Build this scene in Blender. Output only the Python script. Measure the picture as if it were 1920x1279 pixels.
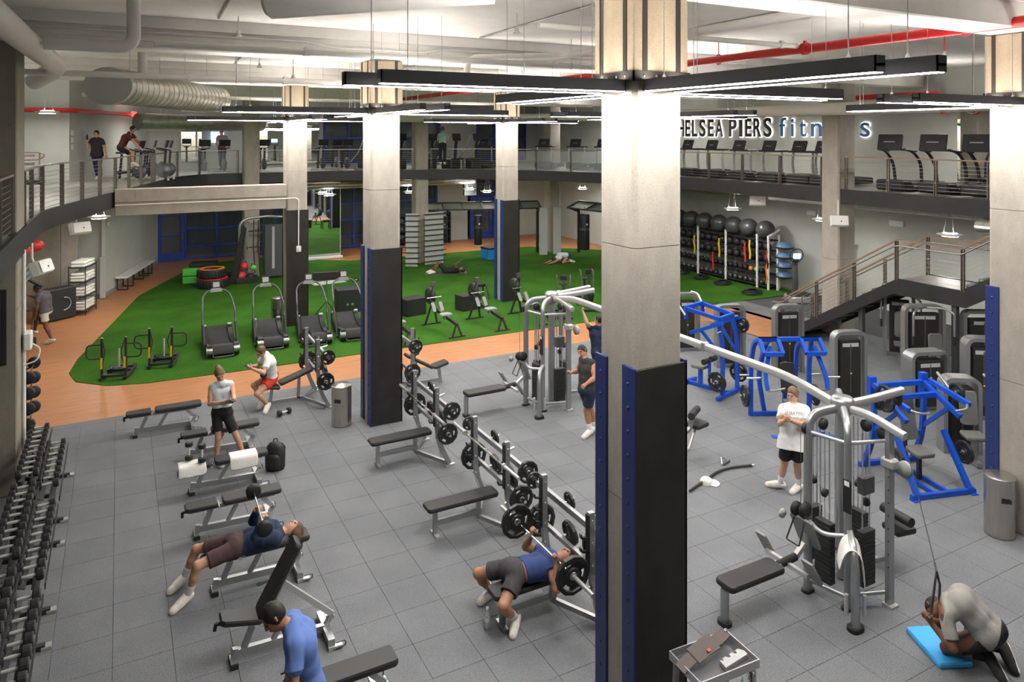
import bpy, bmesh, math, random
import numpy as np
from mathutils import Vector, Matrix
random.seed(7)
for o in list(bpy.data.objects): bpy.data.objects.remove(o)
SC = bpy.context.scene
COL = SC.collection
# ------------------------------------------------------------------ camera
YAW = 0.49274
cam = bpy.data.cameras.new('camera'); cam.sensor_width = 36.0
cam.lens = 1373.25 * 36 / 1920
cam.shift_y = (252.72 - 639.5) / 1920
cam.clip_end = 200
co = bpy.data.objects.new('camera', cam); COL.objects.link(co)
co.location = (0, 0, 5.871); co.rotation_euler = (math.pi / 2, 0, -YAW)
SC.camera = co
# ------------------------------------------------------------------ world, exposure
w = bpy.data.worlds.new('world'); SC.world = w; w.use_nodes = True
w.node_tree.nodes['Background'].inputs[0].default_value = (0.55, 0.58, 0.62, 1)
w.node_tree.nodes['Background'].inputs[1].default_value = 0.4
SC.view_settings.view_transform = 'Standard'
SC.view_settings.look = 'None'
SC.view_settings.gamma = 1.0
SC.view_settings.use_curve_mapping = False
SC.view_settings.exposure = 1.43
SC.cycles.use_denoising = True
SC.cycles.max_bounces = 5
SC.cycles.diffuse_bounces = 3
SC.cycles.glossy_bounces = 3
SC.cycles.transmission_bounces = 2
SC.cycles.transparent_max_bounces = 5
SC.cycles.use_adaptive_sampling = True
SC.cycles.adaptive_threshold = 0.06
SC.cycles.sample_clamp_indirect = 6.0
BAR_DOWN, BAR_UP, PENDANT = 34.0, 14.0, 42.0
# ------------------------------------------------------------------ materials
MAT = {}
def _nodes(name):
    m = bpy.data.materials.new(name); m.use_nodes = True
    nt = m.node_tree; b = nt.nodes['Principled BSDF']
    return m, nt, b
def mat(name, col, rough=0.5, metal=0.0, var=0.0, scale=8.0, bump=0.0, bscale=None, emit=None, es=1.0, col2=None, spec=None, stretch=None, detail=4.0, alpha=None, trans=None):
    if name in MAT: return MAT[name]
    m, nt, b = _nodes(name)
    b.inputs['Base Color'].default_value = (*col, 1)
    b.inputs['Roughness'].default_value = rough
    b.inputs['Metallic'].default_value = metal
    if spec is not None: b.inputs['Specular IOR Level'].default_value = spec
    if trans is not None: b.inputs['Transmission Weight'].default_value = trans
    if alpha is not None: b.inputs['Alpha'].default_value = alpha
    if var or bump or col2:
        tc = nt.nodes.new('ShaderNodeTexCoord'); mp = nt.nodes.new('ShaderNodeMapping')
        nt.links.new(tc.outputs['Object'], mp.inputs[0])
        if stretch: mp.inputs['Scale'].default_value = stretch
        n = nt.nodes.new('ShaderNodeTexNoise'); n.inputs['Scale'].default_value = scale; n.inputs['Detail'].default_value = detail
        nt.links.new(mp.outputs[0], n.inputs[0])
        if var or col2:
            r = nt.nodes.new('ShaderNodeValToRGB')
            c2 = col2 or tuple(min(1, c * (1 + var)) for c in col)
            c1 = col if col2 else tuple(c * (1 - var) for c in col)
            r.color_ramp.elements[0].position = .35; r.color_ramp.elements[1].position = .65
            r.color_ramp.elements[0].color = (*c1, 1); r.color_ramp.elements[1].color = (*c2, 1)
            nt.links.new(n.outputs[0], r.inputs[0]); nt.links.new(r.outputs[0], b.inputs['Base Color'])
        if bump:
            n2 = n
            if bscale:
                n2 = nt.nodes.new('ShaderNodeTexNoise'); n2.inputs['Scale'].default_value = bscale; n2.inputs['Detail'].default_value = 3
                nt.links.new(mp.outputs[0], n2.inputs[0])
            bp = nt.nodes.new('ShaderNodeBump'); bp.inputs['Strength'].default_value = bump; bp.inputs['Distance'].default_value = 0.02
            nt.links.new(n2.outputs[0], bp.inputs['Height']); nt.links.new(bp.outputs[0], b.inputs['Normal'])
    if emit:
        b.inputs['Emission Color'].default_value = (*emit, 1); b.inputs['Emission Strength'].default_value = es
    MAT[name] = m
    return m
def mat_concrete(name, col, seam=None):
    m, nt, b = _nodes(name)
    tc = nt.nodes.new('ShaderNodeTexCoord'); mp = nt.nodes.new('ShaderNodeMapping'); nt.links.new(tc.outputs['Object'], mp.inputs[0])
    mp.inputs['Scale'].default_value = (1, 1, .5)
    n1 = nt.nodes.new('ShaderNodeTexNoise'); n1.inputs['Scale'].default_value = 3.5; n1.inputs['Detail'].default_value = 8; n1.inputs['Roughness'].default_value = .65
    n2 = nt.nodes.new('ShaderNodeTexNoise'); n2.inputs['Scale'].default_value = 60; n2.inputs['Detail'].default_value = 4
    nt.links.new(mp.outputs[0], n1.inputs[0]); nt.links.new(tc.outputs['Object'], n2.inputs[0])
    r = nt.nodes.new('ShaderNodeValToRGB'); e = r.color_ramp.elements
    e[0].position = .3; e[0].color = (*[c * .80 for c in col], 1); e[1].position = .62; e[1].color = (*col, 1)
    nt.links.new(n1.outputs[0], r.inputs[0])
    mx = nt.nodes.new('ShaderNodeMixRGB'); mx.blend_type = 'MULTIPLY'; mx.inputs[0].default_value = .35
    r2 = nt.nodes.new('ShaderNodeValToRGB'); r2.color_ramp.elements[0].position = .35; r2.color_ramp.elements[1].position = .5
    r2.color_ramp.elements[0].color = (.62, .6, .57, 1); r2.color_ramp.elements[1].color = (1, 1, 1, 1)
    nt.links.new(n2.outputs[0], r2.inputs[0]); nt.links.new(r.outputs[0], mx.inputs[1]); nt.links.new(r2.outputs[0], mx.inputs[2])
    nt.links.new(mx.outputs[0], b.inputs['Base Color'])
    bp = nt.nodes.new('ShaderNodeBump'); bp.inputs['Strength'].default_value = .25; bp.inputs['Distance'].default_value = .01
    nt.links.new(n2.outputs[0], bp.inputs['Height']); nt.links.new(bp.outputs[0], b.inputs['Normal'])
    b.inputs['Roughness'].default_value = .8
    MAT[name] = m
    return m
def mat_speckle(name, base, fleck, amount=.62, scale=260, rough=.8):
    m, nt, b = _nodes(name)
    tc = nt.nodes.new('ShaderNodeTexCoord')
    g = nt.nodes.new('ShaderNodeNewGeometry')
    n = nt.nodes.new('ShaderNodeTexNoise'); n.inputs['Scale'].default_value = scale; n.inputs['Detail'].default_value = 2
    n3 = nt.nodes.new('ShaderNodeTexNoise'); n3.inputs['Scale'].default_value = 1.1; n3.inputs['Detail'].default_value = 5
    nt.links.new(g.outputs['Position'], n.inputs[0]); nt.links.new(g.outputs['Position'], n3.inputs[0])
    r = nt.nodes.new('ShaderNodeValToRGB'); e = r.color_ramp.elements
    e[0].position = amount - .1; e[0].color = (*base, 1); e[1].position = amount + .04; e[1].color = (*fleck, 1)
    nt.links.new(n.outputs[0], r.inputs[0])
    mx = nt.nodes.new('ShaderNodeMixRGB'); mx.blend_type = 'MULTIPLY'; mx.inputs[0].default_value = 1
    r3 = nt.nodes.new('ShaderNodeValToRGB'); r3.color_ramp.elements[0].color = (.82, .82, .83, 1); r3.color_ramp.elements[1].color = (1.08, 1.08, 1.08, 1)
    r3.color_ramp.elements[0].position = .3; r3.color_ramp.elements[1].position = .7
    nt.links.new(n3.outputs[0], r3.inputs[0]); nt.links.new(r.outputs[0], mx.inputs[1]); nt.links.new(r3.outputs[0], mx.inputs[2])
    # each tile a touch different
    oi = nt.nodes.new('ShaderNodeObjectInfo'); mr = nt.nodes.new('ShaderNodeMapRange')
    mr.inputs[3].default_value = .96; mr.inputs[4].default_value = 1.04
    nt.links.new(oi.outputs['Random'], mr.inputs[0])
    mm = nt.nodes.new('ShaderNodeMixRGB'); mm.blend_type = 'MULTIPLY'; mm.inputs[0].default_value = 1
    nt.links.new(mx.outputs[0], mm.inputs[1]); nt.links.new(mr.outputs[0], mm.inputs[2])
    nt.links.new(mm.outputs[0], b.inputs['Base Color'])
    bp = nt.nodes.new('ShaderNodeBump'); bp.inputs['Strength'].default_value = .3; bp.inputs['Distance'].default_value = .004
    nt.links.new(n.outputs[0], bp.inputs['Height']); nt.links.new(bp.outputs[0], b.inputs['Normal'])
    b.inputs['Roughness'].default_value = rough
    MAT[name] = m
    return m
def mat_wood_floor(name):
    m, nt, b = _nodes(name)
    g = nt.nodes.new('ShaderNodeNewGeometry'); mp = nt.nodes.new('ShaderNodeMapping')
    mp.inputs['Scale'].default_value = (.7, 14, 1)
    nt.links.new(g.outputs['Position'], mp.inputs[0])
    n = nt.nodes.new('ShaderNodeTexNoise'); n.inputs['Scale'].default_value = 2.2; n.inputs['Detail'].default_value = 7; n.inputs['Roughness'].default_value = .6
    nt.links.new(mp.outputs[0], n.inputs[0])
    r = nt.nodes.new('ShaderNodeValToRGB'); e = r.color_ramp.elements
    e[0].position = .32; e[0].color = (.38, .15, .058, 1); e[1].position = .68; e[1].color = (.56, .26, .115, 1)
    nt.links.new(n.outputs[0], r.inputs[0])
    bk = nt.nodes.new('ShaderNodeTexBrick'); bk.inputs['Scale'].default_value = 1.0
    bk.inputs['Brick Width'].default_value = 1.2; bk.inputs['Row Height'].default_value = .12; bk.inputs['Mortar Size'].default_value = .004
    bk.inputs['Color1'].default_value = (1, 1, 1, 1); bk.inputs['Color2'].default_value = (.88, .87, .86, 1); bk.inputs['Mortar'].default_value = (.72, .68, .64, 1)
    nt.links.new(g.outputs['Position'], bk.inputs[0])
    mx = nt.nodes.new('ShaderNodeMixRGB'); mx.blend_type = 'MULTIPLY'; mx.inputs[0].default_value = .8
    nt.links.new(r.outputs[0], mx.inputs[1]); nt.links.new(bk.outputs[0], mx.inputs[2]); nt.links.new(mx.outputs[0], b.inputs['Base Color'])
    b.inputs['Roughness'].default_value = .42
    MAT[name] = m
    return m
def mat_turf(name):
    m, nt, b = _nodes(name)
    g = nt.nodes.new('ShaderNodeNewGeometry')
    n = nt.nodes.new('ShaderNodeTexNoise'); n.inputs['Scale'].default_value = 55; n.inputs['Detail'].default_value = 3
    n2 = nt.nodes.new('ShaderNodeTexNoise'); n2.inputs['Scale'].default_value = .8; n2.inputs['Detail'].default_value = 4
    for k in (n, n2): nt.links.new(g.outputs['Position'], k.inputs[0])
    r = nt.nodes.new('ShaderNodeValToRGB'); e = r.color_ramp.elements
    e[0].position = .3; e[0].color = (.014, .058, .005, 1); e[1].position = .7; e[1].color = (.066, .195, .022, 1)
    nt.links.new(n.outputs[0], r.inputs[0])
    r2 = nt.nodes.new('ShaderNodeValToRGB'); r2.color_ramp.elements[0].color = (.78, .8, .75, 1); r2.color_ramp.elements[1].color = (1.15, 1.1, 1.1, 1)
    r2.color_ramp.elements[0].position = .35; r2.color_ramp.elements[1].position = .65
    nt.links.new(n2.outputs[0], r2.inputs[0])
    mx = nt.nodes.new('ShaderNodeMixRGB'); mx.blend_type = 'MULTIPLY'; mx.inputs[0].default_value = 1
    nt.links.new(r.outputs[0], mx.inputs[1]); nt.links.new(r2.outputs[0], mx.inputs[2]); nt.links.new(mx.outputs[0], b.inputs['Base Color'])
    bp = nt.nodes.new('ShaderNodeBump'); bp.inputs['Strength'].default_value = .8; bp.inputs['Distance'].default_value = .02
    nt.links.new(n.outputs[0], bp.inputs['Height']); nt.links.new(bp.outputs[0], b.inputs['Normal'])
    b.inputs['Roughness'].default_value = .95; b.inputs['Specular IOR Level'].default_value = .1
    MAT[name] = m
    return m
mat_concrete('concrete', (.42, .38, .33)); mat_concrete('concrete_shaded', (.30, .27, .215)); mat_concrete('casing', (.46, .37, .265))  # second tone is the column concrete with shade put into its colour
mat_speckle('rubber', (.112, .118, .129), (.35, .36, .375), scale=150); mat_speckle('rubber_under', (.05, .05, .052), (.1, .1, .1))
mat_wood_floor('wood_floor'); mat_turf('turf')
mat('wall_gray', (.47, .485, .45), .85, var=.04, scale=1.5); mat('ceil', (.80, .775, .735), .8, var=.06, scale=1.2, bump=.05)
mat('white_paint', (.80, .775, .735), .55); mat('fascia', (.02, .0195, .021), .45, var=.15, scale=4)
mat('mezz_floor', (.32, .31, .285), .45, var=.12, scale=3); mat('steel_rail', (.32, .28, .25), .35, .8); mat('cable', (.5, .5, .48), .3, .9)
mat('rail_wood', (.30, .19, .13), .4, .3)
mat('black_panel', (.018, .016, .014), .55, var=.3, scale=3, bump=.05); mat('blue_steel', (.018, .035, .155), .42, bump=.04, scale=30)
mat('strap', (.075, .066, .06), .5, .5); mat('black_matte', (.018, .018, .019), .55); mat('black_gloss', (.012, .012, .013), .38)
mat('pad', (.018, .018, .019), .55, bump=.05, scale=60); mat('pad_grey', (.13, .13, .125), .5, bump=.05, scale=60)
mat('silver', (.36, .37, .38), .38, .75); mat('silver_light', (.52, .52, .52), .35, .55); mat('chrome', (.75, .75, .75), .14, 1.0); mat('bright_handle', (.72, .72, .71), .28, .35)
mat('gunmetal', (.11, .112, .118), .42, .5); mat('iron', (.03, .03, .032), .42, .3, bump=.08, scale=40); mat('rubber_black', (.014, .014, .015), .62)
mat('blue_frame', (.008, .075, .50), .32); mat('stainless', (.50, .47, .43), .26, .95, var=.08, scale=3, stretch=(30, 30, .4))
mat('towel', (.78, .76, .72), .95, bump=.3, scale=70); mat('white_plastic', (.80, .79, .77), .4); mat('red_pipe', (.62, .018, .018), .35)
mat('galv', (.50, .49, .45), .33, .85, var=.12, scale=5); mat('galv_cap', (.60, .62, .63), .6, .1); mat('rig_mesh', (.17, .19, .165), .6); mat('rower_seat', (.28, .29, .32), .5)
mat('blue_storefront', (.018, .05, .30), .4); mat('mirror', (.9, .92, .9), .015, 1.0)
mat('glass', (.10, .12, .14), .06, 0, spec=.6, alpha=.55); mat('glass_rail', (.6, .65, .65), .05, alpha=.16)
mat('void_shade', (.03, .034, .04), .8); mat('yellow', (.75, .5, .02), .5); mat('red', (.6, .03, .03), .5); mat('orange', (.8, .22, .03), .5)
mat('green_lime', (.10, .55, .08), .5); mat('blue_box', (.02, .22, .62), .5); mat('blue_mat', (.05, .38, .80), .55)
mat('screen', (.02, .02, .02), .2, emit=(.35, .65, 1), es=1.2); mat('screen_dark', (.05, .06, .06), .2); mat('orange_lens', (.8, .35, .02), .4)
mat('led', (1, 1, 1), .5, emit=(1.0, .97, .92), es=BAR_DOWN); mat('led_up', (1, 1, 1), .5, emit=(1.0, .955, .89), es=BAR_UP)
mat('lamp_disc', (1, 1, 1), .5, emit=(1.0, .97, .90), es=PENDANT); mat('bar_body', (.085, .085, .09), .5)
mat('sign_black', (.035, .026, .024), .5); mat('sign_blue', (.05, .16, .44), .5); mat('halo', (1, 1, 1), .5, emit=(1, .98, .95), es=.9)
mat('exit_red', (.8, .02, .02), .5, emit=(1, .03, .02), es=2.5); mat('red_sign', (.55, .03, .03), .5)
mat('print_white', (.75, .75, .75), .6); mat('grey_plastic', (.25, .255, .26), .5); mat('bosu', (.10, .19, .33), .4); mat('ball_grey', (.06, .06, .065), .3)
mat('grey_light', (.42, .43, .44), .5); mat('chest', (.42, .43, .41), .6)
# ------------------------------------------------------------------ mesh helpers
def V(*a): return Vector(a if len(a) > 1 else a[0])
def frame(p, q, up=(0, 0, 1)):
    p, q = V(p), V(q); d = (q - p); L = d.length; d.normalize(); u = V(up)
    if abs(d.dot(u)) > .985: u = V(1, 0, 0) if abs(d.x) < .9 else V(0, 1, 0)
    s = d.cross(u).normalized(); u = s.cross(d).normalized()
    return d, s, u, L
def fillet(pts, r, n=5):
    pts = [V(p) for p in pts]; out = [pts[0]]
    for i in range(1, len(pts) - 1):
        a, b, c = pts[i - 1], pts[i], pts[i + 1]
        u, v = (a - b), (c - b); k = min(r, u.length * .49, v.length * .49); u.normalize(); v.normalize()
        p0, p1 = b + u * k, b + v * k
        for j in range(n + 1):
            t = j / n; out.append(p0 * (1 - t) ** 2 + b * 2 * t * (1 - t) + p1 * t * t)
    out.append(pts[-1]); return out
class MB:
    def __init__(s): s.v, s.f, s.s, s.M = [], [], [], None
    def add(s, vs, fs, smooth=False):
        o = len(s.v)
        for p in vs:
            p = V(p); s.v.append(tuple(s.M @ p) if s.M else tuple(p))
        for f in fs: s.f.append([i + o for i in f]); s.s.append(smooth)
        return s
    def box(s, c, d, b=0, R=None):
        c = V(c); x, y, z = [k / 2 for k in d]; R = R or Matrix.Identity(3)
        if b <= 0:
            vs = [(i, j, k) for i in (-x, x) for j in (-y, y) for k in (-z, z)]
            fs = [(0, 1, 3, 2), (4, 6, 7, 5), (0, 4, 5, 1), (2, 3, 7, 6), (0, 2, 6, 4), (1, 5, 7, 3)]
        else:
            b = min(b, x * .95, y * .95, z * .95); vs = []; idx = {}
            for i in (-1, 1):
                for j in (-1, 1):
                    for k in (-1, 1):
                        for a in range(3):
                            p = [i * (x - b), j * (y - b), k * (z - b)]; p[a] += (i, j, k)[a] * b
                            idx[(i, j, k, a)] = len(vs); vs.append(tuple(p))
            fs = []
            q = [(-1, -1), (1, -1), (1, 1), (-1, 1)]
            for a in range(3):
                for sg in (-1, 1):
                    f = []
                    for m, n in q:
                        t = [0, 0, 0]; t[a] = sg; t[(a + 1) % 3] = m; t[(a + 2) % 3] = n; f.append(idx[(*t, a)])
                    fs.append(f if sg > 0 else f[::-1])
            for a in range(3):
                b1, c1 = (a + 1) % 3, (a + 2) % 3
                for m in (-1, 1):
                    for n in (-1, 1):
                        def I(e, ax):
                            t = [0, 0, 0]; t[a] = e; t[b1] = m; t[c1] = n; return idx[(*t, ax)]
                        f = [I(-1, b1), I(1, b1), I(1, c1), I(-1, c1)]
                        fs.append(f if m * n < 0 else f[::-1])
            for i in (-1, 1):
                for j in (-1, 1):
                    for k in (-1, 1):
                        f = [idx[(i, j, k, a)] for a in range(3)]; fs.append(f if i * j * k > 0 else f[::-1])
        return s.add([c + R @ V(p) for p in vs], fs)
    def bx(s, x0, x1, y0, y1, z0, z1, b=0): return s.box(((x0 + x1) / 2, (y0 + y1) / 2, (z0 + z1) / 2), (abs(x1 - x0), abs(y1 - y0), abs(z1 - z0)), b)
    def beam(s, p, q, w, h, up=(0, 0, 1), b=0):
        d, sd, u, L = frame(p, q, up); R = Matrix((d, sd, u)).transposed()
        return s.box((V(p) + V(q)) / 2, (L, w, h), b, R)
    def cyl(s, p, q, r, n=12, r2=None, cap=True):
        r2 = r if r2 is None else r2; d, sd, u, L = frame(p, q); p, q = V(p), V(q); vs = []
        for i in range(n):
            a = 2 * math.pi * i / n; e = sd * math.cos(a) + u * math.sin(a); vs += [p + e * r, q + e * r2]
        s.add(vs, [(2 * i, 2 * ((i + 1) % n), 2 * ((i + 1) % n) + 1, 2 * i + 1) for i in range(n)], True)
        if cap:
            s.add([vs[2 * i] for i in range(n)], [tuple(range(n))[::-1]]); s.add([vs[2 * i + 1] for i in range(n)], [tuple(range(n))])
        return s
    def sweep(s, pts, prof, up=(0, 0, 1), smooth=False, closed=False):
        pts = [V(p) for p in pts]; n = len(pts); k = len(prof); vs = []
        u = V(up)
        for i, p in enumerate(pts):
            if closed: d = pts[(i + 1) % n] - pts[i - 1]
            else: d = pts[min(i + 1, n - 1)] - pts[max(i - 1, 0)]
            d.normalize(); uu = u - d * u.dot(d)
            if uu.length < 1e-3: uu = V(1, 0, 0) - d * d.x
            if uu.length < 1e-3: uu = V(0, 1, 0)
            uu.normalize(); sd = d.cross(uu); u = uu if closed or True else u
            for a, b in prof: vs.append(p + sd * a + uu * b)
        fs = []
        for i in range(n if closed else n - 1):
            j = (i + 1) % n
            for m in range(k):
                l = (m + 1) % k; fs.append((i * k + m, i * k + l, j * k + l, j * k + m))
        s.add(vs, [f[::-1] for f in fs], smooth)
        if not closed:
            s.add(vs[:k], [tuple(range(k))]); s.add(vs[-k:], [tuple(range(k))[::-1]])
        return s
    def tube(s, pts, r, n=8, closed=False):
        return s.sweep(pts, [(r * math.cos(2 * math.pi * i / n), r * math.sin(2 * math.pi * i / n)) for i in range(n)], smooth=True, closed=closed)
    def rect(s, pts, w, h, up=(0, 0, 1)):
        return s.sweep(pts, [(-w / 2, -h / 2), (w / 2, -h / 2), (w / 2, h / 2), (-w / 2, h / 2)], up)
    def oval(s, pts, w, h, up=(0, 0, 1), n=12):
        return s.sweep(pts, [(w / 2 * math.copysign(abs(math.cos(a)) ** .6, math.cos(a)), h / 2 * math.copysign(abs(math.sin(a)) ** .6, math.sin(a))) for a in [2 * math.pi * (i + .5) / n for i in range(n)]], up, smooth=True)
    def lathe(s, prof, c=(0, 0, 0), n=20, axis=None, smooth=True):
        c = V(c); A = Matrix.Identity(3)
        if axis:
            d, sd, u, L = frame((0, 0, 0), axis); A = Matrix((sd, u, d)).transposed()
            if A.determinant() < 0: A = Matrix((u, sd, d)).transposed()
        k = len(prof); vs = []
        for i in range(n):
            a = 2 * math.pi * i / n
            for r, z in prof: vs.append(c + A @ V(r * math.cos(a), r * math.sin(a), z))
        fs = []
        for i in range(n):
            j = (i + 1) % n
            for m in range(k - 1): fs.append((i * k + m, j * k + m, j * k + m + 1, i * k + m + 1))
        return s.add(vs, fs, smooth)
    def sph(s, c, r, n=14, sc=(1, 1, 1), R=None):
        c = V(c); m = n // 2; vs = []; fs = []; R = R or Matrix.Identity(3)
        for i in range(m + 1):
            t = math.pi * i / m
            for j in range(n):
                a = 2 * math.pi * j / n
                vs.append(c + R @ V(r * sc[0] * math.sin(t) * math.cos(a), r * sc[1] * math.sin(t) * math.sin(a), r * sc[2] * math.cos(t)))
        for i in range(m):
            for j in range(n): fs.append((i * n + j, (i + 1) * n + j, (i + 1) * n + (j + 1) % n, i * n + (j + 1) % n))
        return s.add(vs, fs, True)
    def prism(s, poly, t, org=(0, 0, 0), X=(1, 0, 0), Y=(0, 1, 0), b=0):
        """polygon in the X,Y plane, extruded by t along X x Y, with a chamfer b on both rims"""
        org, X, Y = V(org), V(X), V(Y); N = X.cross(Y).normalized(); n = len(poly)
        if b > 0:
            cx = sum(p[0] for p in poly) / n; cy = sum(p[1] for p in poly) / n
            rad = max(math.hypot(p[0] - cx, p[1] - cy) for p in poly)
            ins = []
            for i in range(n):
                a, p, c = V(*poly[i - 1], 0), V(*poly[i], 0), V(*poly[(i + 1) % n], 0)
                e1 = (p - a); e2 = (c - p); n1 = V(-e1.y, e1.x, 0).normalized(); n2 = V(-e2.y, e2.x, 0).normalized()
                m = (n1 + n2); m = m / max(m.length_squared, .2) * 2; q = p + m * b * .5 * (1 if m.length else 0); ins.append((q.x, q.y))
            L = [(ins, 0), (poly, b), (poly, t - b), (ins, t)]
        else: L = [(poly, 0), (poly, t)]
        vs = [org + X * p[0] + Y * p[1] + N * z for pl, z in L for p in pl]; k = len(L)
        fs = [tuple(range(n))[::-1], tuple(range((k - 1) * n, k * n))]
        for l in range(k - 1):
            for i in range(n):
                j = (i + 1) % n; fs.append((l * n + i, l * n + j, (l + 1) * n + j, (l + 1) * n + i))
        return s.add(vs, fs)
    def build(s, name, m, parent=None, kind=None):
        me = bpy.data.meshes.new(name); me.from_pydata(s.v, [], s.f)
        if any(s.s): me.polygons.foreach_set('use_smooth', s.s)
        me.materials.append(MAT[m] if isinstance(m, str) else m); me.update()
        o = bpy.data.objects.new(name, me); COL.objects.link(o)
        if parent: o.parent = parent
        if kind: o['kind'] = kind
        return o
def rrect(L, W, r, n=4):
    out = []
    for cx, cy, a0 in ((L / 2 - r, W / 2 - r, 0), (-L / 2 + r, W / 2 - r, 90), (-L / 2 + r, -W / 2 + r, 180), (L / 2 - r, -W / 2 + r, 270)):
        for i in range(n + 1):
            a = math.radians(a0 + 90 * i / n); out.append((cx + r * math.cos(a), cy + r * math.sin(a)))
    return out
def thing(name, label, cat, loc=(0, 0, 0), rz=0, group=None):
    o = bpy.data.objects.new(name, None); COL.objects.link(o); o.empty_display_size = .1
    o.location = loc; o.rotation_euler = (0, 0, rz); o['label'] = label; o['category'] = cat
    if group: o['group'] = group
    return o
def tag(o, label, cat, group=None):
    o['label'] = label; o['category'] = cat
    if group: o['group'] = group
    return o
def struct(o): o['kind'] = 'structure'; return o
def kids(o): return [c for c in bpy.data.objects if c.parent == o]
def tree_of(o): return [(c, tree_of(c)) for c in kids(o)]
def copy_tree(o, loc=None, rz=None, label=None, group=None, tree=None, parent=None):
    c = o.copy(); COL.objects.link(c)
    if parent is not None: c.parent = parent
    if loc is not None: c.location = loc
    if rz is not None: c.rotation_euler = (0, 0, rz)
    if label: c['label'] = label
    if group: c['group'] = group
    for k, t in (tree if tree is not None else tree_of(o)): copy_tree(k, tree=t, parent=c)
    return c
def rotm(axis, deg): return Matrix.Rotation(math.radians(deg), 3, axis)
R90 = math.pi / 2
# ================================================================== the shell
TS = .6096
TX0, TY0 = -0.0626 - 4 * TS, 13.4626 - 20 * TS          # a grid node
m = MB(); m.bx(-8, 23, -5, 40, -.3, -.014); floor = struct(m.build('floor', 'rubber_under'))
wood_poly = [(-8, 17.35), (16.35, 17.35), (16.35, 15.0), (18.45, 15.0), (18.45, 19.05), (23, 19.05), (23, 40), (-8, 40)]
m = MB(); m.prism(wood_poly, .014, (0, 0, -.014)); struct(m.build('floor_wood', 'wood_floor'))
turf = [(3.0, 19.2), (18.5, 19.0), (22.3, 18.8), (22.3, 30.0), (19, 33.4), (9.5, 33.6), (5.6, 36.4), (3.3, 35.9), (2.6, 34.6), (.64, 29.9), (-.95, 22.2), (-1.08, 21.0), (-.9, 20.2), (-.25, 19.55), (.6, 19.3)]
m = MB(); m.prism(turf, .022, (0, 0, -.006)); struct(m.build('floor_turf', 'turf'))
# rubber tiles: the nearest three hundred one by one, the rest joined
def proj(x, y, z=0.0):
    c, s = math.cos(YAW), math.sin(YAW); r = x * c - y * s; w = x * s + y * c
    return 960 + 1373.25 * r / w, 252.72 + 1373.25 * (5.871 - z) / w, w
cells = []
for i in range(0, 36):
    for j in range(-2, 40):
        cx, cy = TX0 + (i + .5) * TS, TY0 + (j + .5) * TS
        off = 0
        
        y1 = min(cy + TS / 2, 17.35) if cx < 18.45 else min(cy + TS / 2, 19.05)
        if 16.35 < cx < 18.45: y1 = min(y1, 15.0)
        if y1 <= cy - TS / 2 + .05 or cx > 22.5: continue
        px, py, w_ = proj(cx, cy)
        vis = w_ > 1 and -40 < px < 1960 and py < 1320 and not (1125 < px < 1285 and py > 690)
        cells.append((not vis, w_, cx, cy, y1))
cells.sort()
tm = MB(); g = .0018; tm.bx(-TS / 2 + g, TS / 2 - g, -TS / 2 + g, TS / 2 - g, -.013, 0, .0025)
t0 = tm.build('tile', 'rubber', floor); t0.location = (cells[0][2], cells[0][3], 0); n_t = 1; rest = MB()
for vis, w_, cx, cy, y1 in cells[1:]:
    if not vis and n_t < 300 and y1 == cy + TS / 2:
        c = t0.copy(); COL.objects.link(c); c.location = (cx, cy, 0); n_t += 1
    else: rest.bx(cx - TS / 2 + g, cx + TS / 2 - g, cy - TS / 2 + g, y1 - g, -.013, 0)
rest.build('far_tiles', 'rubber', floor, 'stuff')
# walls
def wall(name, p, q, z0, z1, th=.15, m_='wall_gray'):
    m = MB(); p, q = V(*p, 0), V(*q, 0); d = (q - p).normalized(); nrm = V(-d.y, d.x, 0)
    a = [p, q, q + nrm * th, p + nrm * th]
    m.prism([(v.x, v.y) for v in a], z1 - z0, (0, 0, z0)); return struct(m.build(name, m_))
wall('wall_left', (-.47, 30.2), (1.67, 37.5), 0, 3.9)
wall('wall_left_return', (-2.6, 30.6), (-.47, 30.2), 0, 3.9)
wall('wall_left_far', (-2.6, 30.6), (-6, 30.6), 0, 3.9)
wall('wall_left_upper', (-5.6, 29.5), (-1.5, 29.4), 4.24, 7.95)
wall('wall_left_corner', (-1.5, 29.4), (1.2, 37.4), 4.24, 7.95)
wall('wall_left_upper_back', (1.2, 37.4), (6.0, 37.6), 4.24, 7.95)
wall('wall_left_upper_side', (-5.6, -4), (-5.6, 29.5), 4.24, 7.95)
wall('wall_left_low', (-5.6, -4), (-5.6, 30.6), 0, 4.0)
wall('wall_back_upper', (1.7, 39.0), (22.6, 39.0), 0, 7.95)
wall('wall_right', (22.6, 39.0), (22.6, -4), 0, 7.95)
wall('wall_front', (22.6, -4), (-5.6, -4), 0, 7.95)
def baseb(name, p, q):
    m = MB(); p, q = V(*p, 0), V(*q, 0); d = (q - p).normalized(); nrm = V(d.y, -d.x, 0)
    a = [p + nrm * .002, p + nrm * .016, q + nrm * .016, q + nrm * .002]
    m.prism([(v.x, v.y) for v in a], .13, (0, 0, .016)); return struct(m.build(name, 'grey_plastic'))
baseb('baseboard_left', (-.47, 30.2), (1.6, 37.26)); baseb('baseboard_return', (-2.6, 30.6), (-.55, 30.215))
m = MB(); m.bx(-.55, -.43, 30.1, 30.24, .016, 3.85, .01); struct(m.build('trim_1', 'wall_gray'))
m = MB(); m.bx(-.60, -.41, 30.02, 30.10, .016, 1.5, .008); struct(m.build('trim_2', 'grey_light'))
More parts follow.
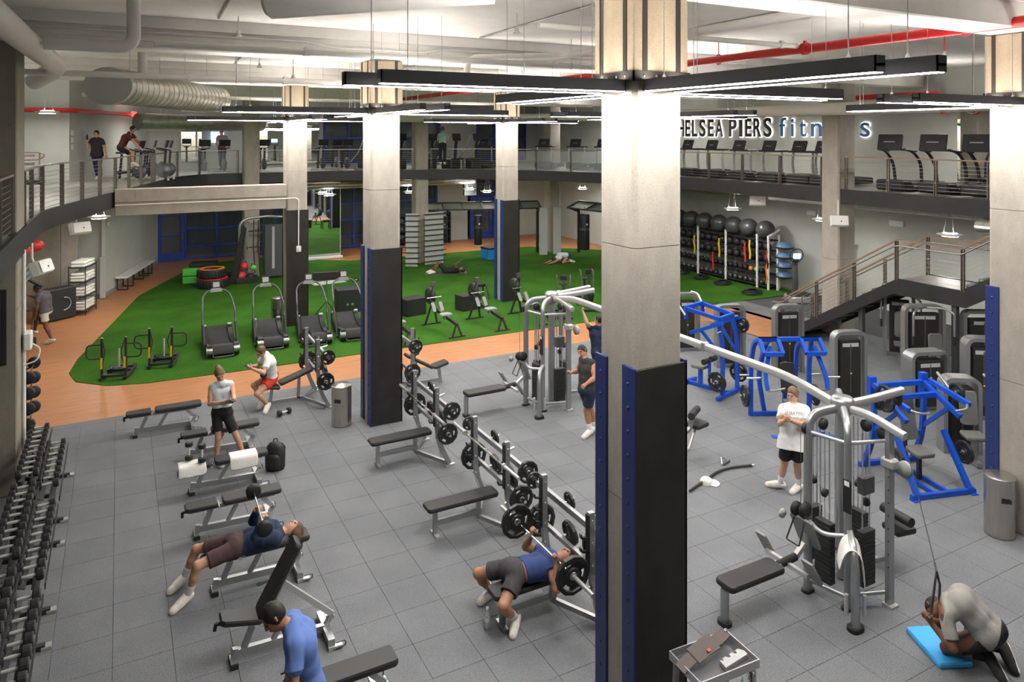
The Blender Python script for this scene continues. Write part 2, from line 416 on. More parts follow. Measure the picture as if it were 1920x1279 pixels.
# ceiling with beams
m = MB(); m.bx(-6, 23, -4.4, 39.4, 7.95, 8.2); struct(m.build('ceiling', 'ceil'))
for i, y in enumerate((6.05, 14.65, 23.2, 31.75)):
    m = MB(); m.bx(-6, 22.6, y - .32, y + .32, 7.38, 7.951, .02); m.bx(-6, 22.6, y - .40, y + .40, 7.74, 7.951)
    struct(m.build('ceiling_beam', 'ceil'))
# mezzanine slab with dark fascia
EDGE = [(-1.45, -4), (-1.45, 17.3), (-1.42, 18.2), (-1.1, 19.6), (1.75, 29.9), (2.15, 31.0), (2.9, 31.8), (4.0, 32.1), (9.0, 32.0), (12.2, 31.4), (14.5, 30.2), (16.1, 28.5), (17.3, 26.4), (18.15, 23.8), (18.58, 21.6), (18.65, 20.2), (18.65, -4)]
def smooth_edge(E_, n=4):
    return [(p.x, p.y) for p in fillet([(x, y, 0) for x, y in E_], 1.2, n)]
ED = smooth_edge(EDGE)
k = next(i for i, p in enumerate(ED) if p[1] > 27)
slab = ED + [(22.6, -4), (22.6, 39.0), (1.7, 39.0), (-5.6, 32.4), (-5.6, -4)]
mz = bpy.data.meshes.new('floor_mezzanine'); bm = bmesh.new()
def extr(bm, poly, z0, z1):
    a = [bm.verts.new((x, y, z0)) for x, y in poly]; b = [bm.verts.new((x, y, z1)) for x, y in poly]
    f0 = bm.faces.new(a); f1 = bm.faces.new(b); n = len(poly)
    for i in range(n): bm.faces.new((a[i], a[(i + 1) % n], b[(i + 1) % n], b[i]))
extr(bm, slab, 3.98, 4.25); bmesh.ops.recalc_face_normals(bm, faces=bm.faces[:]); bm.to_mesh(mz); bm.free()
mz.materials.append(MAT['mezz_floor']); mo = bpy.data.objects.new('floor_mezzanine', mz); COL.objects.link(mo); struct(mo)
m = MB(); m.rect([(x, y, 4.065) for x, y in ED], .06, .43); struct(m.build('trim_fascia', 'fascia'))
# concrete beam from the far column to the left gallery
m = MB(); m.bx(-.1, 4.5, 22.95, 23.35, 3.62, 4.36, .015); m.bx(-.1, 4.5, 22.90, 22.95, 4.0, 4.36, .01)
tag(m.build('concrete_beam', 'concrete'), 'pale concrete beam spanning from the left gallery to a column', 'beam')
m = MB(); m.tube(fillet([(-.1, 22.88, 3.93), (4.86, 22.88, 3.93), (4.86, 22.895, 2.47)], .12), .018)
tag(m.build('conduit', 'white_paint'), 'thin conduit bent down from the concrete beam to an outlet', 'conduit')
m = MB(); m.bx(4.79, 4.93, 22.85, 22.918, 2.28, 2.46, .01); m.lathe([(0, .03), (.035, .03), (.04, 0)], (4.86, 22.85, 2.36), 12, (0, -1, 0))
tag(m.build('outlet_box', 'white_plastic'), 'small white outlet box on the black column panel', 'outlet')
# columns
def column(name, label, x, y, w=.62, d=.60, z1=7.38, panel=True, blue=True, straps=True, arms=True, seams=(4.75, 2.2), glabel=None):
    t = thing(name, label, 'column', (x, y, 0))
    m = MB(); c = .045
    def ch(z0, z1_, e=0):
        p = [(c - e, -e), (w - c + e, -e), (w + e, c - e), (w + e, d - c + e), (w - c + e, d + e), (c - e, d + e), (-e, d - c + e), (-e, c - e)]
        m.prism(p, z1_ - z0, (0, 0, z0))
    cuts = [0] + sorted(s for s in seams if s < z1) + [z1]
    for i in range(len(cuts) - 1):
        ch(cuts[i] + (.004 if i else 0), cuts[i + 1] - .004 if i < len(cuts) - 2 else z1)
        if i: m.prism([(.03, .03), (w - .03, .03), (w - .03, d - .03), (.03, d - .03)], .01, (0, 0, cuts[i] - .005))
    m.build('shaft', 'concrete', t)
    zt = 3.56
    if panel:
        m = MB(); m.bx(-.012, w + .03, -.03, .0, .0, zt, .004); m.build('front_panel', 'black_panel', t)
        m = MB(); m.bx(-.012, w + .03, d, d + .03, .0, zt, .004); m.build('rear_panel', 'black_panel', t)
    if blue:
        for sx, x0 in ((-1, -.03), (1, w)):
            for y0, y1 in ((-.03, .165), (d - .165, d + .03))[0 if panel else 1:]:
                m = MB(); m.bx(x0, x0 + .03, y0, y1, 0, zt + .02, .004); st = m.build('steel_angle', 'blue_steel', t)
                r = MB()
                for k in range(15):
                    r.sph((x0 if sx < 0 else x0 + .03, (y0 + y1) / 2, .12 + k * .235), .02, 8, (.6, 1, 1))
                r.build('rivets', 'blue_steel', st, 'stuff')
    if straps:
        m = MB(); e = .035
        m.bx(-e, w + e, -e, d + e, 6.47, z1 - .01, .01); m.build('casing', 'casing', t)
        for (a, b) in ((.1, -e), (w - .1, -e), (.1, d + e), (w - .1, d + e), (-e, .1), (-e, d - .1), (w + e, .1), (w + e, d - .1)):
            m = MB(); s = (.055, .022) if b in (-e, d + e) else (.022, .055)
            m.bx(a - s[0] / 2, a + s[0] / 2, b - s[1] / 2, b + s[1] / 2, 6.42, z1 - .012); m.build('strap', 'strap', t)
        m = MB()
        for z0, z1_ in ((6.40, 6.50),):
            f = e + .014
            m.bx(-f, w + f, -f, -f + .016, z0, z1_); m.bx(-f, w + f, d + f - .016, d + f, z0, z1_); m.bx(-f, -f + .016, -f, d + f, z0, z1_); m.bx(w + f - .016, w + f, -f, d + f, z0, z1_)
        cb = m.build('collar', 'strap', t); r = MB()
        for k in range(4): r.sph((.08 + k * .155, -e - .014, 6.45), .014, 6); r.sph((-e - .014, .08 + k * .15, 6.45), .014, 6)
        r.build('bolts', 'silver', cb, 'stuff')
    return t
GC = 'concrete columns on the main floor'
COLS = [(4.455, 5.76, 'nearest concrete column with rivetted blue corner steel and black padding, centre right', True),
        (4.475, 14.33, 'concrete column with black padding beside the steel bin, behind the weight benches', True),
        (4.52, 22.95, 'concrete column with black padding standing on the green turf behind the curved treadmills', False),
        (11.86, 22.75, 'concrete column with blue and black padding standing behind the rowing machines', True),
        (11.67, 5.78, 'concrete column with one blue steel strip at the right edge of the photo', True),
        (11.76, 14.33, 'concrete column hidden behind the nearest column', True)]
for x, y, l, bl in COLS:
    if 'hidden' in l: continue
    if x > 11.5 and y < 10:
        column('concrete_column', l, x, y, .62, .62, panel=False, blue=True)
    else: column('concrete_column', l, x, y, blue=bl)
for x, y, l in ((4.5, 31.5, 'bare concrete column rising through the back gallery above the red machines'), (11.9, 31.4, 'bare concrete column behind the wall ladder at the back gallery'), (18.95, 31.3, 'bare concrete column between the two suspension training frames')):
    column('gallery_column', l, x, y, .62, .6, 7.38, False, False, False, False)
column('gallery_column', 'bare concrete column on the right gallery between sign letters and stairs', 18.55, 14.35, .75, .62, 7.38, False, False, False, False)
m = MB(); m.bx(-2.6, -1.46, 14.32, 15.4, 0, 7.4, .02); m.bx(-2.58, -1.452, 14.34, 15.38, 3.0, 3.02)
tag(m.build('corner_column', 'concrete_shaded'), 'big shaded concrete column cut by the left edge of the photo', 'column')  # its shade is carried by the darker concrete colour
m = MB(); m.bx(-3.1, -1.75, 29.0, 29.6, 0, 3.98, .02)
tag(m.build('support_column', 'concrete_shaded'), 'shaded concrete column behind the towel shelf under the left gallery', 'column')
m = MB(); m.bx(-1.75, -1.25, 29.25, 29.6, 0, 3.98, .02)
tag(m.build('pilaster', 'concrete'), 'pale concrete pilaster beside the towel shelf', 'column')
# hanging light bars: arms of two bars each round every column
GB = 'black linear light bars around the columns'
def light_bar(p, q, label):
    z = 6.30; t = thing('light_bar', label, 'light', ((p[0] + q[0]) / 2, (p[1] + q[1]) / 2, z), math.atan2(q[1] - p[1], q[0] - p[0]), GB)
    L = math.dist(p, q)
    m = MB(); m.bx(-L / 2, L / 2, -.05, -.042, 0, .115); m.bx(-L / 2, L / 2, .042, .05, 0, .115); m.bx(-L / 2, -L / 2 + .012, -.05, .05, 0, .115); m.bx(L / 2 - .012, L / 2, -.05, .05, 0, .115); m.bx(-L / 2, L / 2, -.04, .04, .04, .06)
    m.build('housing', 'bar_body', t)
    m = MB(); m.bx(-L / 2 + .012, L / 2 - .012, -.042, .042, -.004, .012); m.build('diffuser', 'led', t)
    m = MB(); m.bx(-L / 2 + .012, L / 2 - .012, -.04, .04, .085, .098); m.build('uplight', 'led_up', t)
    zt = 1.07 if abs(q[1] - p[1]) < .01 else 1.64
    for s in (-1, 1):
        m = MB(); m.cyl((s * (L / 2 - .25), 0, .1), (s * (L / 2 - .25), 0, zt), .004, 5); m.lathe([(.004, .15), (.018, .13), (.018, .1)], (s * (L / 2 - .25), 0, 0), 6); m.build('suspension_wire', 'cable', t)
names_col = ['nearest column', 'column by the steel bin', 'column behind the treadmills', 'column behind the rowers', 'right edge column', 'column behind the nearest column']
for (x, y, l, b), nm in zip(COLS, names_col):
    w, d, L = .62, .60, 2.5
    for s, o in ((0, .12), (1, .49)):
        pos = 'front' if s == 0 else 'rear'
        light_bar((x - .05 - L - (0 if s == 0 else .2), y + o), (x - .05, y + o), '%s of two light bars pointing left from the %s' % (pos, nm))
        light_bar((x + w + .05, y + o), (x + w + .05 + L + (0 if s == 0 else .2), y + o), '%s of two light bars pointing away right from the %s' % (pos, nm))
        pos = 'left' if s == 0 else 'right'
        light_bar((x + o, y - .05 - L - (0 if s == 0 else .2)), (x + o, y - .05), '%s of two light bars pointing nearer from the %s' % (pos, nm))
        light_bar((x + o, y + d + .05), (x + o, y + d + .05 + L + (0 if s == 0 else .2)), '%s of two light bars pointing away left from the %s' % (pos, nm))
# ================================================================== glazing, galleries, stairs, ceiling services
WN = [0]
def storefront(x0, x1, y, z0, z1, nv, hs, door=None, name='window'):
    WN[0] += 1
    t = bpy.data.objects.new('window_%d' % WN[0], None); COL.objects.link(t); t['kind'] = 'structure'; t.location = (x0, y, 0)
    L = x1 - x0; f = .11
    for i in range(nv + 1):
        x = L * i / nv; m = MB(); m.bx(x - f / 2, x + f / 2, -.06, .06, z0, z1); m.build('mullion', 'blue_storefront', t)
    for z in [z0 + .06, z1 - .06] + list(hs):
        m = MB(); m.bx(0, L, -.045, .045, z - .045, z + .045); m.build('transom', 'blue_storefront', t)
    zz = [z0] + list(hs) + [z1]
    for i in range(nv):
        for a, b in zip(zz[:-1], zz[1:]):
            m = MB(); m.bx(L * i / nv + .05, L * (i + 1) / nv - .05, -.006, .006, a + .04, b - .04); m.build('pane', 'glass', t)
    return t
storefront(2.75, 8.2, 37.5, .02, 3.9, 4, (.62, 1.45, 2.3, 3.1))
storefront(9.6, 15.4, 37.5, .02, 3.9, 5, (.62, 1.45, 2.3, 3.1))
storefront(17.3, 19.0, 37.5, 2.4, 3.9, 1, (3.1,))
# glazed blue doors
def blue_door(n, x0, x1, y, z1, rz=0):
    t = bpy.data.objects.new('door_%d' % n, None); COL.objects.link(t); t['kind'] = 'structure'; t.location = (x0, y, 0); t.rotation_euler = (0, 0, rz)
    L = x1 - x0
    for a, b, c, d in ((-.06, .0, 0, z1 + .06), (L, L + .06, 0, z1 + .06), (0, L, z1, z1 + .06)):
        m = MB(); m.bx(a, b, -.07, .07, c + .012, d); m.build('door_frame', 'blue_storefront', t)
    for a, b, c, d in ((.01, .17, .02, z1), (L - .17, L - .01, .02, z1), (.17, L - .17, .02, .42), (.17, L - .17, z1 - .16, z1)):
        m = MB(); m.bx(a, b, -.035, .035, c, d, .004); m.build('door_rail', 'blue_storefront', t)
    for z in (1.2, 2.1):
        m = MB(); m.bx(.17, L - .17, -.02, .02, z, z + .05); m.build('door_bar', 'blue_storefront', t)
    m = MB(); m.bx(.17, L - .17, -.006, .006, .42, z1 - .16); m.build('door_glass', 'glass', t)
    m = MB(); m.tube(fillet([(L - .09, -.035, 1.0), (L - .09, -.11, 1.0), (L - .09, -.11, 1.3), (L - .09, -.035, 1.3)], .03), .014); m.build('door_handle', 'chrome', t)
blue_door(1, 1.55, 2.7, 37.2, 2.95)
blue_door(2, 17.45, 18.75, 37.4, 2.35)
wall('wall_back_left', (8.2, 37.5), (9.6, 37.5), 0, 3.98)
wall('wall_back_mid', (15.4, 37.5), (17.3, 37.5), 0, 3.98)
wall('wall_back_right', (19.0, 37.5), (22.6, 37.5), 0, 3.98)
m = MB(); m.bx(2.6, 19, 38.6, 38.9, .0, 3.9); struct(m.build('wall_studio', 'void_shade'))  # near-black colour stands in for the darkness of the room behind the glass
# plain boards whose colour stands in for lit shapes behind the glazing
for i, (x, z, c) in enumerate(((4.1, 2.5, 'grey_light'), (6.9, 2.0, 'gunmetal'), (10.6, 2.9, 'green_lime'), (12.4, 2.8, 'green_lime'), (13.9, 1.5, 'grey_light'))):
    m = MB(); m.bx(x - .55, x + .55, 38.46, 38.58, z - .32, z + .32, .02)
    tag(m.build('lit_shape_board', c), '%s board standing in for a lit shape behind the glazing, %s' % ({'grey_light': 'pale grey', 'gunmetal': 'dark grey', 'green_lime': 'green'}[c], ('far left', 'left of the mirror', 'right of the mirror', 'over the punching bags', 'low and rightmost')[i]), 'panel')
# free-standing mirror wall
m = MB(); m.bx(7.55, 9.32, 34.62, 34.74, .02, 3.75); struct(m.build('wall_mirror', 'wall_gray'))
m = MB(); m.bx(7.58, 9.28, 34.595, 34.618, .26, 3.7); tag(m.build('mirror', 'mirror'), 'tall wall mirror reflecting the turf, behind the curved treadmills', 'mirror')
m = MB(); m.bx(7.5, 9.4, 34.50, 34.59, .02, .14, .01); struct(m.build('baseboard_mirror', 'white_plastic'))
# upper gallery glazing and mirrors at the back
def upwin(x0, x1, z0, z1, nv, label_n, mt='glass'):
    WN[0] += 1
    t = bpy.data.objects.new('window_%d' % WN[0], None); COL.objects.link(t); t['kind'] = 'structure'; t.location = (x0, 38.95, 0); L = x1 - x0
    for i in range(nv + 1): m = MB(); m.bx(L * i / nv - .05, L * i / nv + .05, -.08, .02, z0, z1); m.build('mullion', 'blue_storefront', t)
    for z in (z0, (z0 + z1) / 2, z1): m = MB(); m.bx(0, L, -.07, .02, z - .05, z + .05); m.build('transom', 'blue_storefront', t)
    for i in range(nv): m = MB(); m.bx(L * i / nv + .05, L * (i + 1) / nv - .05, -.03, -.01, z0, z1); m.build('pane', mt, t)
upwin(9.6, 16.2, 4.4, 7.0, 5, 0, 'glass'); upwin(18.6, 21.8, 4.4, 6.9, 3, 1, 'glass')
m = MB(); m.bx(6.1, 9.3, 38.84, 38.94, 4.4, 6.6); tag(m.build('gallery_mirror', 'mirror'), 'wide mirror on the back gallery wall behind the bikes', 'mirror')
m = MB(); m.bx(22.44, 22.59, 9.0, 13.2, 4.35, 6.9); tag(m.build('gallery_mirror', 'mirror'), 'mirror on the right gallery wall behind the big treadmills', 'mirror')
# ---- railings
def railing(label, pts, posts=None, n_cab=9, z=4.25, h=.95, glass=False, top='steel_rail', tops=True, flat=.075):
    t = thing('railing', label, 'railing', (0, 0, 0))
    P = [V(x, y, z) for x, y in pts]; up = V(0, 0, h)
    m = MB(); m.rect([p + up + V(0, 0, .02) for p in P], .06, .035); m.build('top_rail', top, t)
    # posts along the path
    seg = [0]
    for a, b in zip(P[:-1], P[1:]): seg.append(seg[-1] + (b - a).length)
    def at(s):
        for i in range(len(P) - 1):
            if s <= seg[i + 1] + 1e-6:
                k = (s - seg[i]) / max(seg[i + 1] - seg[i], 1e-6); d = (P[i + 1] - P[i]).normalized(); return P[i].lerp(P[i + 1], k), d
        return P[-1], (P[-1] - P[-2]).normalized()
    n = posts or max(1, round(seg[-1] / 1.45))
    for i in range(n + 1):
        p, d = at(seg[-1] * (i / n) * .985 + seg[-1] * .0075); nn = V(-d.y, d.x, 0); m = MB()
        for s in (-.03, .03): m.beam(p + d * s + V(0, 0, -.02), p + d * s + V(0, 0, h), .012, flat, nn)
        m.beam(p + V(0, 0, .35), p + V(0, 0, .39), .05, .05, nn); m.build('post', 'steel_rail', t)
    if glass:
        for i in range(n):
            a, _ = at(seg[-1] * i / n + .06); b, _ = at(seg[-1] * (i + 1) / n - .06); m = MB(); m.beam(a + V(0, 0, .47), b + V(0, 0, .47), .012, .85); m.build('infill_panel', 'glass_rail', t)
    else:
        for k in range(n_cab):
            zz = .07 + k * (h - .1) / n_cab; m = MB(); m.tube([p + V(0, 0, zz) for p in P], .0045, 5); m.build('cable', 'cable', t)
    return t
ins = lambda L: [(x, y) for x, y in L]
railing('gallery cable railing cut by the left edge, nearer than the big column', [(-1.52, 4.5), (-1.52, 14.2)])
railing('long cable railing of the left gallery in front of the walking person', [(-1.5, 15.6), (-1.5, 17.4), (-1.42, 18.4), (-1.12, 19.75), (1.0, 27.4)], 9)
railing('left gallery railing with grey panels below the spinning bikes', [(1.05, 27.6), (1.72, 30.0), (2.15, 31.1), (2.9, 31.92), (4.4, 32.18)], 4, glass=True)
railing('back gallery railing left of the column on the turf', [(5.2, 32.15), (9.0, 32.08), (11.85, 31.55)], 4)
railing('back gallery cable railing in front of the steppers', [(12.6, 31.35), (14.4, 30.42), (15.2, 29.7)], 2)
railing('curved glass railing at the right back corner of the gallery', [(15.3, 29.6), (16.2, 28.6), (17.36, 26.5), (18.2, 23.9), (18.62, 21.7)], 5, glass=True)
railing('right gallery railing below the sign with black treadmills behind it', [(18.7, 21.5), (18.7, 15.0)], 4, top='rail_wood')
railing('right gallery railing in front of the three big treadmills', [(18.7, 14.25), (18.7, 10.2)], 3, top='rail_wood')
# ---- stairs
st = thing('staircase', 'black steel staircase with a landing rising to the right gallery', 'stairs', (0, 0, 0))
sx0, sx1 = 17.42, 18.72
prof = [(15.35, .02), (11.75, 2.2), (10.15, 2.2), (6.9, 4.2)]
for x in (sx0, sx1):
    m = MB(); top = [(y, z + .02) for y, z in prof]; bot = [(y, max(z - .32, 0.02)) for y, z in prof][::-1]
    bot = [(6.9, 3.86), (10.15 - .1, 1.82), (11.75 + .1, 1.82), (14.9, .02)]
    m.prism([(y, z) for y, z in top] + bot, .06, (x - .03, 0, 0), (0, 1, 0), (0, 0, 1)); m.build('stringer', 'fascia', st)
n = 12
for f, (y0, z0, y1, z1) in enumerate(((15.2, 0, 11.75, 2.2), (10.15, 2.2, 6.95, 4.25))):
    for i in range(1, n):
        y = y0 + (y1 - y0) * (i / n); z = z0 + (z1 - z0) * i / n
        m = MB(); m.bx(sx0 + .03, sx1 - .03, y - .15, y + .15, z - .05, z, .005); td = m.build('tread', 'grey_plastic', st)
        m = MB(); m.bx(sx0 + .03, sx1 - .03, y + .15, y + .165, z - .18, z); m.build('riser', 'fascia', td)
m = MB(); m.bx(sx0 + .03, sx1 - .03, 10.15, 11.75, 2.10, 2.2, .005); m.build('landing', 'mezz_floor', st)
m = MB(); m.bx(sx0 + .2, sx0 + .32, 12.9, 13.02, 0, 1.25); m.build('support_post', 'gunmetal', st)
m = MB(); m.bx(sx0 + .05, sx0 + .17, 10.3, 10.42, 0, 2.1); m.build('support_post', 'gunmetal', st)
for x, sd in ((sx0, 'near'), (sx1, 'far')):
    pts = [(x, 15.42, .98), (x, 11.78, 3.2), (x, 10.12, 3.2), (x, 6.9, 5.2)]
    m = MB(); m.rect(pts, .05, .04); m.build('handrail', 'rail_wood', st)
    q = [(x - .05, 15.75, .62), (x - .05, 15.78, .86), (x - .05, 15.5, .84), (x - .05, 11.78, 3.06), (x - .05, 10.12, 3.06), (x - .05, 6.9, 5.06)]
    m = MB(); m.tube(fillet(q, .12), .02); m.build('grab_rail', 'steel_rail', st)
    for y, z in ((15.42, .0), (14.2, .70), (13.0, 1.43), (11.78, 2.18), (10.12, 2.18), (8.6, 3.15)):
        m = MB()
        for s in (-.03, .03): m.bx(x - .035, x + .035, y + s - .007, y + s + .007, z, z + 1.0)
        m.build('post', 'steel_rail', st)
    for k in range(8):
        o = .10 + k * .108; m = MB(); m.tube([(x, 15.42, o + .02), (x, 11.78, 2.2 + o), (x, 10.12, 2.2 + o), (x, 6.9, 4.2 + o)], .0045, 5); m.build('cable', 'cable', st)
# ---- halo sign letters on the right wall
sg = thing('wall_sign', 'halo-lit lettering high on the right gallery wall, black then blue', 'sign', (22.58, 24.9, 5.81), -R90)
def letter(ch, u, h, m_, wd, parent, stencil=False):
    cu = bpy.data.curves.new('letter', 'FONT'); cu.body = ch; cu.size = 1.0; cu.extrude = .02; cu.offset = .022 if ch.isupper() else .006
    ob = bpy.data.objects.new('tmp', cu); COL.objects.link(ob); dg = bpy.context.evaluated_depsgraph_get(); me = bpy.data.meshes.new_from_object(ob.evaluated_get(dg))
    bpy.data.objects.remove(ob)
    if not me.vertices: return
    co_ = np.array([v.co for v in me.vertices]); x0, x1, y0, y1 = co_[:, 0].min(), co_[:, 0].max(), co_[:, 1].min(), co_[:, 1].max()
    base = {'f': .72, 't': .70, 'i': .71, 'P': .69}.get(ch, None)
    sc_y = h / (.72 if True else 1); sx = wd / (x1 - x0)
    def fit(mesh, grow, yy, nm, mm):
        for v, c in zip(mesh.vertices, co_):
            gx = (c[0] - (x0 + x1) / 2) * (sx + grow / (x1 - x0) * 1.0); gz = (c[1] - (y0 + y1) / 2) * (sc_y + grow / (y1 - y0)) + (y0 + y1) / 2 * sc_y
            v.co = (u + wd / 2 + gx, -yy - c[2] * .6, gz)
        mesh.materials.clear(); mesh.materials.append(MAT[mm]); o = bpy.data.objects.new(nm, mesh); COL.objects.link(o); o.parent = parent; return o
    hal = me.copy()
    L = fit(me, 0, .05, 'letter', m_); hh = fit(hal, .045, .02, 'halo', 'halo'); hh.parent = L
# the photograph hides three letters: the first behind the near column, two behind the gallery column
for ch, y0, wd in (('C', 26.32, .36), ('H', 25.86, .36), ('E', 25.43, .34), ('L', 24.98, .34), ('S', 24.51, .38), ('E', 23.97, .34), ('A', 23.53, .44), ('P', 22.73, .42), ('I', 22.16, .17), ('E', 21.83, .34), ('R', 21.39, .40), ('S', 20.87, .40)): letter(ch, 24.9 - y0, .75, 'sign_black', wd, sg)
for ch, y0, wd in (('f', 20.09, .34), ('i', 19.52, .12), ('t', 19.14, .31), ('n', 18.6, .46), ('e', 17.95, .44), ('s', 17.28, .36), ('s', 16.57, .36)): letter(ch, 24.9 - y0, .75, 'sign_blue', wd, sg)
# ---- ceiling services
def pipe(name, label, pts, r, m_='white_paint', cat='pipe', fl=.25, n=14, coup=(), hang=()):
    t = thing(name, label, cat, (0, 0, 0)); m = MB(); m.tube(fillet(pts, fl, 6), r, n); m.build('run', m_, t)
    for c in coup:
        p, d = V(c[0]), V(c[1]).normalized(); m = MB(); m.cyl(p - d * .05, p + d * .05, r * 1.35, n); m.box(p + V(0, 0, r * 1.4), (.05, .05, r * .8)); m.build('coupling', m_, t)
    for h in hang:
        p = V(h); m = MB(); m.tube([p + V(0, r * 1.25 * math.cos(a), r * 1.25 * math.sin(a)) for a in np.linspace(0, 2 * math.pi, 12)], .012, 5); m.cyl(p + V(0, 0, r), (p.x, p.y, 7.9), .01, 5); m.build('hanger', m_, t)
    return t
pipe('sprinkler_main', 'thick red sprinkler pipe running across the right of the ceiling', [(11.1, -2, 7.45), (11.1, 36, 7.45)], .082, 'red_pipe', coup=[((11.1, 9.3, 7.45), (0, 1, 0)), ((11.1, 16, 7.45), (0, 1, 0))], hang=[(11.1, 6.4, 7.45), (11.1, 11.5, 7.45), (11.1, 20, 7.45)])
pipe('duct_pipe', 'fat white pipe along the right gallery above the sign', [(18.3, 2, 6.62), (18.3, 21.2, 6.62), (16.2, 28.2, 6.62), (10, 32.5, 6.62)], .185, hang=[(18.3, 8.8, 6.62), (18.3, 10.4, 6.62), (18.3, 17.5, 6.62), (18.3, 19, 6.62)])
pipe('sprinkler_pipe', 'long white pipe in front of the middle ceiling beam', [(.5, 13.0, 7.32), (9.5, 13.0, 7.32), (9.5, 13.0, 7.34)], .055, coup=[((2.9, 13.0, 7.32), (1, 0, 0)), ((5.2, 13.0, 7.32), (1, 0, 0)), ((8.0, 13.0, 7.32), (1, 0, 0))], hang=[(4.1, 13.0, 7.32), (8.4, 13.0, 7.32)])
pipe('sprinkler_pipe', 'white pipe below the middle ceiling beam on the left', [(-3.2, 16.4, 7.05), (6, 16.4, 7.05)], .06, coup=[((1.3, 16.4, 7.05), (1, 0, 0)), ((3.2, 16.4, 7.05), (1, 0, 0))], hang=[(2.2, 16.4, 7.05)])
pipe('sprinkler_pipe', 'white pipe with an elbow dropping beside the second column', [(8.3, 6.6, 7.55), (8.3, 13.2, 7.55), (6.5, 14.1, 7.5), (6.5, 14.15, 6.9)], .07)
pipe('sprinkler_pipe', 'thin white branch pipe reaching the red pipe at right', [(5.5, 9.4, 7.5), (11.0, 9.4, 7.5)], .045, coup=[((10.6, 9.4, 7.5), (1, 0, 0))])
pipe('sprinkler_pipe', 'white pipe crossing the back bays under the ceiling', [(-1, 26.2, 7.1), (18, 26.2, 7.1)], .06)
pipe('sprinkler_pipe', 'white pipe behind the far columns near the gallery', [(2, 29.2, 6.75), (12, 29.2, 6.75)], .07)
pipe('drain_pipe', 'fat white pipe coming in from the top left corner', [(-1.36, 4.0, 7.2), (-1.12, 14.2, 7.2), (-1.0, 16.3, 7.16), (-1.5, 17.6, 6.95)], .17, fl=.5)
pipe('drain_pipe', 'white pipe with a right-angle bend rising into the ceiling top left', [(-.96, 12.55, 7.2), (.2, 12.5, 7.2), (.2, 12.5, 7.945)], .10, fl=.2)
m = MB(); m.cyl((1.42, 8.05, 7.30), (3.4, 6.75, 7.42), .2, 22); m.lathe([(0, -.07), (.1, -.065), (.17, -.04), (.2, .0)], (1.42, 8.05, 7.30), 22, (.83, -.55, .05)); tag(m.build('vent_duct', 'white_paint'), 'white duct with a closed round end at the top edge of the photo', 'duct')
for i, (x, y0, y1) in enumerate(((1.2, 2, 13.8), (6.4, 3, 14.0), (9.6, 3, 14.2), (14.5, 4, 14.2), (2.6, 15.2, 22.5), (7.5, 15.2, 22.5))):
    m = MB(); m.cyl((x, y0, 7.925), (x + .35, y1, 7.925), .022, 6); tag(m.build('ceiling_conduit', 'galv'), 'thin conduit clipped to the ceiling, ' + ('over the left benches', 'left of the nearest column', 'right of the nearest column', 'by the red pipe at right', 'left behind the second column', 'behind the second column')[i], 'conduit')
for i, z in enumerate((7.52, 7.66)):
    m = MB(); m.tube(fillet([(-5, 14.30, z), (3.2, 14.30, z), (3.6, 14.30, z - .08), (5.6, 14.30, z - .08), (6.0, 14.30, z), (10.5, 14.30, z)], .1), .018, 6); tag(m.build('beam_conduit', 'white_paint'), ('lower', 'upper')[i] + ' white conduit running along the face of the middle ceiling beam', 'conduit')
# galvanised duct
gd = thing('air_duct', 'galvanised spiral air duct with a slanted grey end cap, upper left', 'duct', (0, 0, 0))
a, b = V(-.05, 17.0, 6.86), V(2.5, 22.4, 6.86); d = (b - a).normalized()
m = MB(); m.cyl(a, b, .36, 28); m.build('duct_body', 'galv', gd)
for k in range(22):
    p = a.lerp(b, (k + .5) / 22); m = MB(); m.tube([p + (d.cross(V(0, 0, 1)) * math.cos(t) + V(0, 0, 1) * math.sin(t)) * .362 for t in np.linspace(0, 2 * math.pi, 28, endpoint=False)], .008, 4, True); m.build('seam', 'galv', gd)
sx_ = V(d.y, -d.x, 0); m = MB(); m.prism([(-.12 + .50 * math.cos(q), .39 * math.sin(q)) for q in np.linspace(0, 2 * math.pi, 28, endpoint=False)], .10, a + d * .0, sx_, V(0, 0, 1), .02); m.build('end_cap', 'galv_cap', gd)
m = MB(); m.cyl(a.lerp(b, .2) + V(0, 0, .3), a.lerp(b, .2) + V(0, 0, 1.0), .1, 14); m.build('branch', 'white_paint', gd)
for k in (.1, .35, .6, .85):
    p = a.lerp(b, k); m = MB(); m.cyl(p + V(0, 0, .36), (p.x, p.y, 7.95), .006, 5); m.build('hanger_wire', 'cable', gd)
gd = thing('air_duct', 'galvanised duct low under the left back ceiling behind the larger one', 'duct', (0, 0, 0))
m = MB(); m.cyl((.6, 30.5, 6.35), (5.5, 33.5, 6.35), .32, 20); m.build('duct_body', 'galv', gd)
gd = thing('air_duct', 'galvanised spiral duct along the wall under the right gallery', 'duct', (0, 0, 0))
m = MB(); m.cyl((21.9, 12, 3.62), (21.9, 30, 3.62), .24, 20); m.build('duct_body', 'galv', gd); m = MB(); m.bx(21.6, 21.72, 17.2, 19.8, 3.42, 3.62, .02); m.build('diffuser_slot', 'galv_cap', gd)
gd = thing('air_duct', 'short duct with a black grille under the right gallery by the stairs', 'duct', (0, 0, 0))
m = MB(); m.cyl((21.4, 9.0, 3.3), (21.4, 12.0, 3.3), .2, 18); m.build('duct_body', 'galv', gd); m = MB(); m.bx(21.17, 21.24, 10.6, 11.1, 3.2, 3.42); m.build('grille', 'black_matte', gd); m = MB(); m.cyl((21.4, 10, 3.45), (21.4, 10, 3.98), .01, 5); m.build('hanger', 'cable', gd)
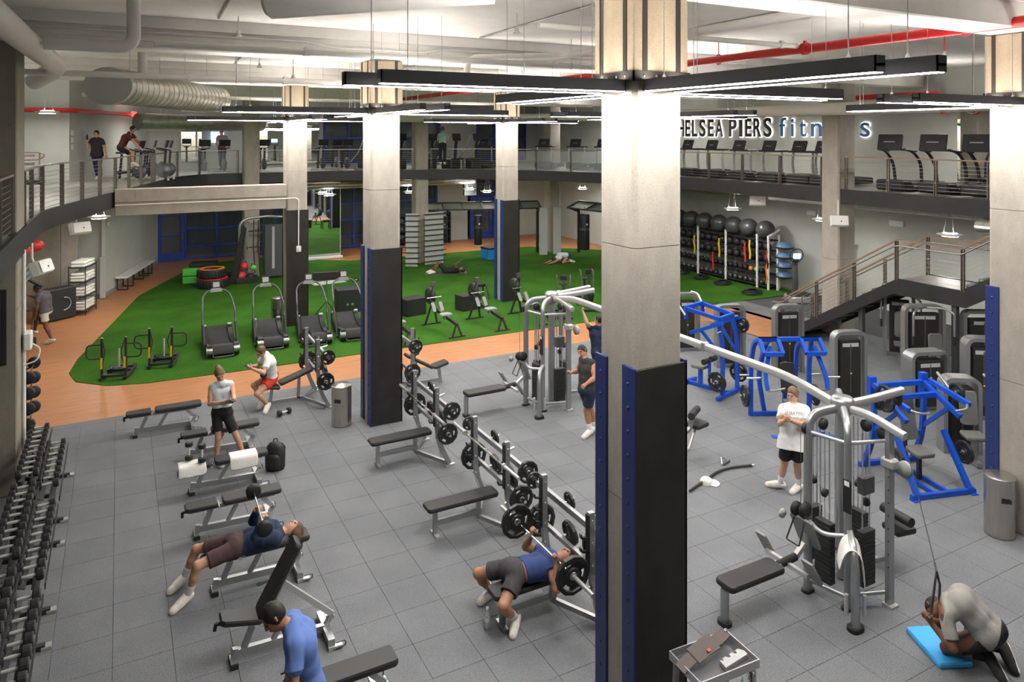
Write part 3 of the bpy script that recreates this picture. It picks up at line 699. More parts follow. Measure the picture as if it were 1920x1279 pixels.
pipe('sprinkler_main', 'red pipe just under the edge of the back gallery', [(2.3, 32.35, 3.82), (4, 33.0, 3.82), (13, 32.6, 3.82), (17.2, 29.2, 3.82), (19.4, 24, 3.82), (19.6, 16, 3.82)], .07, 'red_pipe', fl=.8)
pipe('sprinkler_main', 'red pipe high on the wall at the left gallery', [(-4.9, 29.1, 6.7), (-1.35, 29.1, 6.7), (.9, 35.4, 6.7)], .08, 'red_pipe')
pipe('sprinkler_main', 'red pipe with a short drop at the right back gallery ceiling', [(21.6, 16, 7.1), (21.6, 13.2, 7.1), (21.6, 13.1, 6.5)], .09, 'red_pipe')
pipe('duct_pipe', 'green-grey pipe under the back gallery left of the column', [(5.2, 33.9, 3.5), (16, 33.9, 3.5)], .14, 'galv')
for i, (x, y, z) in enumerate(((1.85, 13.6, 7.6), (6.0, 11.0, 7.6), (14.2, 8.6, 7.4), (3.0, 18.5, 7.5), (3.9, 19.0, 7.3))):
    t = thing('fire_sprinkler', 'small sprinkler head hanging from the ceiling, ' + ('far left', 'left of the nearest column', 'right with a red stem', 'near the second column', 'below the ceiling left of the second column')[i], 'sprinkler', (x, y, z))
    m = MB(); m.cyl((0, 0, .1), (0, 0, 7.951 - z), .012, 6); m.build('stem', 'white_paint' if i != 2 else 'red', t); m = MB(); m.lathe([(0, .1), (.03, .1), (.035, .05), (.07, 0), (0, .0)], n=12); m.build('deflector', 'white_plastic', t)
# pendants under the galleries
def pendant(label, x, y, z, r=.34, top=3.97, up=True):
    t = thing('pendant_lamp', label, 'lamp', (x, y, z), group='round pendant lamps under the galleries')
    m = MB(); m.lathe([(r * .62, .0), (r, .045), (r * .96, .058), (r * .55, .075), (.04, .105), (0, .105)], n=28); m.build('shade', 'white_plastic', t)
    m = MB(); m.lathe([(0, -.006), (r * .60, -.006), (r * .62, .012)], n=24); m.build('diffuser', 'lamp_disc', t)
    m = MB(); m.lathe([(r * .52, .082), (r * .12, .10)], n=24); m.build('uplight', 'lamp_disc', t)
    for k in range(3):
        a = k * 2.094; m = MB(); m.cyl((.16 * math.cos(a), .16 * math.sin(a), .085), (.03 * math.cos(a), .03 * math.sin(a), top - z), .004, 5); m.build('suspension_wire', 'cable', t)
PD = [(-2.1, 21.0, 3.25, 'nearest pendant lamp under the left gallery above the walking man'), (-.55, 26.4, 3.25, 'pendant lamp in front of the red sign under the left gallery'), (8.6, 34.0, 3.05, 'pendant lamp in front of the tall mirror'),
      (12.5, 33.8, 3.05, 'pendant lamp beside the ladder column'), (15.6, 33.6, 3.1, 'pendant lamp above the hanging bags'), (16.3, 33.0, 3.0, 'pendant lamp close left of the rower column'), (19.6, 32.0, 3.1, 'pendant lamp right of the back right column'), (20.9, 31.3, 3.1, 'pendant lamp over the right suspension frame'),
      (20.4, 20.4, 3.05, 'pendant lamp over the exercise ball rack'), (20.4, 16.4, 3.05, 'pendant lamp half behind the gallery column'), (20.4, 12.2, 3.05, 'pendant lamp behind the stair landing'), (20.4, 8.0, 3.1, 'pendant lamp hidden by the right edge column')]
for x, y, z, l in PD[:-1]: pendant(l, x, y, z)
# pendants over the galleries
for i, (x, y) in enumerate(((-2.5, 20.5), (-2.0, 27.5), (1.6, 33.6), (7.5, 35.5), (13.5, 35.0), (20.2, 31.0), (20.6, 24.5), (20.6, 18.5), (20.6, 12.5))):
    pendant('pendant lamp hanging over the %s of the upper gallery' % ('left near part', 'left middle', 'left back part', 'back left part', 'back right part', 'right back corner', 'right far part', 'right middle', 'right near part')[i], x, y, 6.55, .36, 7.95)
# speakers
def speaker(label, x, y, z, rz, tilt=-22, s=1.0):
    t = thing('loudspeaker', label, 'speaker', (x, y, z), rz); R = rotm('X', tilt)
    m = MB(); m.prism([(-.2 * s, -.13 * s), (.2 * s, -.13 * s), (.2 * s, .13 * s), (-.2 * s, .13 * s)], .2 * s, (0, 0, 0), R @ V(1, 0, 0), R @ V(0, 0, 1), .04 * s); m.build('cabinet', 'white_plastic', t)
    m = MB(); m.prism(rrect(.36 * s, .22 * s, .03), .012, R @ V(0, -.21 * s, 0), R @ V(1, 0, 0), R @ V(0, 0, 1)); m.build('grille', 'white_plastic', t)
    m = MB(); m.lathe([(0, .004), (.018, .004), (.018, 0)], R @ V(.03, -.222 * s, -.02), 10, tuple(R @ V(0, -1, 0))); m.build('badge', 'black_matte', t)
    m = MB(); m.tube([(0, .02, .1), (0, .06, .2), (0, .06, max(.3, 3.98 - z))], .018); m.build('bracket', 'white_plastic', t)
speaker('white loudspeaker under the left gallery beside the pendant lamp', -.95, 22.3, 3.38, .5, -20, 1.2)
speaker('white loudspeaker fixed to the big column at the left edge', -1.28, 15.2, 3.52, 1.1, -20, .95)
speaker('white loudspeaker under the right gallery above the ball rack', 19.5, 18.35, 3.55, -.75, -15, 1.3)
speaker('white loudspeaker on the concrete gallery column above the stairs', 18.35, 14.2, 3.35, -.75, -15, 1.2)
# exit sign and small wall items
m = MB(); m.bx(-.14, .14, -.03, .03, 0, .2, .005); o = tag(m.build('exit_sign', 'exit_red'), 'small glowing red exit sign on the left gallery wall', 'sign'); o.location = (.55, 33.9, 6.62); o.rotation_euler = (0, 0, 1.0)
m = MB(); m.bx(-.3, .3, -.02, .02, 0, .42, .004); o = tag(m.build('wall_notice', 'red_sign'), 'red notice board on the wall under the left gallery', 'sign'); o.location = (.35, 32.6, 3.2); o.rotation_euler = (0, 0, 1.28)
m = MB(); m.bx(-.09, .09, -.02, 0, 0, .14, .005); o = tag(m.build('wall_switch', 'white_plastic'), 'white switch plate on the grey wall above the bench', 'switch'); o.location = (-.35, 30.5, 2.55); o.rotation_euler = (0, 0, 1.28)
for i, z in enumerate((5.35, 5.6, 5.85)):
    m = MB(); m.bx(-.1, .1, -.012, 0, 0, .18); o = tag(m.build('wall_notice', 'print_white'), ('lowest', 'middle', 'highest')[i] + ' of three white notices on the left gallery wall', 'sign'); o.location = (-1.42, 29.52, z); o.rotation_euler = (0, 0, 1.25)
m = MB(); m.bx(22.52, 22.6, 15.0, 15.5, 2.85, 3.05, .01); tag(m.build('emergency_light', 'white_plastic'), 'small emergency light on the wall right of the gallery column', 'light')
m = MB(); m.bx(22.52, 22.6, 18.4, 18.8, 2.9, 3.08, .01); tag(m.build('emergency_light', 'white_plastic'), 'small emergency light on the wall above the ball rack', 'light')
# ================================================================== free weights
def pad(m, c, L, W, T, R=None, r=.05, b=.02):
    R = R or Matrix.Identity(3); X, Y = R @ V(1, 0, 0), R @ V(0, 1, 0); N = X.cross(Y)
    m.prism(rrect(L, W, r), T, V(c) - N * T / 2, X, Y, b); return m
def adj_bench(label, x, y, inc=0.0, seat=0.0, rz=0.0):
    t = thing('adjustable_bench', label, 'bench', (x, y, 0), rz, 'grey adjustable benches in a row along the dumbbell rack')
    m = MB(); m.beam((0, 0, .115), (1.0, 0, .085), .06, .085); m.build('base_rail', 'silver', t)
    m = MB(); m.beam((0, -.09, .03), (0, .09, .03), .07, .05); m.beam((0, 0, .03), (.02, 0, .17), .055, .06); f = m.build('front_foot', 'silver', t)
    m = MB(); m.bx(-.04, .04, -.115, -.085, 0, .05); m.bx(-.04, .04, .085, .115, 0, .05); m.build('foot_cap', 'rubber_black', f)
    m = MB(); m.beam((1.02, -.29, .075), (1.02, .29, .075), .075, .075); f = m.build('rear_foot', 'silver', t)
    for s in (-1, 1):
        m = MB(); m.beam((.98, s * .29, .02), (1.14, s * .29, .02), .05, .035); m.build('foot_plate', 'silver_light', f)
        m = MB(); m.tube(fillet([(1.06, s * .33, .03), (1.17, s * .33, .03), (1.17, s * .33, .09), (1.06, s * .33, .09)], .03), .008); m.build('tie_loop', 'gunmetal', f)
    m = MB(); m.beam((.10, 0, .12), (.20, 0, .36), .055, .06, (1, 0, 0)); m.build('seat_post', 'silver', t)
    m = MB(); m.beam((.42, 0, .12), (.56, 0, .36), .05, .05, (1, 0, 0)); m.build('middle_post', 'silver', t)
    piv = V(.30, 0, .40)
    Rb = rotm('Y', -inc); Rs = rotm('Y', seat)
    m = MB(); sp = piv + Rs @ V(-.24, 0, .045); m.prism([(-.22, -.09), (-.18, -.12), (.2, -.135), (.22, -.11), (.22, .11), (.2, .135), (-.18, .12), (-.22, .09)], .06, sp - Rs @ V(0, 0, .03), Rs @ V(1, 0, 0), Rs @ V(0, 1, 0), .018); m.build('seat', 'pad', t)
    m = MB(); m.beam(piv + Rs @ V(-.4, 0, -.01), piv + Rs @ V(0, 0, -.01), .06, .05); m.build('seat_frame', 'silver', t)
    m = MB(); m.cyl(sp + Rs @ V(-.25, -.0, -.05), sp + Rs @ V(-.19, 0, -.05), .02, 8); m.cyl(sp + Rs @ V(-.25, 0, -.12), sp + Rs @ V(-.25, 0, -.04), .02, 8); m.build('adjust_lever', 'rubber_black', t)
    m = MB(); pad(m, piv + Rb @ V(.47, 0, .055), .84, .27, .07, Rb, .05); m.build('backrest', 'pad', t)
    m = MB(); m.beam(piv + Rb @ V(-.02, 0, -.01), piv + Rb @ V(.80, 0, -.01), .06, .055, Rb @ V(0, 0, 1)); m.build('backrest_frame', 'silver', t)
    e = piv + Rb @ V(.62, 0, -.04); m = MB()
    if inc < 20: m.beam(e, (1.08, 0, .20), .05, .06, (1, 0, 1)); m.beam((1.08, 0, .20), (1.0, 0, .08), .05, .05, (1, 0, 0))
    else: m.beam(e - Rb @ V(.2, 0, 0), (1.1, 0, .22), .05, .06); m.beam((1.1, 0, .22), (1.0, 0, .08), .05, .05, (1, 0, 0))
    m.build('ladder_arm', 'silver_light', t)
    m = MB(); m.cyl((1.09, -.06, .21), (1.09, .06, .21), .022, 10); m.cyl(piv + V(0, -.1, 0), piv + V(0, .1, 0), .022, 10); m.build('pivot_pins', 'chrome', t, 'stuff')
    return t
adj_bench('grey flat bench nearest the orange floor, empty', .28, 16.02)
adj_bench('empty flat bench behind the standing woman', 1.14, 14.45)
adj_bench('flat bench covered with white towels and two upright dumbbells', 1.05, 13.05)
adj_bench('empty bench with narrow seat in front of the towel bench', 1.0, 11.6)
adj_bench('bench under the lying man in a navy hoodie', 1.08, 10.08)
adj_bench('bench with its backrest raised steep, behind the man in blue', 1.12, 8.62, 60, 12)
adj_bench('grey bench cut by the bottom edge of the photo', 1.35, 7.3)
# plates -------------------------------------------------------------------
def plate_mesh(m, c, ax, r, th=.05, n=12, grip=True):
    c = V(c); d, s, u, L = frame((0, 0, 0), ax)
    m.lathe([(r * .80, -th * .5), (r * .97, -th * .5), (r, -th * .3), (r, th * .3), (r * .97, th * .5), (r * .80, th * .5), (r * .76, th * .2), (r * .76, -th * .2), (r * .80, -th * .5)], c, n, ax, False)
    m.lathe([(.026, -th * .45), (r * .36, -th * .45), (r * .42, -th * .2), (r * .56, -th * .2), (r * .56, th * .2), (r * .42, th * .2), (r * .36, th * .45), (.026, th * .45), (.026, -th * .45)], c, n, ax, False)
    for k in range(3):
        a0 = k * 2.0944 + .3; poly = []
        for j in range(5): a = a0 + 1.42 * j / 4; poly.append((r * .80 * math.cos(a), r * .80 * math.sin(a)))
        for j in range(5): a = a0 + 1.42 * (4 - j) / 4; poly.append((r * .53 * math.cos(a), r * .53 * math.sin(a)))
        m.prism(poly, th * .4, c - s.cross(u) * th * .2, s, u)
PLATE_R = {45: .225, 35: .19, 25: .16, 10: .115}
def plate(label, c, ax, size, group='black grip weight plates stored on the racks'):
    t = thing('weight_plate', label, 'weight plate', c, 0, group); m = MB(); plate_mesh(m, (0, 0, 0), ax, PLATE_R[size], .055 if size > 20 else .035); m.build('disc', 'iron', t)
    m = MB(); r = PLATE_R[size]; th = (.055 if size > 20 else .035) * .5
    m.lathe([(.027, -th - .004), (r * .20, -th - .004), (r * .20, th + .004), (.027, th + .004)], (0, 0, 0), 12, ax); m.build('hub', 'silver', t); return t
def barbell(label, c, L=2.2, ax=(0, 1, 0), group='chrome olympic barbells'):
    t = thing('barbell', label, 'barbell', c, 0, group); d = V(ax).normalized()
    m = MB(); m.cyl(-d * (L / 2 - .42), d * (L / 2 - .42), .0145, 10); m.build('shaft', 'chrome', t)
    for s in (-1, 1):
        m = MB(); m.cyl(d * s * (L / 2 - .42), d * s * L / 2, .025, 12); m.cyl(d * s * (L / 2 - .45), d * s * (L / 2 - .415), .04, 12); m.build('sleeve', 'silver_light', t)
    return t
def press_station(label, x, y, ht=1.4, sgn=1, benchlen=1.15, inc=0, rise=0.0, pl=(1, 1, 1, 1, 1, 1), nm=''):
    """flat bench along local x, the rack uprights near x=.85, plate horns on cross bars behind them"""
    t = thing('bench_press', label, 'bench press', (x, y, 0), 0 if sgn > 0 else math.pi)
    m = MB()
    if not inc:
        pad(m, (.42, 0, .435), benchlen, .29, .06, None, .06); m.build('bench_pad', 'pad', t)
        m = MB(); m.beam((0, 0, .03), (0, 0, .41), .06, .06, (1, 0, 0)); m.build('front_leg', 'silver', t)
        m = MB(); m.beam((0, -.12, .02), (0, .12, .02), .06, .035); m.build('front_foot', 'silver_light', t)
        m = MB(); m.beam((0, 0, .19), (.75, 0, .19), .05, .075); m.build('centre_rail', 'silver', t)
        m = MB(); m.beam((.7, 0, .1), (.7, 0, .41), .06, .06, (1, 0, 0)); m.build('rear_leg', 'silver', t)
    else:
        R1, R2 = rotm('Y', -inc), rotm('Y', 12)
        pad(m, V(.55, 0, .62) + V(0, 0, 0), .75, .28, .06, R1, .05); m.build('back_pad', 'pad', t)
        m = MB(); pad(m, (.02, 0, .47), .38, .28, .06, R2, .05); m.build('seat', 'pad', t)
        m = MB(); m.beam((0, 0, .03), (.05, 0, .44), .06, .06, (1, 0, 0)); m.build('front_leg', 'silver', t)
        m = MB(); m.beam((0, 0, .12), (.75, 0, .12), .05, .075); m.build('centre_rail', 'silver', t)
        m = MB(); m.beam((.6, 0, .12), (.62, 0, .6), .05, .06, (1, 0, 0)); m.build('rear_leg', 'silver', t)
    for s in (-1, 1):
        y_ = s * .545
        m = MB(); m.rect(fillet([(1.12, s * .60, .04), (.94, y_, .42), (.90, y_, .75), (.90, y_, ht)], .3), .075, .06, (0, 1, 0)); u_ = m.build('upright', 'silver', t)
        m = MB(); m.bx(.845, .862, y_ - .04, y_ + .04, ht - .68, ht - .02, .004); m.build('wear_plate', 'black_matte', u_)
        for k in range(3):
            z = ht - .62 + k * .16; m = MB(); m.beam((.86, y_, z), (.76, y_, z + .03), .04, .022); m.beam((.765, y_, z + .02), (.75, y_, z + .075), .04, .016, (1, 0, 0)); m.build('bar_hook', 'black_matte', u_)
        for k in range(4):
            m = MB(); m.sph((.90 + (.0), y_ - .034, ht - .1 - k * .26), .014, 6); m.build('bolt', 'chrome', u_)
        m = MB(); m.beam((.7, 0, .12), (1.08, s * .6, .06), .05, .06); m.build('base_brace', 'silver', t)
        m = MB(); m.beam((1.04, s * .60, .015), (1.22, s * .60, .015), .07, .03); m.build('foot_plate', 'silver_light', t)
        m = MB(); m.cyl((.88, y_, .52), (1.02, y_ * .9, .12), .014, 8); m.build('tie_rod', 'chrome', t)
    m = MB(); m.beam((1.0, -.88, ht - .28), (1.0, .88, ht - .28), .05, .075); m.build('upper_bar', 'silver', t)
    m = MB(); m.beam((1.0, -.7, .66), (1.0, .7, .66), .05, .06); m.build('lower_bar', 'silver', t)
    horns = [(1.0, -.90, ht - .28, -1), (1.0, .90, ht - .28, 1), (1.0, -.72, .66, -1), (1.0, .72, .66, 1)]
    for hx, hy, hz, s in horns:
        m = MB(); m.cyl((hx, hy, hz), (hx, hy + s * .2, hz), .024, 10); m.build('plate_horn', 'chrome', t)
    for hz in (ht - .28, .70):
        for s in (-.25, .25):
            m = MB(); m.cyl((1.02, s, hz), (1.18, s, hz + .03), .022, 8); m.build('plate_peg', 'chrome', t)
    return t
def dress(nm, x, y, ht, sgn=1):
    k = lambda a: x + sgn * a
    plate('large plate on the near low horn of ' + nm, (k(1.0), y - .80 * 1, .66), (0, 1, 0), 35)
    plate('large plate on the far low horn of ' + nm, (k(1.0), y + .80, .66), (0, 1, 0), 45)
    plate('plate on the near top horn of ' + nm, (k(1.0), y - .99, ht - .28), (0, 1, 0), 25)
    plate('small plate on the far top horn of ' + nm, (k(1.0), y + .98, ht - .28), (0, 1, 0), 10)
    plate('small plate hung behind the upper bar of ' + nm, (k(1.11), y + .25, ht - .262), (1, 0, .18), 10)
    plate('plate hung behind the lower bar of ' + nm, (k(1.12), y - .25, .718), (1, 0, .18), 35)
    plate('second plate hung behind the lower bar of ' + nm, (k(1.12), y + .25, .718), (1, 0, .18), 25)
for nm, x, y in (('the flat bench press nearest the second column', 4.05, 12.58), ('the middle flat bench press', 4.08, 9.98), ('the bench press in use', 4.03, 7.75)):
    press_station({'t': 'flat bench press beside the second column with an empty bar racked', 'm': 'flat bench press in the middle of the row, bar racked and empty', 'b': 'flat bench press in use by the man in a blue shirt'}[('t' if 'second' in nm else 'm' if 'middle' in nm else 'b')], x, y)
    dress(nm, x, y, 1.4)
barbell('empty barbell racked on the bench press beside the second column', (4.83, 12.5, 1.0))
barbell('empty barbell racked on the middle bench press', (4.83, 9.9, 1.155))
press_station('incline press rack with grey bench by the seated man in red shorts', 2.85, 16.3, 1.5, 1, 1, 18)
dress('the incline rack by the seated man', 2.85, 16.3, 1.5)
press_station('incline press rack half hidden behind the second column', 6.68, 16.0, 1.55, -1, 1, 30)
dress('the rack half hidden behind the second column', 6.68, 16.0, 1.55, -1)
# pressed barbell with plates
bz = .80
bb = barbell('barbell loaded with two big plates held by the man pressing', (4.60, 7.77, bz))
for s, l in ((-.72, 'near'), (.72, 'far')):
    plate('big round plate on the %s end of the pressed barbell' % l, (4.60, 7.77 + s * .93, bz), (0, 1, 0), 45, 'plates on the pressed barbell')
# ---- dumbbells
DB = {}
def dumbbell(label, c, s=1.0, ax=(1, 0, 0), group='dumbbells on the long rack'):
    key = round(s, 2)
    t = thing('dumbbell', label, 'dumbbell', c, math.atan2(ax[1], ax[0]), group)
    if ax[2] if len(ax) > 2 else 0: t.rotation_euler = (0, R90, 0)
    if key not in DB:
        m = MB(); m.lathe([(.015, -.08), (.018, -.04), (.0195, 0), (.018, .04), (.015, .08)], n=10, axis=(1, 0, 0)); h = m.build('handle', 'bright_handle', t)
        m = MB(); r = .042 + .036 * s; w_ = .045 + .045 * s
        m.lathe([(0, .074), (r * .8, .074), (r, .074 + .012), (r, .074 + w_ - .012), (r * .86, .074 + w_), (0, .074 + w_)], n=14, axis=(1, 0, 0), smooth=False); a = m.build('head', 'rubber_black', t)
        m = MB(); m.lathe([(0, .0755 + w_), (r * .55, .0755 + w_), (r * .55, .073 + w_)], n=12, axis=(1, 0, 0)); k_ = m.build('end_cap', 'gunmetal', a)
        b = a.copy(); COL.objects.link(b); b.parent = t; b.rotation_euler = (0, 0, math.pi); kk = k_.copy(); COL.objects.link(kk); kk.parent = b
        DB[key] = (h, a, k_)
    else:
        h, a, k_ = DB[key]
        for o, rr in ((h, 0), (a, 0), (a, math.pi)):
            c_ = o.copy(); COL.objects.link(c_); c_.parent = t; c_.rotation_euler = (0, 0, rr)
            if o is a: kk = k_.copy(); COL.objects.link(kk); kk.parent = c_
    return t
units = [(14.95, 12.78), (12.55, 10.38), (10.15, 7.98), (7.75, 5.6)]
for u, (y1, y0) in enumerate(units):
    t = thing('dumbbell_rack', ('farthest', 'second farthest', 'third farthest', 'nearest')[u] + ' black dumbbell rack along the left edge', 'rack', (0, 0, 0))
    for tier, (x, z) in enumerate(((-.95, .49), (-1.19, .80))):
        m = MB(); R = rotm('Y', 18)
        for o in (-.07, .07): m.box((x + o, (y0 + y1) / 2, z - .018 - o * .32), (.085, y1 - y0, .012), 0, R)
        m.box((x + .17, (y0 + y1) / 2, z - .03), (.012, y1 - y0, .07)); m.build('tray', 'black_matte', t)
    for y in (y0 + .25, y1 - .25):
        m = MB(); m.beam((-1.35, y, .03), (-.74, y, .03), .07, .05); f = m.build('foot', 'black_matte', t)
        m = MB(); m.beam((-.78, y, .02), (-.68, y, .02), .1, .03); m.build('foot_plate', 'silver_light', f)
        m = MB(); m.beam((-1.3, y, .04), (-1.3, y, .86), .06, .07, (1, 0, 0)); m.build('upright', 'black_matte', t)
        for x, z in ((-.95, .44), (-1.19, .745)): m = MB(); m.beam((-1.3, y, z + .02), (x + .1, y, z - .02), .05, .05); m.build('bracket', 'black_matte', t)
tiers = ('lower', 'upper')
cnt = 0
for tier, (x, z) in enumerate(((-.95, .565), (-1.19, .875))):
    for u, (y1, y0) in enumerate(units):
        n = 10 if u else 9 + tier
        for k in range(n):
            y = y1 - .12 - (y1 - y0 - .24) * k / (n - 1); s = .45 + .22 * u + .015 * k
            if tier == 0 and u == 0 and k == n - 1: continue
            dumbbell('dumbbell %s from the far end on the %s tier of the %s rack' % (('first', 'second', 'third', 'fourth', 'fifth', 'sixth', 'seventh', 'eighth', 'ninth', 'tenth')[k], tiers[tier], ('farthest', 'second farthest', 'third farthest', 'nearest')[u]), (x, y, z), s)
# fixed barbells stacked on a rack behind the corner column
t = thing('barbell_rack', 'upright rack of fixed barbells beside the big left column', 'rack', (-1.62, 16.75, 0))
for y in (-.35, .35):
    m = MB(); m.beam((0, y, .0), (0, y, 1.45), .07, .07, (1, 0, 0)); m.build('upright', 'black_matte', t); m = MB(); m.beam((-.3, y, .03), (.3, y, .03), .07, .05); m.build('foot', 'black_matte', t)
    for k in range(4): m = MB(); m.beam((.03, y, .42 + k * .29), (.16, y, .46 + k * .29), .04, .025); m.build('hook', 'black_matte', t)
for k in range(4):
    b = thing('fixed_barbell', ('lowest', 'second lowest', 'second highest', 'highest')[k] + ' short fixed barbell on the rack by the left column', 'barbell', (-1.48, 16.75, .485 + k * .29), 0, 'fixed barbells')
    m = MB(); m.cyl((0, -.5, 0), (0, .5, 0), .014, 10); m.build('bar', 'chrome', b)
    for s in (-1, 1): m = MB(); m.lathe([(0, -.05), (.1, -.05), (.115, -.035), (.115, .035), (.1, .05), (0, .05)], (0, s * .52, 0), 16, (0, 1, 0)); m.build('head', 'rubber_black', b)
# loose dumbbells
for i, (x, y) in enumerate(((1.02, 13.1), (1.2, 12.92))):
    d_ = dumbbell(('left', 'right')[i] + ' dumbbell standing upright on the towel bench', (x, y + .05, .66), .55, (1, 0, 1), 'dumbbells standing on the towel bench')
dumbbell('round-headed dumbbell on the floor by the seated man', (3.05, 15.75, .075), .6, (.93, .35))
dumbbell('dumbbell resting at the knee of the seated man', (2.72, 16.25, .80), .8, (.2, .98)).location
# ---- towels, bag, bottle, phone
def cloth(name, label, poly_rows, th=.012, m_='towel', cat='towel'):
    """rows of points across a drape"""
    nr, nc = len(poly_rows), len(poly_rows[0]); vs = []; random.seed(len(label))
    for r in poly_rows:
        for p in r: vs.append((p[0] + random.uniform(-.006, .006), p[1] + random.uniform(-.006, .006), p[2] + random.uniform(0, .008)))
    fs = [(i * nc + j, i * nc + j + 1, (i + 1) * nc + j + 1, (i + 1) * nc + j) for i in range(nr - 1) for j in range(nc - 1)]
    m = MB(); m.add(vs, fs, True); o = m.build(name, m_); s = o.modifiers.new('s', 'SOLIDIFY'); s.thickness = th; s.offset = 1; s2 = o.modifiers.new('u', 'SUBSURF'); s2.levels = s2.render_levels = 1
    return tag(o, label, cat)
cloth('towel', 'white towel folded over the backrest of the towel bench', [[(1.62 + .09 * i, 13.05 + yy, zz) for yy, zz in ((-.19, .30), (-.165, .42), (-.15, .50), (-.07, .505), (.07, .505), (.15, .50), (.165, .42))] for i in range(6)])
cloth('towel', 'white towel under the two upright dumbbells', [[(.84 + .085 * i, 13.05 + yy, zz - (.0 if i < 4 else .0)) for yy, zz in ((-.19, .32 + .04 * (i % 2)), (-.165, .40), (-.14, .497), (-.05, .50), (.05, .50), (.14, .497), (.16, .42))] for i in range(6)])
bp = thing('backpack', 'black backpack standing on the floor by the towel bench', 'backpack', (2.42, 13.3, 0), -.5)
m = MB()
for k in range(6):
    pass
m.lathe([(0, 0), (.15, .0), (.175, .06), (.18, .25), (.15, .40), (.09, .47), (0, .48)], n=16); ob = m.build('bag_body', 'black_matte', bp); ob.scale = (1, .62, 1)
m = MB(); m.lathe([(0, .04), (.11, .04), (.125, .1), (.12, .24), (.08, .29), (0, .3)], n=12); ob = m.build('front_pocket', 'rubber_black', bp); ob.scale = (1, .5, 1); ob.location = (0, -.1, 0)
for s in (-1, 1): m = MB(); m.rect([(s * .07, .10, .42), (s * .1, .17, .33), (s * .11, .16, .18), (s * .1, .10, .06)], .05, .012); m.build('strap', 'black_matte', bp)
m = MB(); m.tube([(-.04, .03, .47), (-.03, .03, .52), (.03, .03, .52), (.04, .03, .47)], .01); m.build('grab_loop', 'black_matte', bp)
b = thing('water_bottle', 'clear plastic water bottle on the floor by the bench presser', 'bottle', (3.86, 7.81, 0))
mat('water', (.75, .82, .85), .06, alpha=.45)
m = MB(); m.lathe([(0, 0), (.033, 0), (.036, .02), (.034, .07), (.036, .12), (.035, .17), (.014, .215), (.013, .235)], n=16); m.build('bottle_body', 'water', b)
m = MB(); m.lathe([(.016, .232), (.016, .255), (0, .258)], n=12); m.build('cap', 'white_plastic', b); m = MB(); m.lathe([(.0368, .09), (.0368, .14)], n=16); m.build('wrapper', 'print_white', b)
def phone(label, c, rz): 
    t = thing('phone', label, 'phone', c, rz); m = MB(); m.prism(rrect(.15, .072, .01), .008, (0, 0, 0), b=.001); m.build('case', 'black_gloss', t); m = MB(); m.prism(rrect(.14, .064, .006), .001, (0, 0, .008)); m.build('display', 'screen_dark', t)
phone('phone lying on the floor beside the lying man', (1.66, 10.0, 0), .3)
# ---- bins
def bin_(label, x, y, r=.19, h=.78):
    t = thing('waste_bin', label, 'bin', (x, y, 0)); m = MB(); m.lathe([(0, .0), (r, .0), (r * 1.01, .03), (r, .04), (r, h - .03), (r * 1.02, h - .02), (r * 1.02, h)], n=32); m.build('bin_body', 'stainless', t)
    m = MB(); m.lathe([(r * 1.02, h), (r * .9, h + .012), (.02, h + .03), (0, h + .03)], n=32); m.build('lid', 'stainless', t)
    m = MB(); m.prism([(-.07, -.03), (.07, -.03), (.06, .03), (-.06, .03)], .01, (-r * .62, -r * .80, h * .66), (.79, -.61, 0), (0, 0, 1)); m.build('wipe_slot', 'black_matte', t)
    m = MB(); m.lathe([(0, .004), (.012, .004), (.012, 0)], (r * .45, -r * .9, h * .3), 10, (.45, -.9, 0)); m.build('lock', 'black_matte', t); return t
bin_('round stainless wipe bin beside the second column', 3.98, 14.72, .2, .80)
bin_('round stainless wipe bin at the foot of the right edge column', 11.42, 6.1, .2, .86)
bin_('tall stainless wipe bin on the turf behind the treadmills', 4.2, 22.7, .19, .98)
# ---- tool cart at the bottom
c = thing('tray_cart', 'grey metal tray stand cut by the bottom edge, beside the nearest column', 'cart', (4.98, 5.22, 0), -.05)
m = MB(); m.bx(-.34, .34, -.22, .22, .86, .87); m.build('tray_base', 'gunmetal', c)
for a in ((-.34, .34, -.23, -.22), (-.34, .34, .22, .23), (-.35, -.34, -.23, .23), (.34, .35, -.23, .23)): m = MB(); m.bx(*a, .85, .93); m.build('tray_rim', 'silver_light', c)
for sx in (-.3, .3):
    for sy in (-.18, .18): m = MB(); m.beam((sx, sy, .86), (sx * 1.1, sy * 1.15, 0), .045, .045, (1, 0, 0)); m.build('leg', 'silver', c)
m = MB(); m.bx(-.3, .3, -.18, .18, .4, .42); m.build('lower_shelf', 'gunmetal', c)
for k in range(3): m = MB(); m.tube([(.1 + k * .08, -.235, .84), (.1 + k * .08, -.27, .82), (.1 + k * .08, -.27, .87)], .006); m.build('hook', 'chrome', c)
mat('leather', (.085, .06, .055), .6, bump=.1, scale=30)
bl = thing('dip_belt', 'brown leather weight belt lying across the tray stand', 'belt', (4.93, 5.3, .885), .12)
m = MB(); pts = [(-.36, -.02, .03), (-.2, .0, .05), (0, .01, .06), (.2, .01, .07), (.36, .04, .07)]
m.rect(pts, .11, .02, (0, -.35, 1)); m.build('strap', 'leather', bl); m = MB(); m.rect([(-.16, .0, .062), (0, .01, .073), (.16, .01, .078)], .16, .012, (0, -.35, 1)); m.build('back_pad', 'leather', bl)
m = MB(); m.tube([(.36 + .03 * math.cos(a), .04, .07 + .03 * math.sin(a)) for a in np.linspace(0, 6.28, 12)], .006, 6); m.build('ring', 'chrome', bl); m = MB(); m.prism(rrect(.04, .03, .004), .003, (.02, -.04, .075), (1, 0, 0), (0, .9, .3)); m.build('woven_label', 'red', bl)
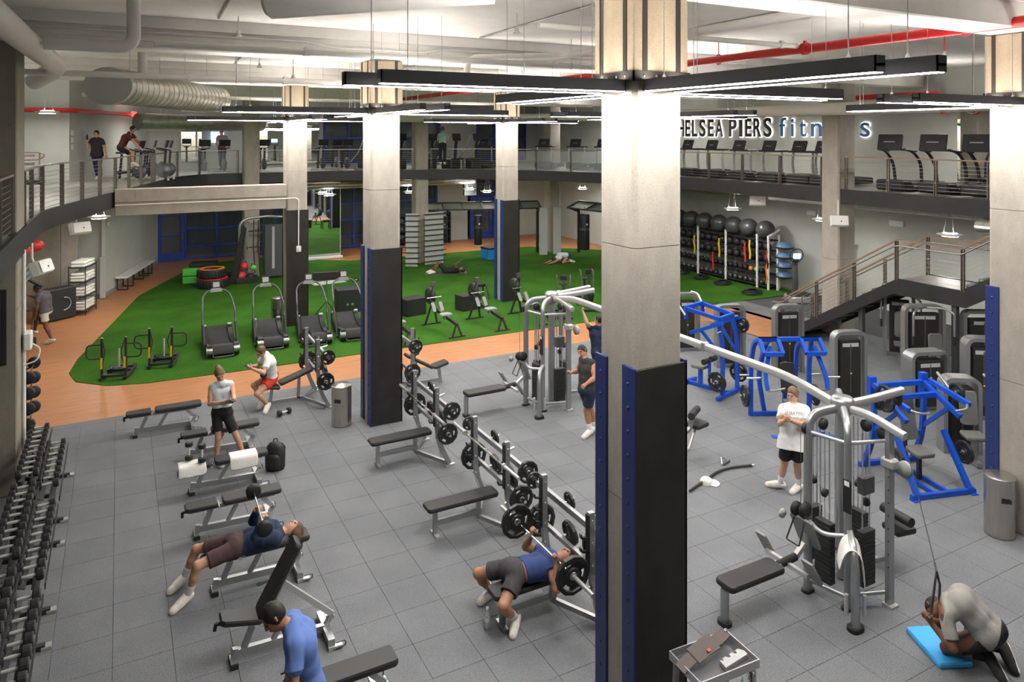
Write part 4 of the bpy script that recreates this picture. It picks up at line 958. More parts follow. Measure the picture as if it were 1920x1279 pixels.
hm = MB(); hm.prism([(-.16, -.05), (.16, -.05), (.17, .0), (.14, .05), (.1, .05), (.09, .02), (.06, .02), (.05, .05), (.01, .05), (0, .02), (-.03, .02), (-.04, .05), (-.09, .05), (-.1, .02), (-.13, .05)], .04)
o = tag(hm.build('foam_holder', 'grey_light'), 'grey notched foam holder lying in the tray stand', 'holder'); o.location = (5.13, 5.13, .871); o.rotation_euler = (0, 0, .12)
kb = thing('cable_grip', 'black cable handle hanging from the front hook of the tray stand', 'handle', (5.16, 4.95, .64)); m = MB(); m.lathe([(0, 0), (.045, .02), (.05, .08), (.03, .12), (0, .13)], n=14); m.build('grip', 'black_gloss', kb); m = MB(); m.tube([(0, 0, .12), (.01, 0, .18), (0, .02, .2)], .005); m.build('chain', 'chrome', kb)
# ================================================================== machines
def pulley(m, c, ax, r=.06, w=.03):
    m.lathe([(0, -w / 2), (r, -w / 2), (r * .8, 0), (r, w / 2), (0, w / 2)], c, 16, ax)
def stack(t, c, ax='x', h=.75, top=2.05):
    x, y, z = c; n = 14; dx, dy = (.10, .24) if ax == 'x' else (.24, .10)
    for k in range(n):
        m = MB(); m.bx(x - dx / 2, x + dx / 2, y - dy / 2, y + dy / 2, z + k * h / n, z + (k + 1) * h / n - .006, .003); m.build('weight_slab', 'black_matte', t)
    for s in (-.07, .07):
        o = (0, s) if ax == 'x' else (s, 0); m = MB(); m.cyl((x + o[0], y + o[1], z), (x + o[0], y + o[1], top), .011, 8); m.build('guide_rod', 'chrome', t)
    m = MB(); m.cyl((x, y, z + h), (x, y, top), .004, 5); m.build('cable', 'gunmetal', t)
    m = MB(); pulley(m, (x, y, z + h + .35), (0, 1, 0) if ax == 'x' else (1, 0, 0), .055); m.build('pulley', 'black_matte', t)
def multi(label, x, y, seat=True):
    t = thing('multi_station', label, 'gym machine', (x, y, 0))
    m = MB(); m.cyl((0, 0, .02), (0, 0, 2.3), .075, 16); m.build('centre_post', 'silver', t)
    m = MB(); m.lathe([(0, 2.40), (.12, 2.40), (.15, 2.36), (.15, 2.22), (.10, 2.18), (0, 2.18)], n=20); m.build('hub_cap', 'silver', t)
    def arch(p, r=.6, w=.085, d=.12, name='arched_leg'):
        px, py = p; u = V(px, py, 0).normalized(); m = MB()
        m.oval(fillet([(u.x * .08, u.y * .08, 2.27), (px * .98, py * .98, 2.27), (px, py, 1.8), (px, py, .02)], .3, 8), w, d, (u.x * .3, u.y * .3, 1)); o = m.build(name, 'silver', t)
        m = MB(); m.prism([(a * 1.0, b * 1.0) for a, b in rrect(.17, .12, .05)], .035, (px, py, 0)); m.build('foot_pad', 'rubber_black', o); return o
    # arched legs carrying the stations
    lg = arch((-.50, -.46)); arch((.55, .5)); arch((-.64, .02), w=.08, d=.11)
    m = MB(); m.oval(fillet([(-.50, -.48, .95), (-.70, -.68, .92), (-.76, -.76, .75), (-.76, -.76, .02)], .2, 6), .09, .13, (-.3, -.3, 1)); o = m.build('front_leg', 'silver', t)
    m = MB(); m.prism([(p[0], p[1]) for p in rrect(.2, .15, .06)], .05, (-.76, -.76, 0)); m.build('foot_pad', 'rubber_black', o)
    for s in (-1, 1): m = MB(); m.cyl((-.76 + s * .085, -.76 - s * .06, .18), (-.76 + s * .085, -.76 - s * .06, .42), .025, 10); m.build('accessory_tube', 'silver_light', o)
    m = MB(); m.bx(-.565, -.55, -.55, -.44, 1.22, 1.62); pl_ = m.build('instruction_plate', 'black_gloss', t); pl_.location = (0, 0, 0)
    m = MB(); m.bx(-.568, -.566, -.53, -.46, 1.55, 1.61); m.build('warning_label', 'print_white', pl_)
    # lat pulldown arm to +x, cable arm to -y
    m = MB(); m.oval([(.08, -.02, 2.29), (.55, -.08, 2.31), (1.02, -.16, 2.36)], .09, .11); m.build('pulldown_arm', 'silver_light', t)
    m = MB(); m.oval(fillet([(0, -.08, 2.27), (-.02, -.4, 2.3), (-.03, -.9, 2.2)], .2), .09, .10); m.build('cable_arm', 'silver_light', t)
    m = MB(); m.rect([(.02, -.66, .03), (.02, -.66, 2.2)], .10, .06, (0, 1, 0)); up_ = m.build('column_upright', 'silver', t)
    for k in range(9): m = MB(); m.sph((-.035, -.68, .5 + k * .16), .010, 6); m.build('height_hole', 'black_matte', up_)
    m = MB(); m.bx(-.05, .09, -.74, -.60, 0, .03); m.build('foot_pad', 'silver_light', up_)
    m = MB(); m.bx(-.05, .09, -.75, -.57, 1.72, 1.84, .02); cr = m.build('carriage', 'silver_light', t)
    m = MB(); pulley(m, (.14, -.78, 1.72), (1, 0, 0), .10, .04); m.build('carriage_pulley', 'chest', cr)
    m = MB(); m.lathe([(0, .004), (.032, .004), (.032, 0)], (.162, -.78, 1.72), 12, (1, 0, 0)); m.build('yellow_badge', 'yellow', cr)
    for p, ax in (((-.40, -.02, 2.12), (0, 1, 0)), ((-.66, .03, 2.10), (0, 1, 0)), ((.0, -.35, 2.14), (1, 0, 0)), ((.0, -.58, 2.12), (1, 0, 0)), ((.62, -.1, 2.22), (0, 1, 0)), ((.95, -.15, 2.24), (0, 1, 0))):
        m = MB(); pulley(m, p, ax, .075, .035); m.build('pulley', 'black_matte', t)
    m = MB(); m.tube(fillet([(-.62, .02, 2.05), (-.5, -.46, 2.05), (.02, -.64, 2.05)], .1), .024); m.build('top_brace', 'silver_light', t)
    m = MB(); m.tube(fillet([(-.64, .02, .92), (-.72, -.25, .88), (-.52, -.44, .9)], .15), .028); m.build('guard_rail', 'silver_light', t)
    m = MB(); m.tube([(-.64, .02, .16), (-.5, -.44, .14)], .024); m.tube([(-.5, -.44, .16), (.02, -.64, .16)], .024); m.build('base_rail', 'silver', t)
    stack(t, (-.42, -.06, .12), 'x', .78); stack(t, (-.02, -.36, .12), 'y', .70); stack(t, (.34, .02, .12), 'x', .7); stack(t, (-.1, .38, .12), 'y', .7)
    m = MB(); m.bx(-.13, .09, -.42, -.30, 1.28, 1.52, .02); m.build('raised_weights', 'gunmetal', t)
    # seated row bench
    m = MB(); pad(m, (-1.62, 0.05, .47), .92, .30, .07, None, .06); m.build('row_seat', 'pad', t)
    m = MB(); m.oval([(-2.05, .05, .42), (-2.05, .05, .03)], .10, .08, (1, 0, 0)); o = m.build('row_leg', 'silver', t); m = MB(); m.prism(rrect(.13, .17, .05), .05, (-2.05, .05, 0)); m.build('foot_pad', 'rubber_black', o)
    m = MB(); m.cyl((-1.16, .05, .46), (-.86, .03, .50), .05, 12); m.build('row_neck', 'rubber_black', t); m = MB(); m.beam((-1.14, .05, .46), (-1.20, .05, .46), .10, .07); m.build('neck_bracket', 'silver_light', t)
    m = MB(); m.beam((-.86, .03, .50), (-.70, .03, .62), .06, .06); m.beam((-1.02, -.3, .46), (-1.02, .36, .46), .05, .05); m.build('foot_bar', 'silver_light', t)
    R = rotm('Y', 58)
    for y_ in (-.33, .40):
        m = MB(); m.prism(rrect(.36, .17, .02), .03, (-1.0, y_, .52), R @ V(1, 0, 0), V(0, 1, 0), .005); pl_ = m.build('foot_plate', 'grey_plastic', t)
        for a in range(6):
            for b_ in range(3): m = MB(); 
        rb = MB()
        for a in range(7): rb.box(V(-1.0, y_, .52) + R @ V(-.15 + a * .05, 0, .032), (.018, .14, .006), 0, R)
        rb.build('tread_ribs', 'rubber_black', pl_, 'stuff')
    m = MB(); R2 = rotm('Y', 66); m.prism(rrect(.42, .34, .03), .03, (-.70, .02, .78), R2 @ V(1, 0, 0), V(0, 1, 0), .005); m.build('knee_plate', 'grey_plastic', t)
    m = MB(); m.tube(fillet([(-.80, -.06, .96), (-.92, -.08, .70), (-.92, .12, .70), (-.80, .10, .96)], .02), .010); m.build('row_handle', 'black_matte', t)
    m = MB(); pulley(m, (-.74, -.02, 1.08), (0, 1, 0), .10, .04); pulley(m, (-.76, .10, 1.06), (0, 1, 0), .09, .04); m.build('low_pulley', 'black_matte', t)
    m = MB(); pulley(m, (-.92, .18, 1.0), (0, 1, 0), .06, .02); m.build('badge_disc', 'chest', t)
    m = MB(); m.cyl((-.82, -.02, 1.1), (-.80, 0, 2.1), .004, 5); m.build('row_cable', 'gunmetal', t)
    if seat:
        m = MB(); pad(m, (.98, -.14, .48), .34, .30, .07, rotm('Z', -10), .04); m.build('pulldown_seat', 'pad', t)
        m = MB(); m.cyl((.92, -.36, .66), (.98, .10, .66), .065, 14); m.build('knee_roller', 'pad', t); m = MB(); m.beam((.82, -.12, .05), (.82, -.12, .66), .06, .06, (1, 0, 0)); m.beam((.82, -.12, .12), (.3, -.02, .12), .06, .06); m.build('seat_frame', 'silver', t)
    return t
multi('silver cable multi-station nearest the viewer, right of the nearest column', 8.45, 6.48)
multi('silver cable multi-station near the orange floor, left of the nearest column', 8.43, 13.85)
t = thing('crossover_beam', 'long silver overhead beam joining the two cable multi-stations', 'beam', (0, 0, 0))
m = MB(); m.oval(fillet([(8.45, 6.6, 2.27), (8.42, 7.3, 2.42), (8.42, 13.0, 2.42), (8.43, 13.7, 2.27)], .4), .10, .12); m.build('beam_tube', 'silver_light', t)
for k in range(3): m = MB(); m.bx(8.36, 8.48, 9.0 + k * 1.3, 9.06 + k * 1.3, 2.355, 2.485); m.build('joint_band', 'silver', t)
m = MB(); m.oval([(8.46, 13.95, 2.3), (9.55, 14.02, 2.36)], .09, .10); m.build('side_arm', 'silver_light', t)
# towel over the front leg
cloth('towel', 'white towel hanging over the front leg of the nearest multi-station', [[(7.86 + .04 * j - .045 * i, 5.93 - .04 * j - .045 * i, zz - .02 * i) for j, zz in ((-2.6, .62 + .03 * i), (-2.4, .78), (-1.7, .95), (0, 1.03), (1.7, .96), (2.4, .80), (2.6, .66 - .05 * i))] for i in range(5)])
cb_ = thing('pull_cable', 'thin cable running from the multi-station to the kneeling man', 'cable', (0, 0, 0)); m = MB(); m.tube([(8.5, 5.66, 2.18), (8.15, 5.05, 1.02)], .005, 5); m.build('wire', 'gunmetal', cb_)
m = MB(); m.cyl((8.15, 5.05, 1.02), (8.14, 5.02, .94), .012, 8); m.build('clip', 'chrome', cb_)
for s in (-.05, .05): m = MB(); m.tube([(8.14, 5.02, .94), (8.10 + s, 4.99, .80), (8.03 + s * 1.4, 4.97, .56)], .013, 7); m.build('rope_tail', 'black_matte', cb_)
# ---- blue plate-loaded machines
def blue_plate(t, c, ax, r=.21):
    pass
def blue_foot(t, p, q):
    m = MB(); m.beam(p, q, .075, .085); f = m.build('base_beam', 'blue_frame', t)
    return f
def lever_machine(label, x, y, rz, kind):
    t = thing('plate_loaded_machine', label, 'gym machine', (x, y, 0), rz); B = 'blue_frame'
    def bm_(name, p, q, w=.07, h=.08, up=(0, 0, 1)): m = MB(); m.beam(p, q, w, h, up); return m.build(name, B, t)
    def arc(name, pts, w=.07, h=.08, f=.25): m = MB(); m.rect(fillet(pts, f, 6), w, h, (1, 0, 0)); return m.build(name, B, t)
    pl = []
    if kind == 'chest':                      # local: seat faces -y, arms pivot overhead
        for s in (-1, 1):
            arc('side_upright', [(s * .62, .45, .06), (s * .62, .45, 1.1), (s * .60, .30, 1.62), (s * .42, .0, 1.72)])
            arc('rear_arch', [(s * .30, .55, .06), (s * .40, .62, .8), (s * .34, .40, 1.5), (s * .36, .05, 1.72)])
            bm_('head_tube', (s * .62, .0, 1.72), (s * .24, .0, 1.72)); bm_('head_tube', (s * .62, -.28, 1.50), (s * .24, -.28, 1.50)); bm_('head_side', (s * .62, .0, 1.72), (s * .62, -.28, 1.50)); bm_('head_side', (s * .24, .0, 1.72), (s * .24, -.28, 1.50))
            arc('lever_arm', [(s * .45, -.14, 1.62), (s * .62, -.32, 1.05), (s * .60, -.42, .82)], .06, .07)
            m = MB(); m.tube(fillet([(s * .60, -.42, .82), (s * .48, -.52, .86), (s * .30, -.52, .90)], .05), .018); m.build('grip', 'silver', t)
            m = MB(); m.cyl((s * .64, -.2, 1.0), (s * .95, -.2, 1.0), .025, 10); m.build('plate_horn', 'chrome', t)
            m = MB(); m.cyl((s * .66, .45, .42), (s * .86, .45, .42), .025, 10); m.build('storage_horn', 'chrome', t); pl.append((s * .74, .45, .42, 45))
            m = MB(); m.cyl((s * .66, .45, .85), (s * .86, .45, .85), .022, 10); m.build('storage_horn', 'chrome', t)
        bm_('head_beam', (-.62, .0, 1.72), (.62, .0, 1.72)); bm_('base_beam', (-.66, .45, .045), (.66, .45, .045)); bm_('base_beam', (0, .5, .045), (0, -.62, .045)); bm_('base_beam', (-.42, -.62, .045), (.42, -.62, .045))
        m = MB(); pad(m, (0, -.22, .48), .34, .34, .07, rotm('X', 6), .05); m.build('seat', 'pad_grey', t); m = MB(); m.prism(rrect(.30, .62, .06), .07, (0, .10, .90), (1, 0, 0), (0, .2, .98), .02); m.build('back_pad', 'pad', t)
        bm_('seat_post', (0, -.2, .05), (0, -.2, .45), .07, .07, (1, 0, 0)); bm_('back_post', (0, .25, .05), (0, .16, 1.2), .07, .07, (1, 0, 0))
    elif kind == 'pull':
        for s in (-1, 1):
            arc('tall_upright', [(s * .32, .50, .06), (s * .32, .50, 1.2), (s * .30, .38, 1.75)]); bm_('roof_rail', (s * .30, .42, 1.75), (s * .36, -.42, 1.86)); bm_('pivot_bracket', (s * .36, -.42, 1.90), (s * .36, -.42, 1.62), .06, .08, (1, 0, 0))
            bm_('lever_arm', (s * .40, .55, 1.70), (s * .46, -.25, 1.35), .06, .075); bm_('brace', (s * .32, .5, .9), (s * .40, .0, 1.45), .05, .06)
            m = MB(); m.tube(fillet([(s * .42, -.4, 1.72), (s * .48, -.62, 2.05), (s * .34, -.72, 2.10)], .08), .022); m.build('grip', 'white_plastic', t)
            m = MB(); m.cyl((s * .42, .5, 1.5), (s * .66, .5, 1.5), .025, 10); m.build('plate_horn', 'chrome', t)
            m = MB(); m.cyl((s * .36, .45, .40), (s * .62, .45, .40), .025, 10); m.build('storage_horn', 'chrome', t); pl.append((s * .48, .45, .40, 45))
        pl.append((-.52, .5, 1.5, 35))
        bm_('roof_cross', (-.34, -.42, 1.88), (.34, -.42, 1.88)); bm_('roof_cross', (-.30, .4, 1.75), (.30, .4, 1.75)); bm_('base_beam', (-.55, .5, .045), (.55, .5, .045)); bm_('base_beam', (0, .5, .045), (0, -.6, .045)); bm_('base_beam', (-.35, -.6, .045), (.35, -.6, .045))
        m = MB(); pad(m, (0, -.25, .50), .36, .34, .07, None, .05); m.build('seat', 'pad_grey', t); bm_('seat_post', (0, -.25, .05), (0, -.25, .47), .08, .08, (1, 0, 0))
        for s in (-1, 1): m = MB(); m.cyl((s * .06, -.02, .68), (s * .26, -.02, .68), .065, 12); m.build('knee_roller', 'pad', t)
        bm_('knee_post', (0, -.02, .3), (0, -.02, .68), .05, .05, (1, 0, 0))
        m = MB(); m.prism(rrect(.14, .10, .01), .004, (-.05, -.66, .1), (1, 0, 0), (0, -.3, .9)); m.build('instruction_plate', 'print_white', t)
    else:                                     # shoulder press / row with sloping arms
        for s in (-1, 1):
            arc('side_upright', [(s * .50, .62, .06), (s * .50, .40, .55), (s * .50, .34, 1.5)]); bm_('front_leg', (s * .50, -.62, .08), (s * .46, -.12, .85), .07, .08, (1, 0, 0)); bm_('shoulder_rail', (s * .50, .36, 1.5), (s * .52, -.42, 1.18))
            bm_('lever_arm', (s * .56, .30, 1.55), (s * .58, -.55, 1.42), .06, .075); bm_('pivot_bracket', (s * .52, .40, 1.66), (s * .52, .40, 1.28), .10, .12, (1, 0, 0)); bm_('brace', (s * .50, .36, .75), (s * .50, -.2, 1.25), .05, .06)
            m = MB(); m.tube(fillet([(s * .58, -.5, 1.42), (s * .45, -.62, 1.38), (s * .25, -.6, 1.36)], .06), .02); m.build('grip', 'silver', t)
            m = MB(); m.cyl((s * .58, -.15, 1.48), (s * .86, -.15, 1.48), .025, 10); m.build('plate_horn', 'chrome', t)
            m = MB(); m.cyl((s * .54, -.35, .55), (s * .80, -.35, .55), .025, 10); m.build('storage_horn', 'chrome', t); pl.append((s * .66, -.35, .55, 35))
        pl.append((-.70, -.15, 1.48, 45)); pl.append((.70, -.15, 1.48, 25))
        bm_('top_cross', (-.5, .38, 1.5), (.5, .38, 1.5)); bm_('top_cross', (-.5, .1, 1.38), (.5, .1, 1.38)); bm_('base_beam', (-.60, -.62, .045), (.60, -.62, .045)); bm_('base_beam', (-.12, .62, .045), (-.12, -.62, .045), .05, .06); bm_('base_beam', (.12, .62, .045), (.12, -.62, .045), .05, .06); bm_('base_beam', (-.60, .62, .045), (.60, .62, .045)); bm_('low_cross', (-.5, .38, .62), (.5, .38, .62))
        m = MB(); pad(m, (0, -.12, .52), .34, .34, .07, rotm('X', 5), .05); m.build('seat', 'pad_grey', t); m = MB(); m.prism(rrect(.28, .72, .06), .07, (0, .20, .98), (1, 0, 0), (0, .22, .97), .02); m.build('back_pad', 'pad_grey', t)
        m = MB(); m.beam((0, -.1, .05), (0, -.1, .5), .06, .06, (1, 0, 0)); m.beam((0, .2, .05), (0, .24, .9), .05, .05, (1, 0, 0)); m.build('seat_post', 'black_matte', t)
    M4 = Matrix.Translation((x, y, 0)) @ Matrix.Rotation(rz, 4, 'Z')
    for i, (a, b, c, sz) in enumerate(pl):
        ax = (math.cos(rz), math.sin(rz), 0)
        plate(('first', 'second', 'third', 'fourth')[i] + ' weight plate loaded on the ' + {'chest': 'blue chest press', 'pull': 'blue pulldown machine', 'row': 'blue shoulder press'}[kind], M4 @ V(a, b, c), ax, sz, 'plates on the blue machines')
    for s in (-1, 1): m = MB(); m.bx(s * .55 - .06, s * .55 + .06, -.7, -.58, 0, .012); m.build('foot_tab', B, t)
    return t
lever_machine('blue plate-loaded pulldown machine right of the nearest column', 12.0, 12.7, .28 + math.pi, 'pull')
lever_machine('blue plate-loaded chest press behind the person in a white shirt', 12.0, 10.45, -.45, 'chest')
lever_machine('blue plate-loaded shoulder press beside the right edge column', 11.95, 7.75, -.28, 'row')
# ---- selectorised towers
def tower(label, x, y, rz, h=1.55, wd=.62, dp=.20, extra=None, orange=True):
    t = thing('selector_machine', label, 'gym machine', (x, y, 0), rz)
    out = [( -wd / 2, 0), (-wd / 2, h - .1), (-wd / 2 + .03, h - .03), (-wd / 2 + .12, h), (wd / 2 - .12, h), (wd / 2 - .03, h - .03), (wd / 2, h - .1), (wd / 2, 0)]
    m = MB(); m.sweep(fillet([(-wd / 2, 0, 0), (-wd / 2, 0, h), (wd / 2, 0, h), (wd / 2, 0, 0)], .12, 7), [(-.0, -dp / 2), (.075, -dp / 2), (.075, dp / 2), (.0, dp / 2)], (0, 1, 0)); m.build('tower_frame', 'silver', t)
    m = MB(); m.prism([(-wd / 2 + .07, .10), (wd / 2 - .07, .10), (wd / 2 - .07, h - .12), (-wd / 2 + .07, h - .12)], dp * .8, (0, dp * .4, 0), (1, 0, 0), (0, 0, 1), .012); sh = m.build('shroud', 'black_panel', t)
    m = MB(); m.bx(-wd * .26, wd * .26, -dp * .25, dp * .25, h + .002, h + .012, .004); m.build('top_tray', 'black_matte', t)
    m = MB(); m.bx(-.012, .012, -dp * .4 - .006, -dp * .4 + .002, .3, h - .2); m.build('stack_slot', 'gunmetal', sh)
    m = MB(); m.bx(-wd * .3, wd * .3, -dp * .4 - .004, -dp * .4 + .002, h - .26, h - .18); m.build('instruction_print', 'grey_light', sh)
    if orange: m = MB(); m.sph((0, -dp * .4 - .02, .72), .022, 8); m.build('selector_pin', 'orange_lens', t)
    m = MB(); m.bx(-wd / 2, wd / 2, -.05, .05, 0, .1, .01); m.build('base_bar', 'silver', t)
    sb = lambda n_, pts, r=.03: (lambda mm: (mm.tube(fillet(pts, .08), r), mm.build(n_, 'silver', t)))(MB())
    if extra == 'seat':
        m = MB(); pad(m, (0, -.55, .50), .36, .36, .07, None, .05); m.build('seat', 'pad_grey', t); m = MB(); m.prism(rrect(.30, .6, .06), .07, (0, -.30, .92), (1, 0, 0), (0, .15, .98), .02); m.build('back_pad', 'pad_grey', t)
        m = MB(); m.beam((0, -.1, .06), (0, -.75, .06), .08, .08); m.beam((0, -.55, .06), (0, -.55, .46), .08, .08, (1, 0, 0)); m.build('seat_frame', 'silver', t)
        for s in (-1, 1): sb('press_arm', [(s * .40, -.05, 1.45), (s * .42, -.45, 1.38), (s * .42, -.72, 1.30)]); m = MB(); m.cyl((s * .42, -.72, 1.3), (s * .42, -.72, .98), .022, 8); m.build('grip', 'rubber_black', t)
    elif extra == 'roller':
        m = MB(); pad(m, (0, -.6, .52), .42, .40, .08, rotm('X', -8), .05); m.build('seat', 'pad_grey', t); m = MB(); m.cyl((-.26, -.95, .35), (.26, -.95, .35), .065, 12); m.build('leg_roller', 'pad', t)
        m = MB(); m.beam((0, -.1, .06), (0, -.9, .06), .08, .08); m.beam((0, -.6, .06), (0, -.6, .48), .09, .09, (1, 0, 0)); m.build('seat_frame', 'silver', t); sb('lever', [(.2, -.55, .5), (.26, -.8, .42), (.26, -.95, .35)])
    elif extra == 'arms':
        for s in (-1, 1):
            sb('swing_arm', [(s * .05, -.1, h + .02), (s * .30, -.35, h + .06), (s * .46, -.5, h - .02), (s * .46, -.5, h - .55)], .026); m = MB(); m.cyl((s * .46, -.5, h - .55), (s * .46, -.5, h - .75), .03, 10); m.build('grip', 'rubber_black', t)
        m = MB(); m.prism(rrect(.30, .65, .06), .08, (0, -.52, .95), (1, 0, 0), (0, .05, 1), .02); m.build('back_pad', 'pad_grey', t); m = MB(); pad(m, (0, -.78, .5), .36, .36, .07, None, .05); m.build('seat', 'pad_grey', t); m = MB(); m.beam((0, -.1, .06), (0, -.85, .06), .08, .08); m.beam((0, -.7, .06), (0, -.7, .47), .08, .08, (1, 0, 0)); m.build('seat_frame', 'silver', t)
    return t
tower('dark tower machine behind the blue chest press', 14.6, 12.75, -.35, 1.6)
tower('dark tower machine behind the blue shoulder press, left of the stairs foot', 13.95, 10.55, -.35, 1.55)
tower('dark tower machine behind the blue pulldown machine', 13.65, 13.75, -.35, 1.5, orange=False)
tower('dark tower machine half hidden at the right side of the nearest column', 13.6, 15.3, -.35, 1.5, .55)
tower('tower machine with swing arms far under the staircase', 18.3, 12.3, -.9, 1.6, .6, .22, 'arms')
tower('tower machine with grey backrest and swing arms under the stair landing', 16.9, 10.75, -.55, 1.75, .8, .22, 'arms')
tower('dark tower machine behind the stair landing', 18.0, 10.0, -.55, 1.65, .8, .2)
tower('tall tower machine beside the right edge column', 15.7, 8.75, -.62, 1.62, .55, .3)
tower('short tower machine with a tray top behind the blue shoulder press', 15.2, 9.6, -.35, 1.2, .75, .32)
tower('short tower machine right of the blue shoulder press', 13.75, 8.05, -.62, 1.32, .52, .3, 'seat')
# leg extension seat by the nearest column, incline bench on the right
t = thing('leg_curl', 'seat with a black knee roller right of the nearest column', 'gym machine', (9.3, 10.35, 0), .2)
m = MB(); pad(m, (.12, -.05, .52), .36, .32, .07, None, .05); m.build('seat', 'pad', t); m = MB(); m.cyl((-.28, -.22, .80), (.02, -.06, .76), .065, 14); m.cyl((.04, -.05, .755), (.28, .06, .73), .065, 14); m.build('rollers', 'pad', t, 'stuff')
m = MB(); m.oval(fillet([(-.1, -.1, .78), (-.14, -.1, .5), (-.3, -.05, .45), (-.34, -.05, .02)], .1), .07, .08, (1, 0, 0)); m.build('leg', 'silver', t); m = MB(); m.tube([(.1, -.05, .48), (-.2, -.1, .15)], .025); m.build('brace', 'silver_light', t)
m = MB(); m.prism(rrect(.14, .12, .04), .03, (-.34, -.05, 0)); m.build('foot_pad', 'rubber_black', t)
t = thing('preacher_bench', 'silver preacher curl bench with wide grey pad and curl bar, right', 'bench', (13.05, 7.05, 0), -.5)
m = MB(); R = rotm('X', 35); m.prism(rrect(.72, .42, .05), .07, (.28, -.05, .98), R @ V(1, 0, 0), R @ V(0, 1, 0), .02); m.build('arm_pad', 'pad_grey', t)
m = MB(); m.oval(fillet([(.1, .1, .95), (.0, -.1, .6), (-.1, -.18, .55), (-.14, -.2, .02)], .15), .09, .12, (1, 0, 0)); m.build('front_leg', 'silver_light', t); m = MB(); m.oval([(.5, .1, .95), (.55, .25, .02)], .08, .10, (1, 0, 0)); m.build('rear_leg', 'silver_light', t)
m = MB(); m.tube([(-.12, -.2, .15), (.55, .22, .15)], .04); m.build('base_tube', 'silver_light', t); m = MB(); m.prism(rrect(.3, .1, .04), .03, (-.14, -.2, 0)); m.build('foot_pad', 'rubber_black', t)
m = MB(); m.tube(fillet([(-.35, -.25, 1.1), (-.1, -.3, 1.02), (.05, -.35, .98), (.3, -.4, .95), (.55, -.55, .85)], .05), .014); m.build('curl_bar', 'silver', t)
# ================================================================== turf zone and walls
def curved_treadmill(label, x, y, rz):
    t = thing('curved_treadmill', label, 'treadmill', (x, y, 0.016), rz, 'curved treadmills on the turf')
    L, W = 1.65, .50
    zc = lambda u: .20 + .24 * (2 * u - 1) ** 2 * (1.0 if u > .5 else .55)
    rows = [(L * i / 16, zc(i / 16)) for i in range(17)]
    m = MB(); vs = [(s * W / 2, yy, zz) for yy, zz in rows for s in (-1, 1)]; m.add(vs, [(2 * i, 2 * i + 1, 2 * i + 3, 2 * i + 2) for i in range(16)], True)
    vs2 = [(-W / 2, -.10, zc(0) - .05), (W / 2, -.10, zc(0) - .05), (-W / 2, -.13, .10), (W / 2, -.13, .10)]; m.add([(-W / 2, 0, zc(0)), (W / 2, 0, zc(0))] + vs2, [(0, 2, 3, 1), (2, 4, 5, 3)], True); m.build('belt', 'rubber_black', t)
    sl = MB()
    for i in range(1, 33):
        u = i / 33; sl.box((0, L * u, zc(u) + .004), (W, .006, .006))
    sl.build('belt_slats', 'gunmetal', t, 'stuff')
    for s in (-1, 1):
        pol = [(yy, zz + .03) for yy, zz in rows] + [(L + .08, .42), (L + .08, .06), (-.1, .04), (-.15, .12), (-.1, zc(0) - .0)]
        m = MB(); m.prism(pol, .13, (s * (W / 2 + .015) - (.13 if s < 0 else 0), 0, 0), (0, 1, 0), (0, 0, 1), .012); sd = m.build('side_cover', 'black_gloss', t)
        m = MB(); m.cyl((s * (W / 2 + .01), -.06, .20), (s * (W / 2 + .16), -.06, .20), .10, 16); m.build('end_cap', 'silver', sd)
        m = MB(); m.bx(s * (W / 2 + .08) - .05, s * (W / 2 + .08) + .05, L - .12, L - .06, .47, .50); m.build('step_badge', 'print_white', sd)
    a = W / 2 + .17
    m = MB(); m.tube(fillet([(-a, .35, .05), (-a, L * .62, .75), (-a, L * .62, .98), (-a + .05, L + .02, 1.28), (-a + .2, L + .16, 1.42), (a - .2, L + .16, 1.42), (a - .05, L + .02, 1.28), (a, L * .62, .98), (a, L * .62, .75), (a, .35, .05)], .22, 6), .024, 10); m.build('handrail', 'gunmetal', t)
    for s in (-1, 1): m = MB(); m.tube([(s * a, .4, .1), (s * a, L * .55, .66)], .034, 8); m.build('rail_sleeve', 'black_matte', t)
    m = MB(); m.prism([(-.17, -.05), (.17, -.05), (.13, .06), (-.13, .06)], .06, (0, L + .19, 1.40), (1, 0, 0), (0, .3, .95)); m.build('console_bracket', 'grey_plastic', t)
    m = MB(); m.prism(rrect(.22, .20, .02), .05, (0, L + .2, 1.58), (1, 0, 0), (0, .2, .98), .008); cs = m.build('console', 'black_matte', t); m = MB(); m.prism(rrect(.17, .14, .01), .003, (0, L + .148, 1.57), (1, 0, 0), (0, .2, .98)); m.build('display', 'grey_light', cs)
    m = MB(); m.tube(fillet([(-.25, -.1, .1), (-.25, -.22, .06), (.25, -.22, .06), (.25, -.1, .1)], .1), .014); m.build('lift_handle', 'gunmetal', t)
    return t
for i, (x, y, rz) in enumerate(((2.42, 20.65, -.02), (3.72, 20.75, -.06), (4.86, 20.55, -.10), (5.92, 20.55, -.10))):
    curved_treadmill(('leftmost curved treadmill on the turf', 'curved treadmill behind the seated man, second from left', 'curved treadmill in front of the turf column, third from left', 'curved treadmill partly behind the second column, rightmost')[i], x, y, rz)
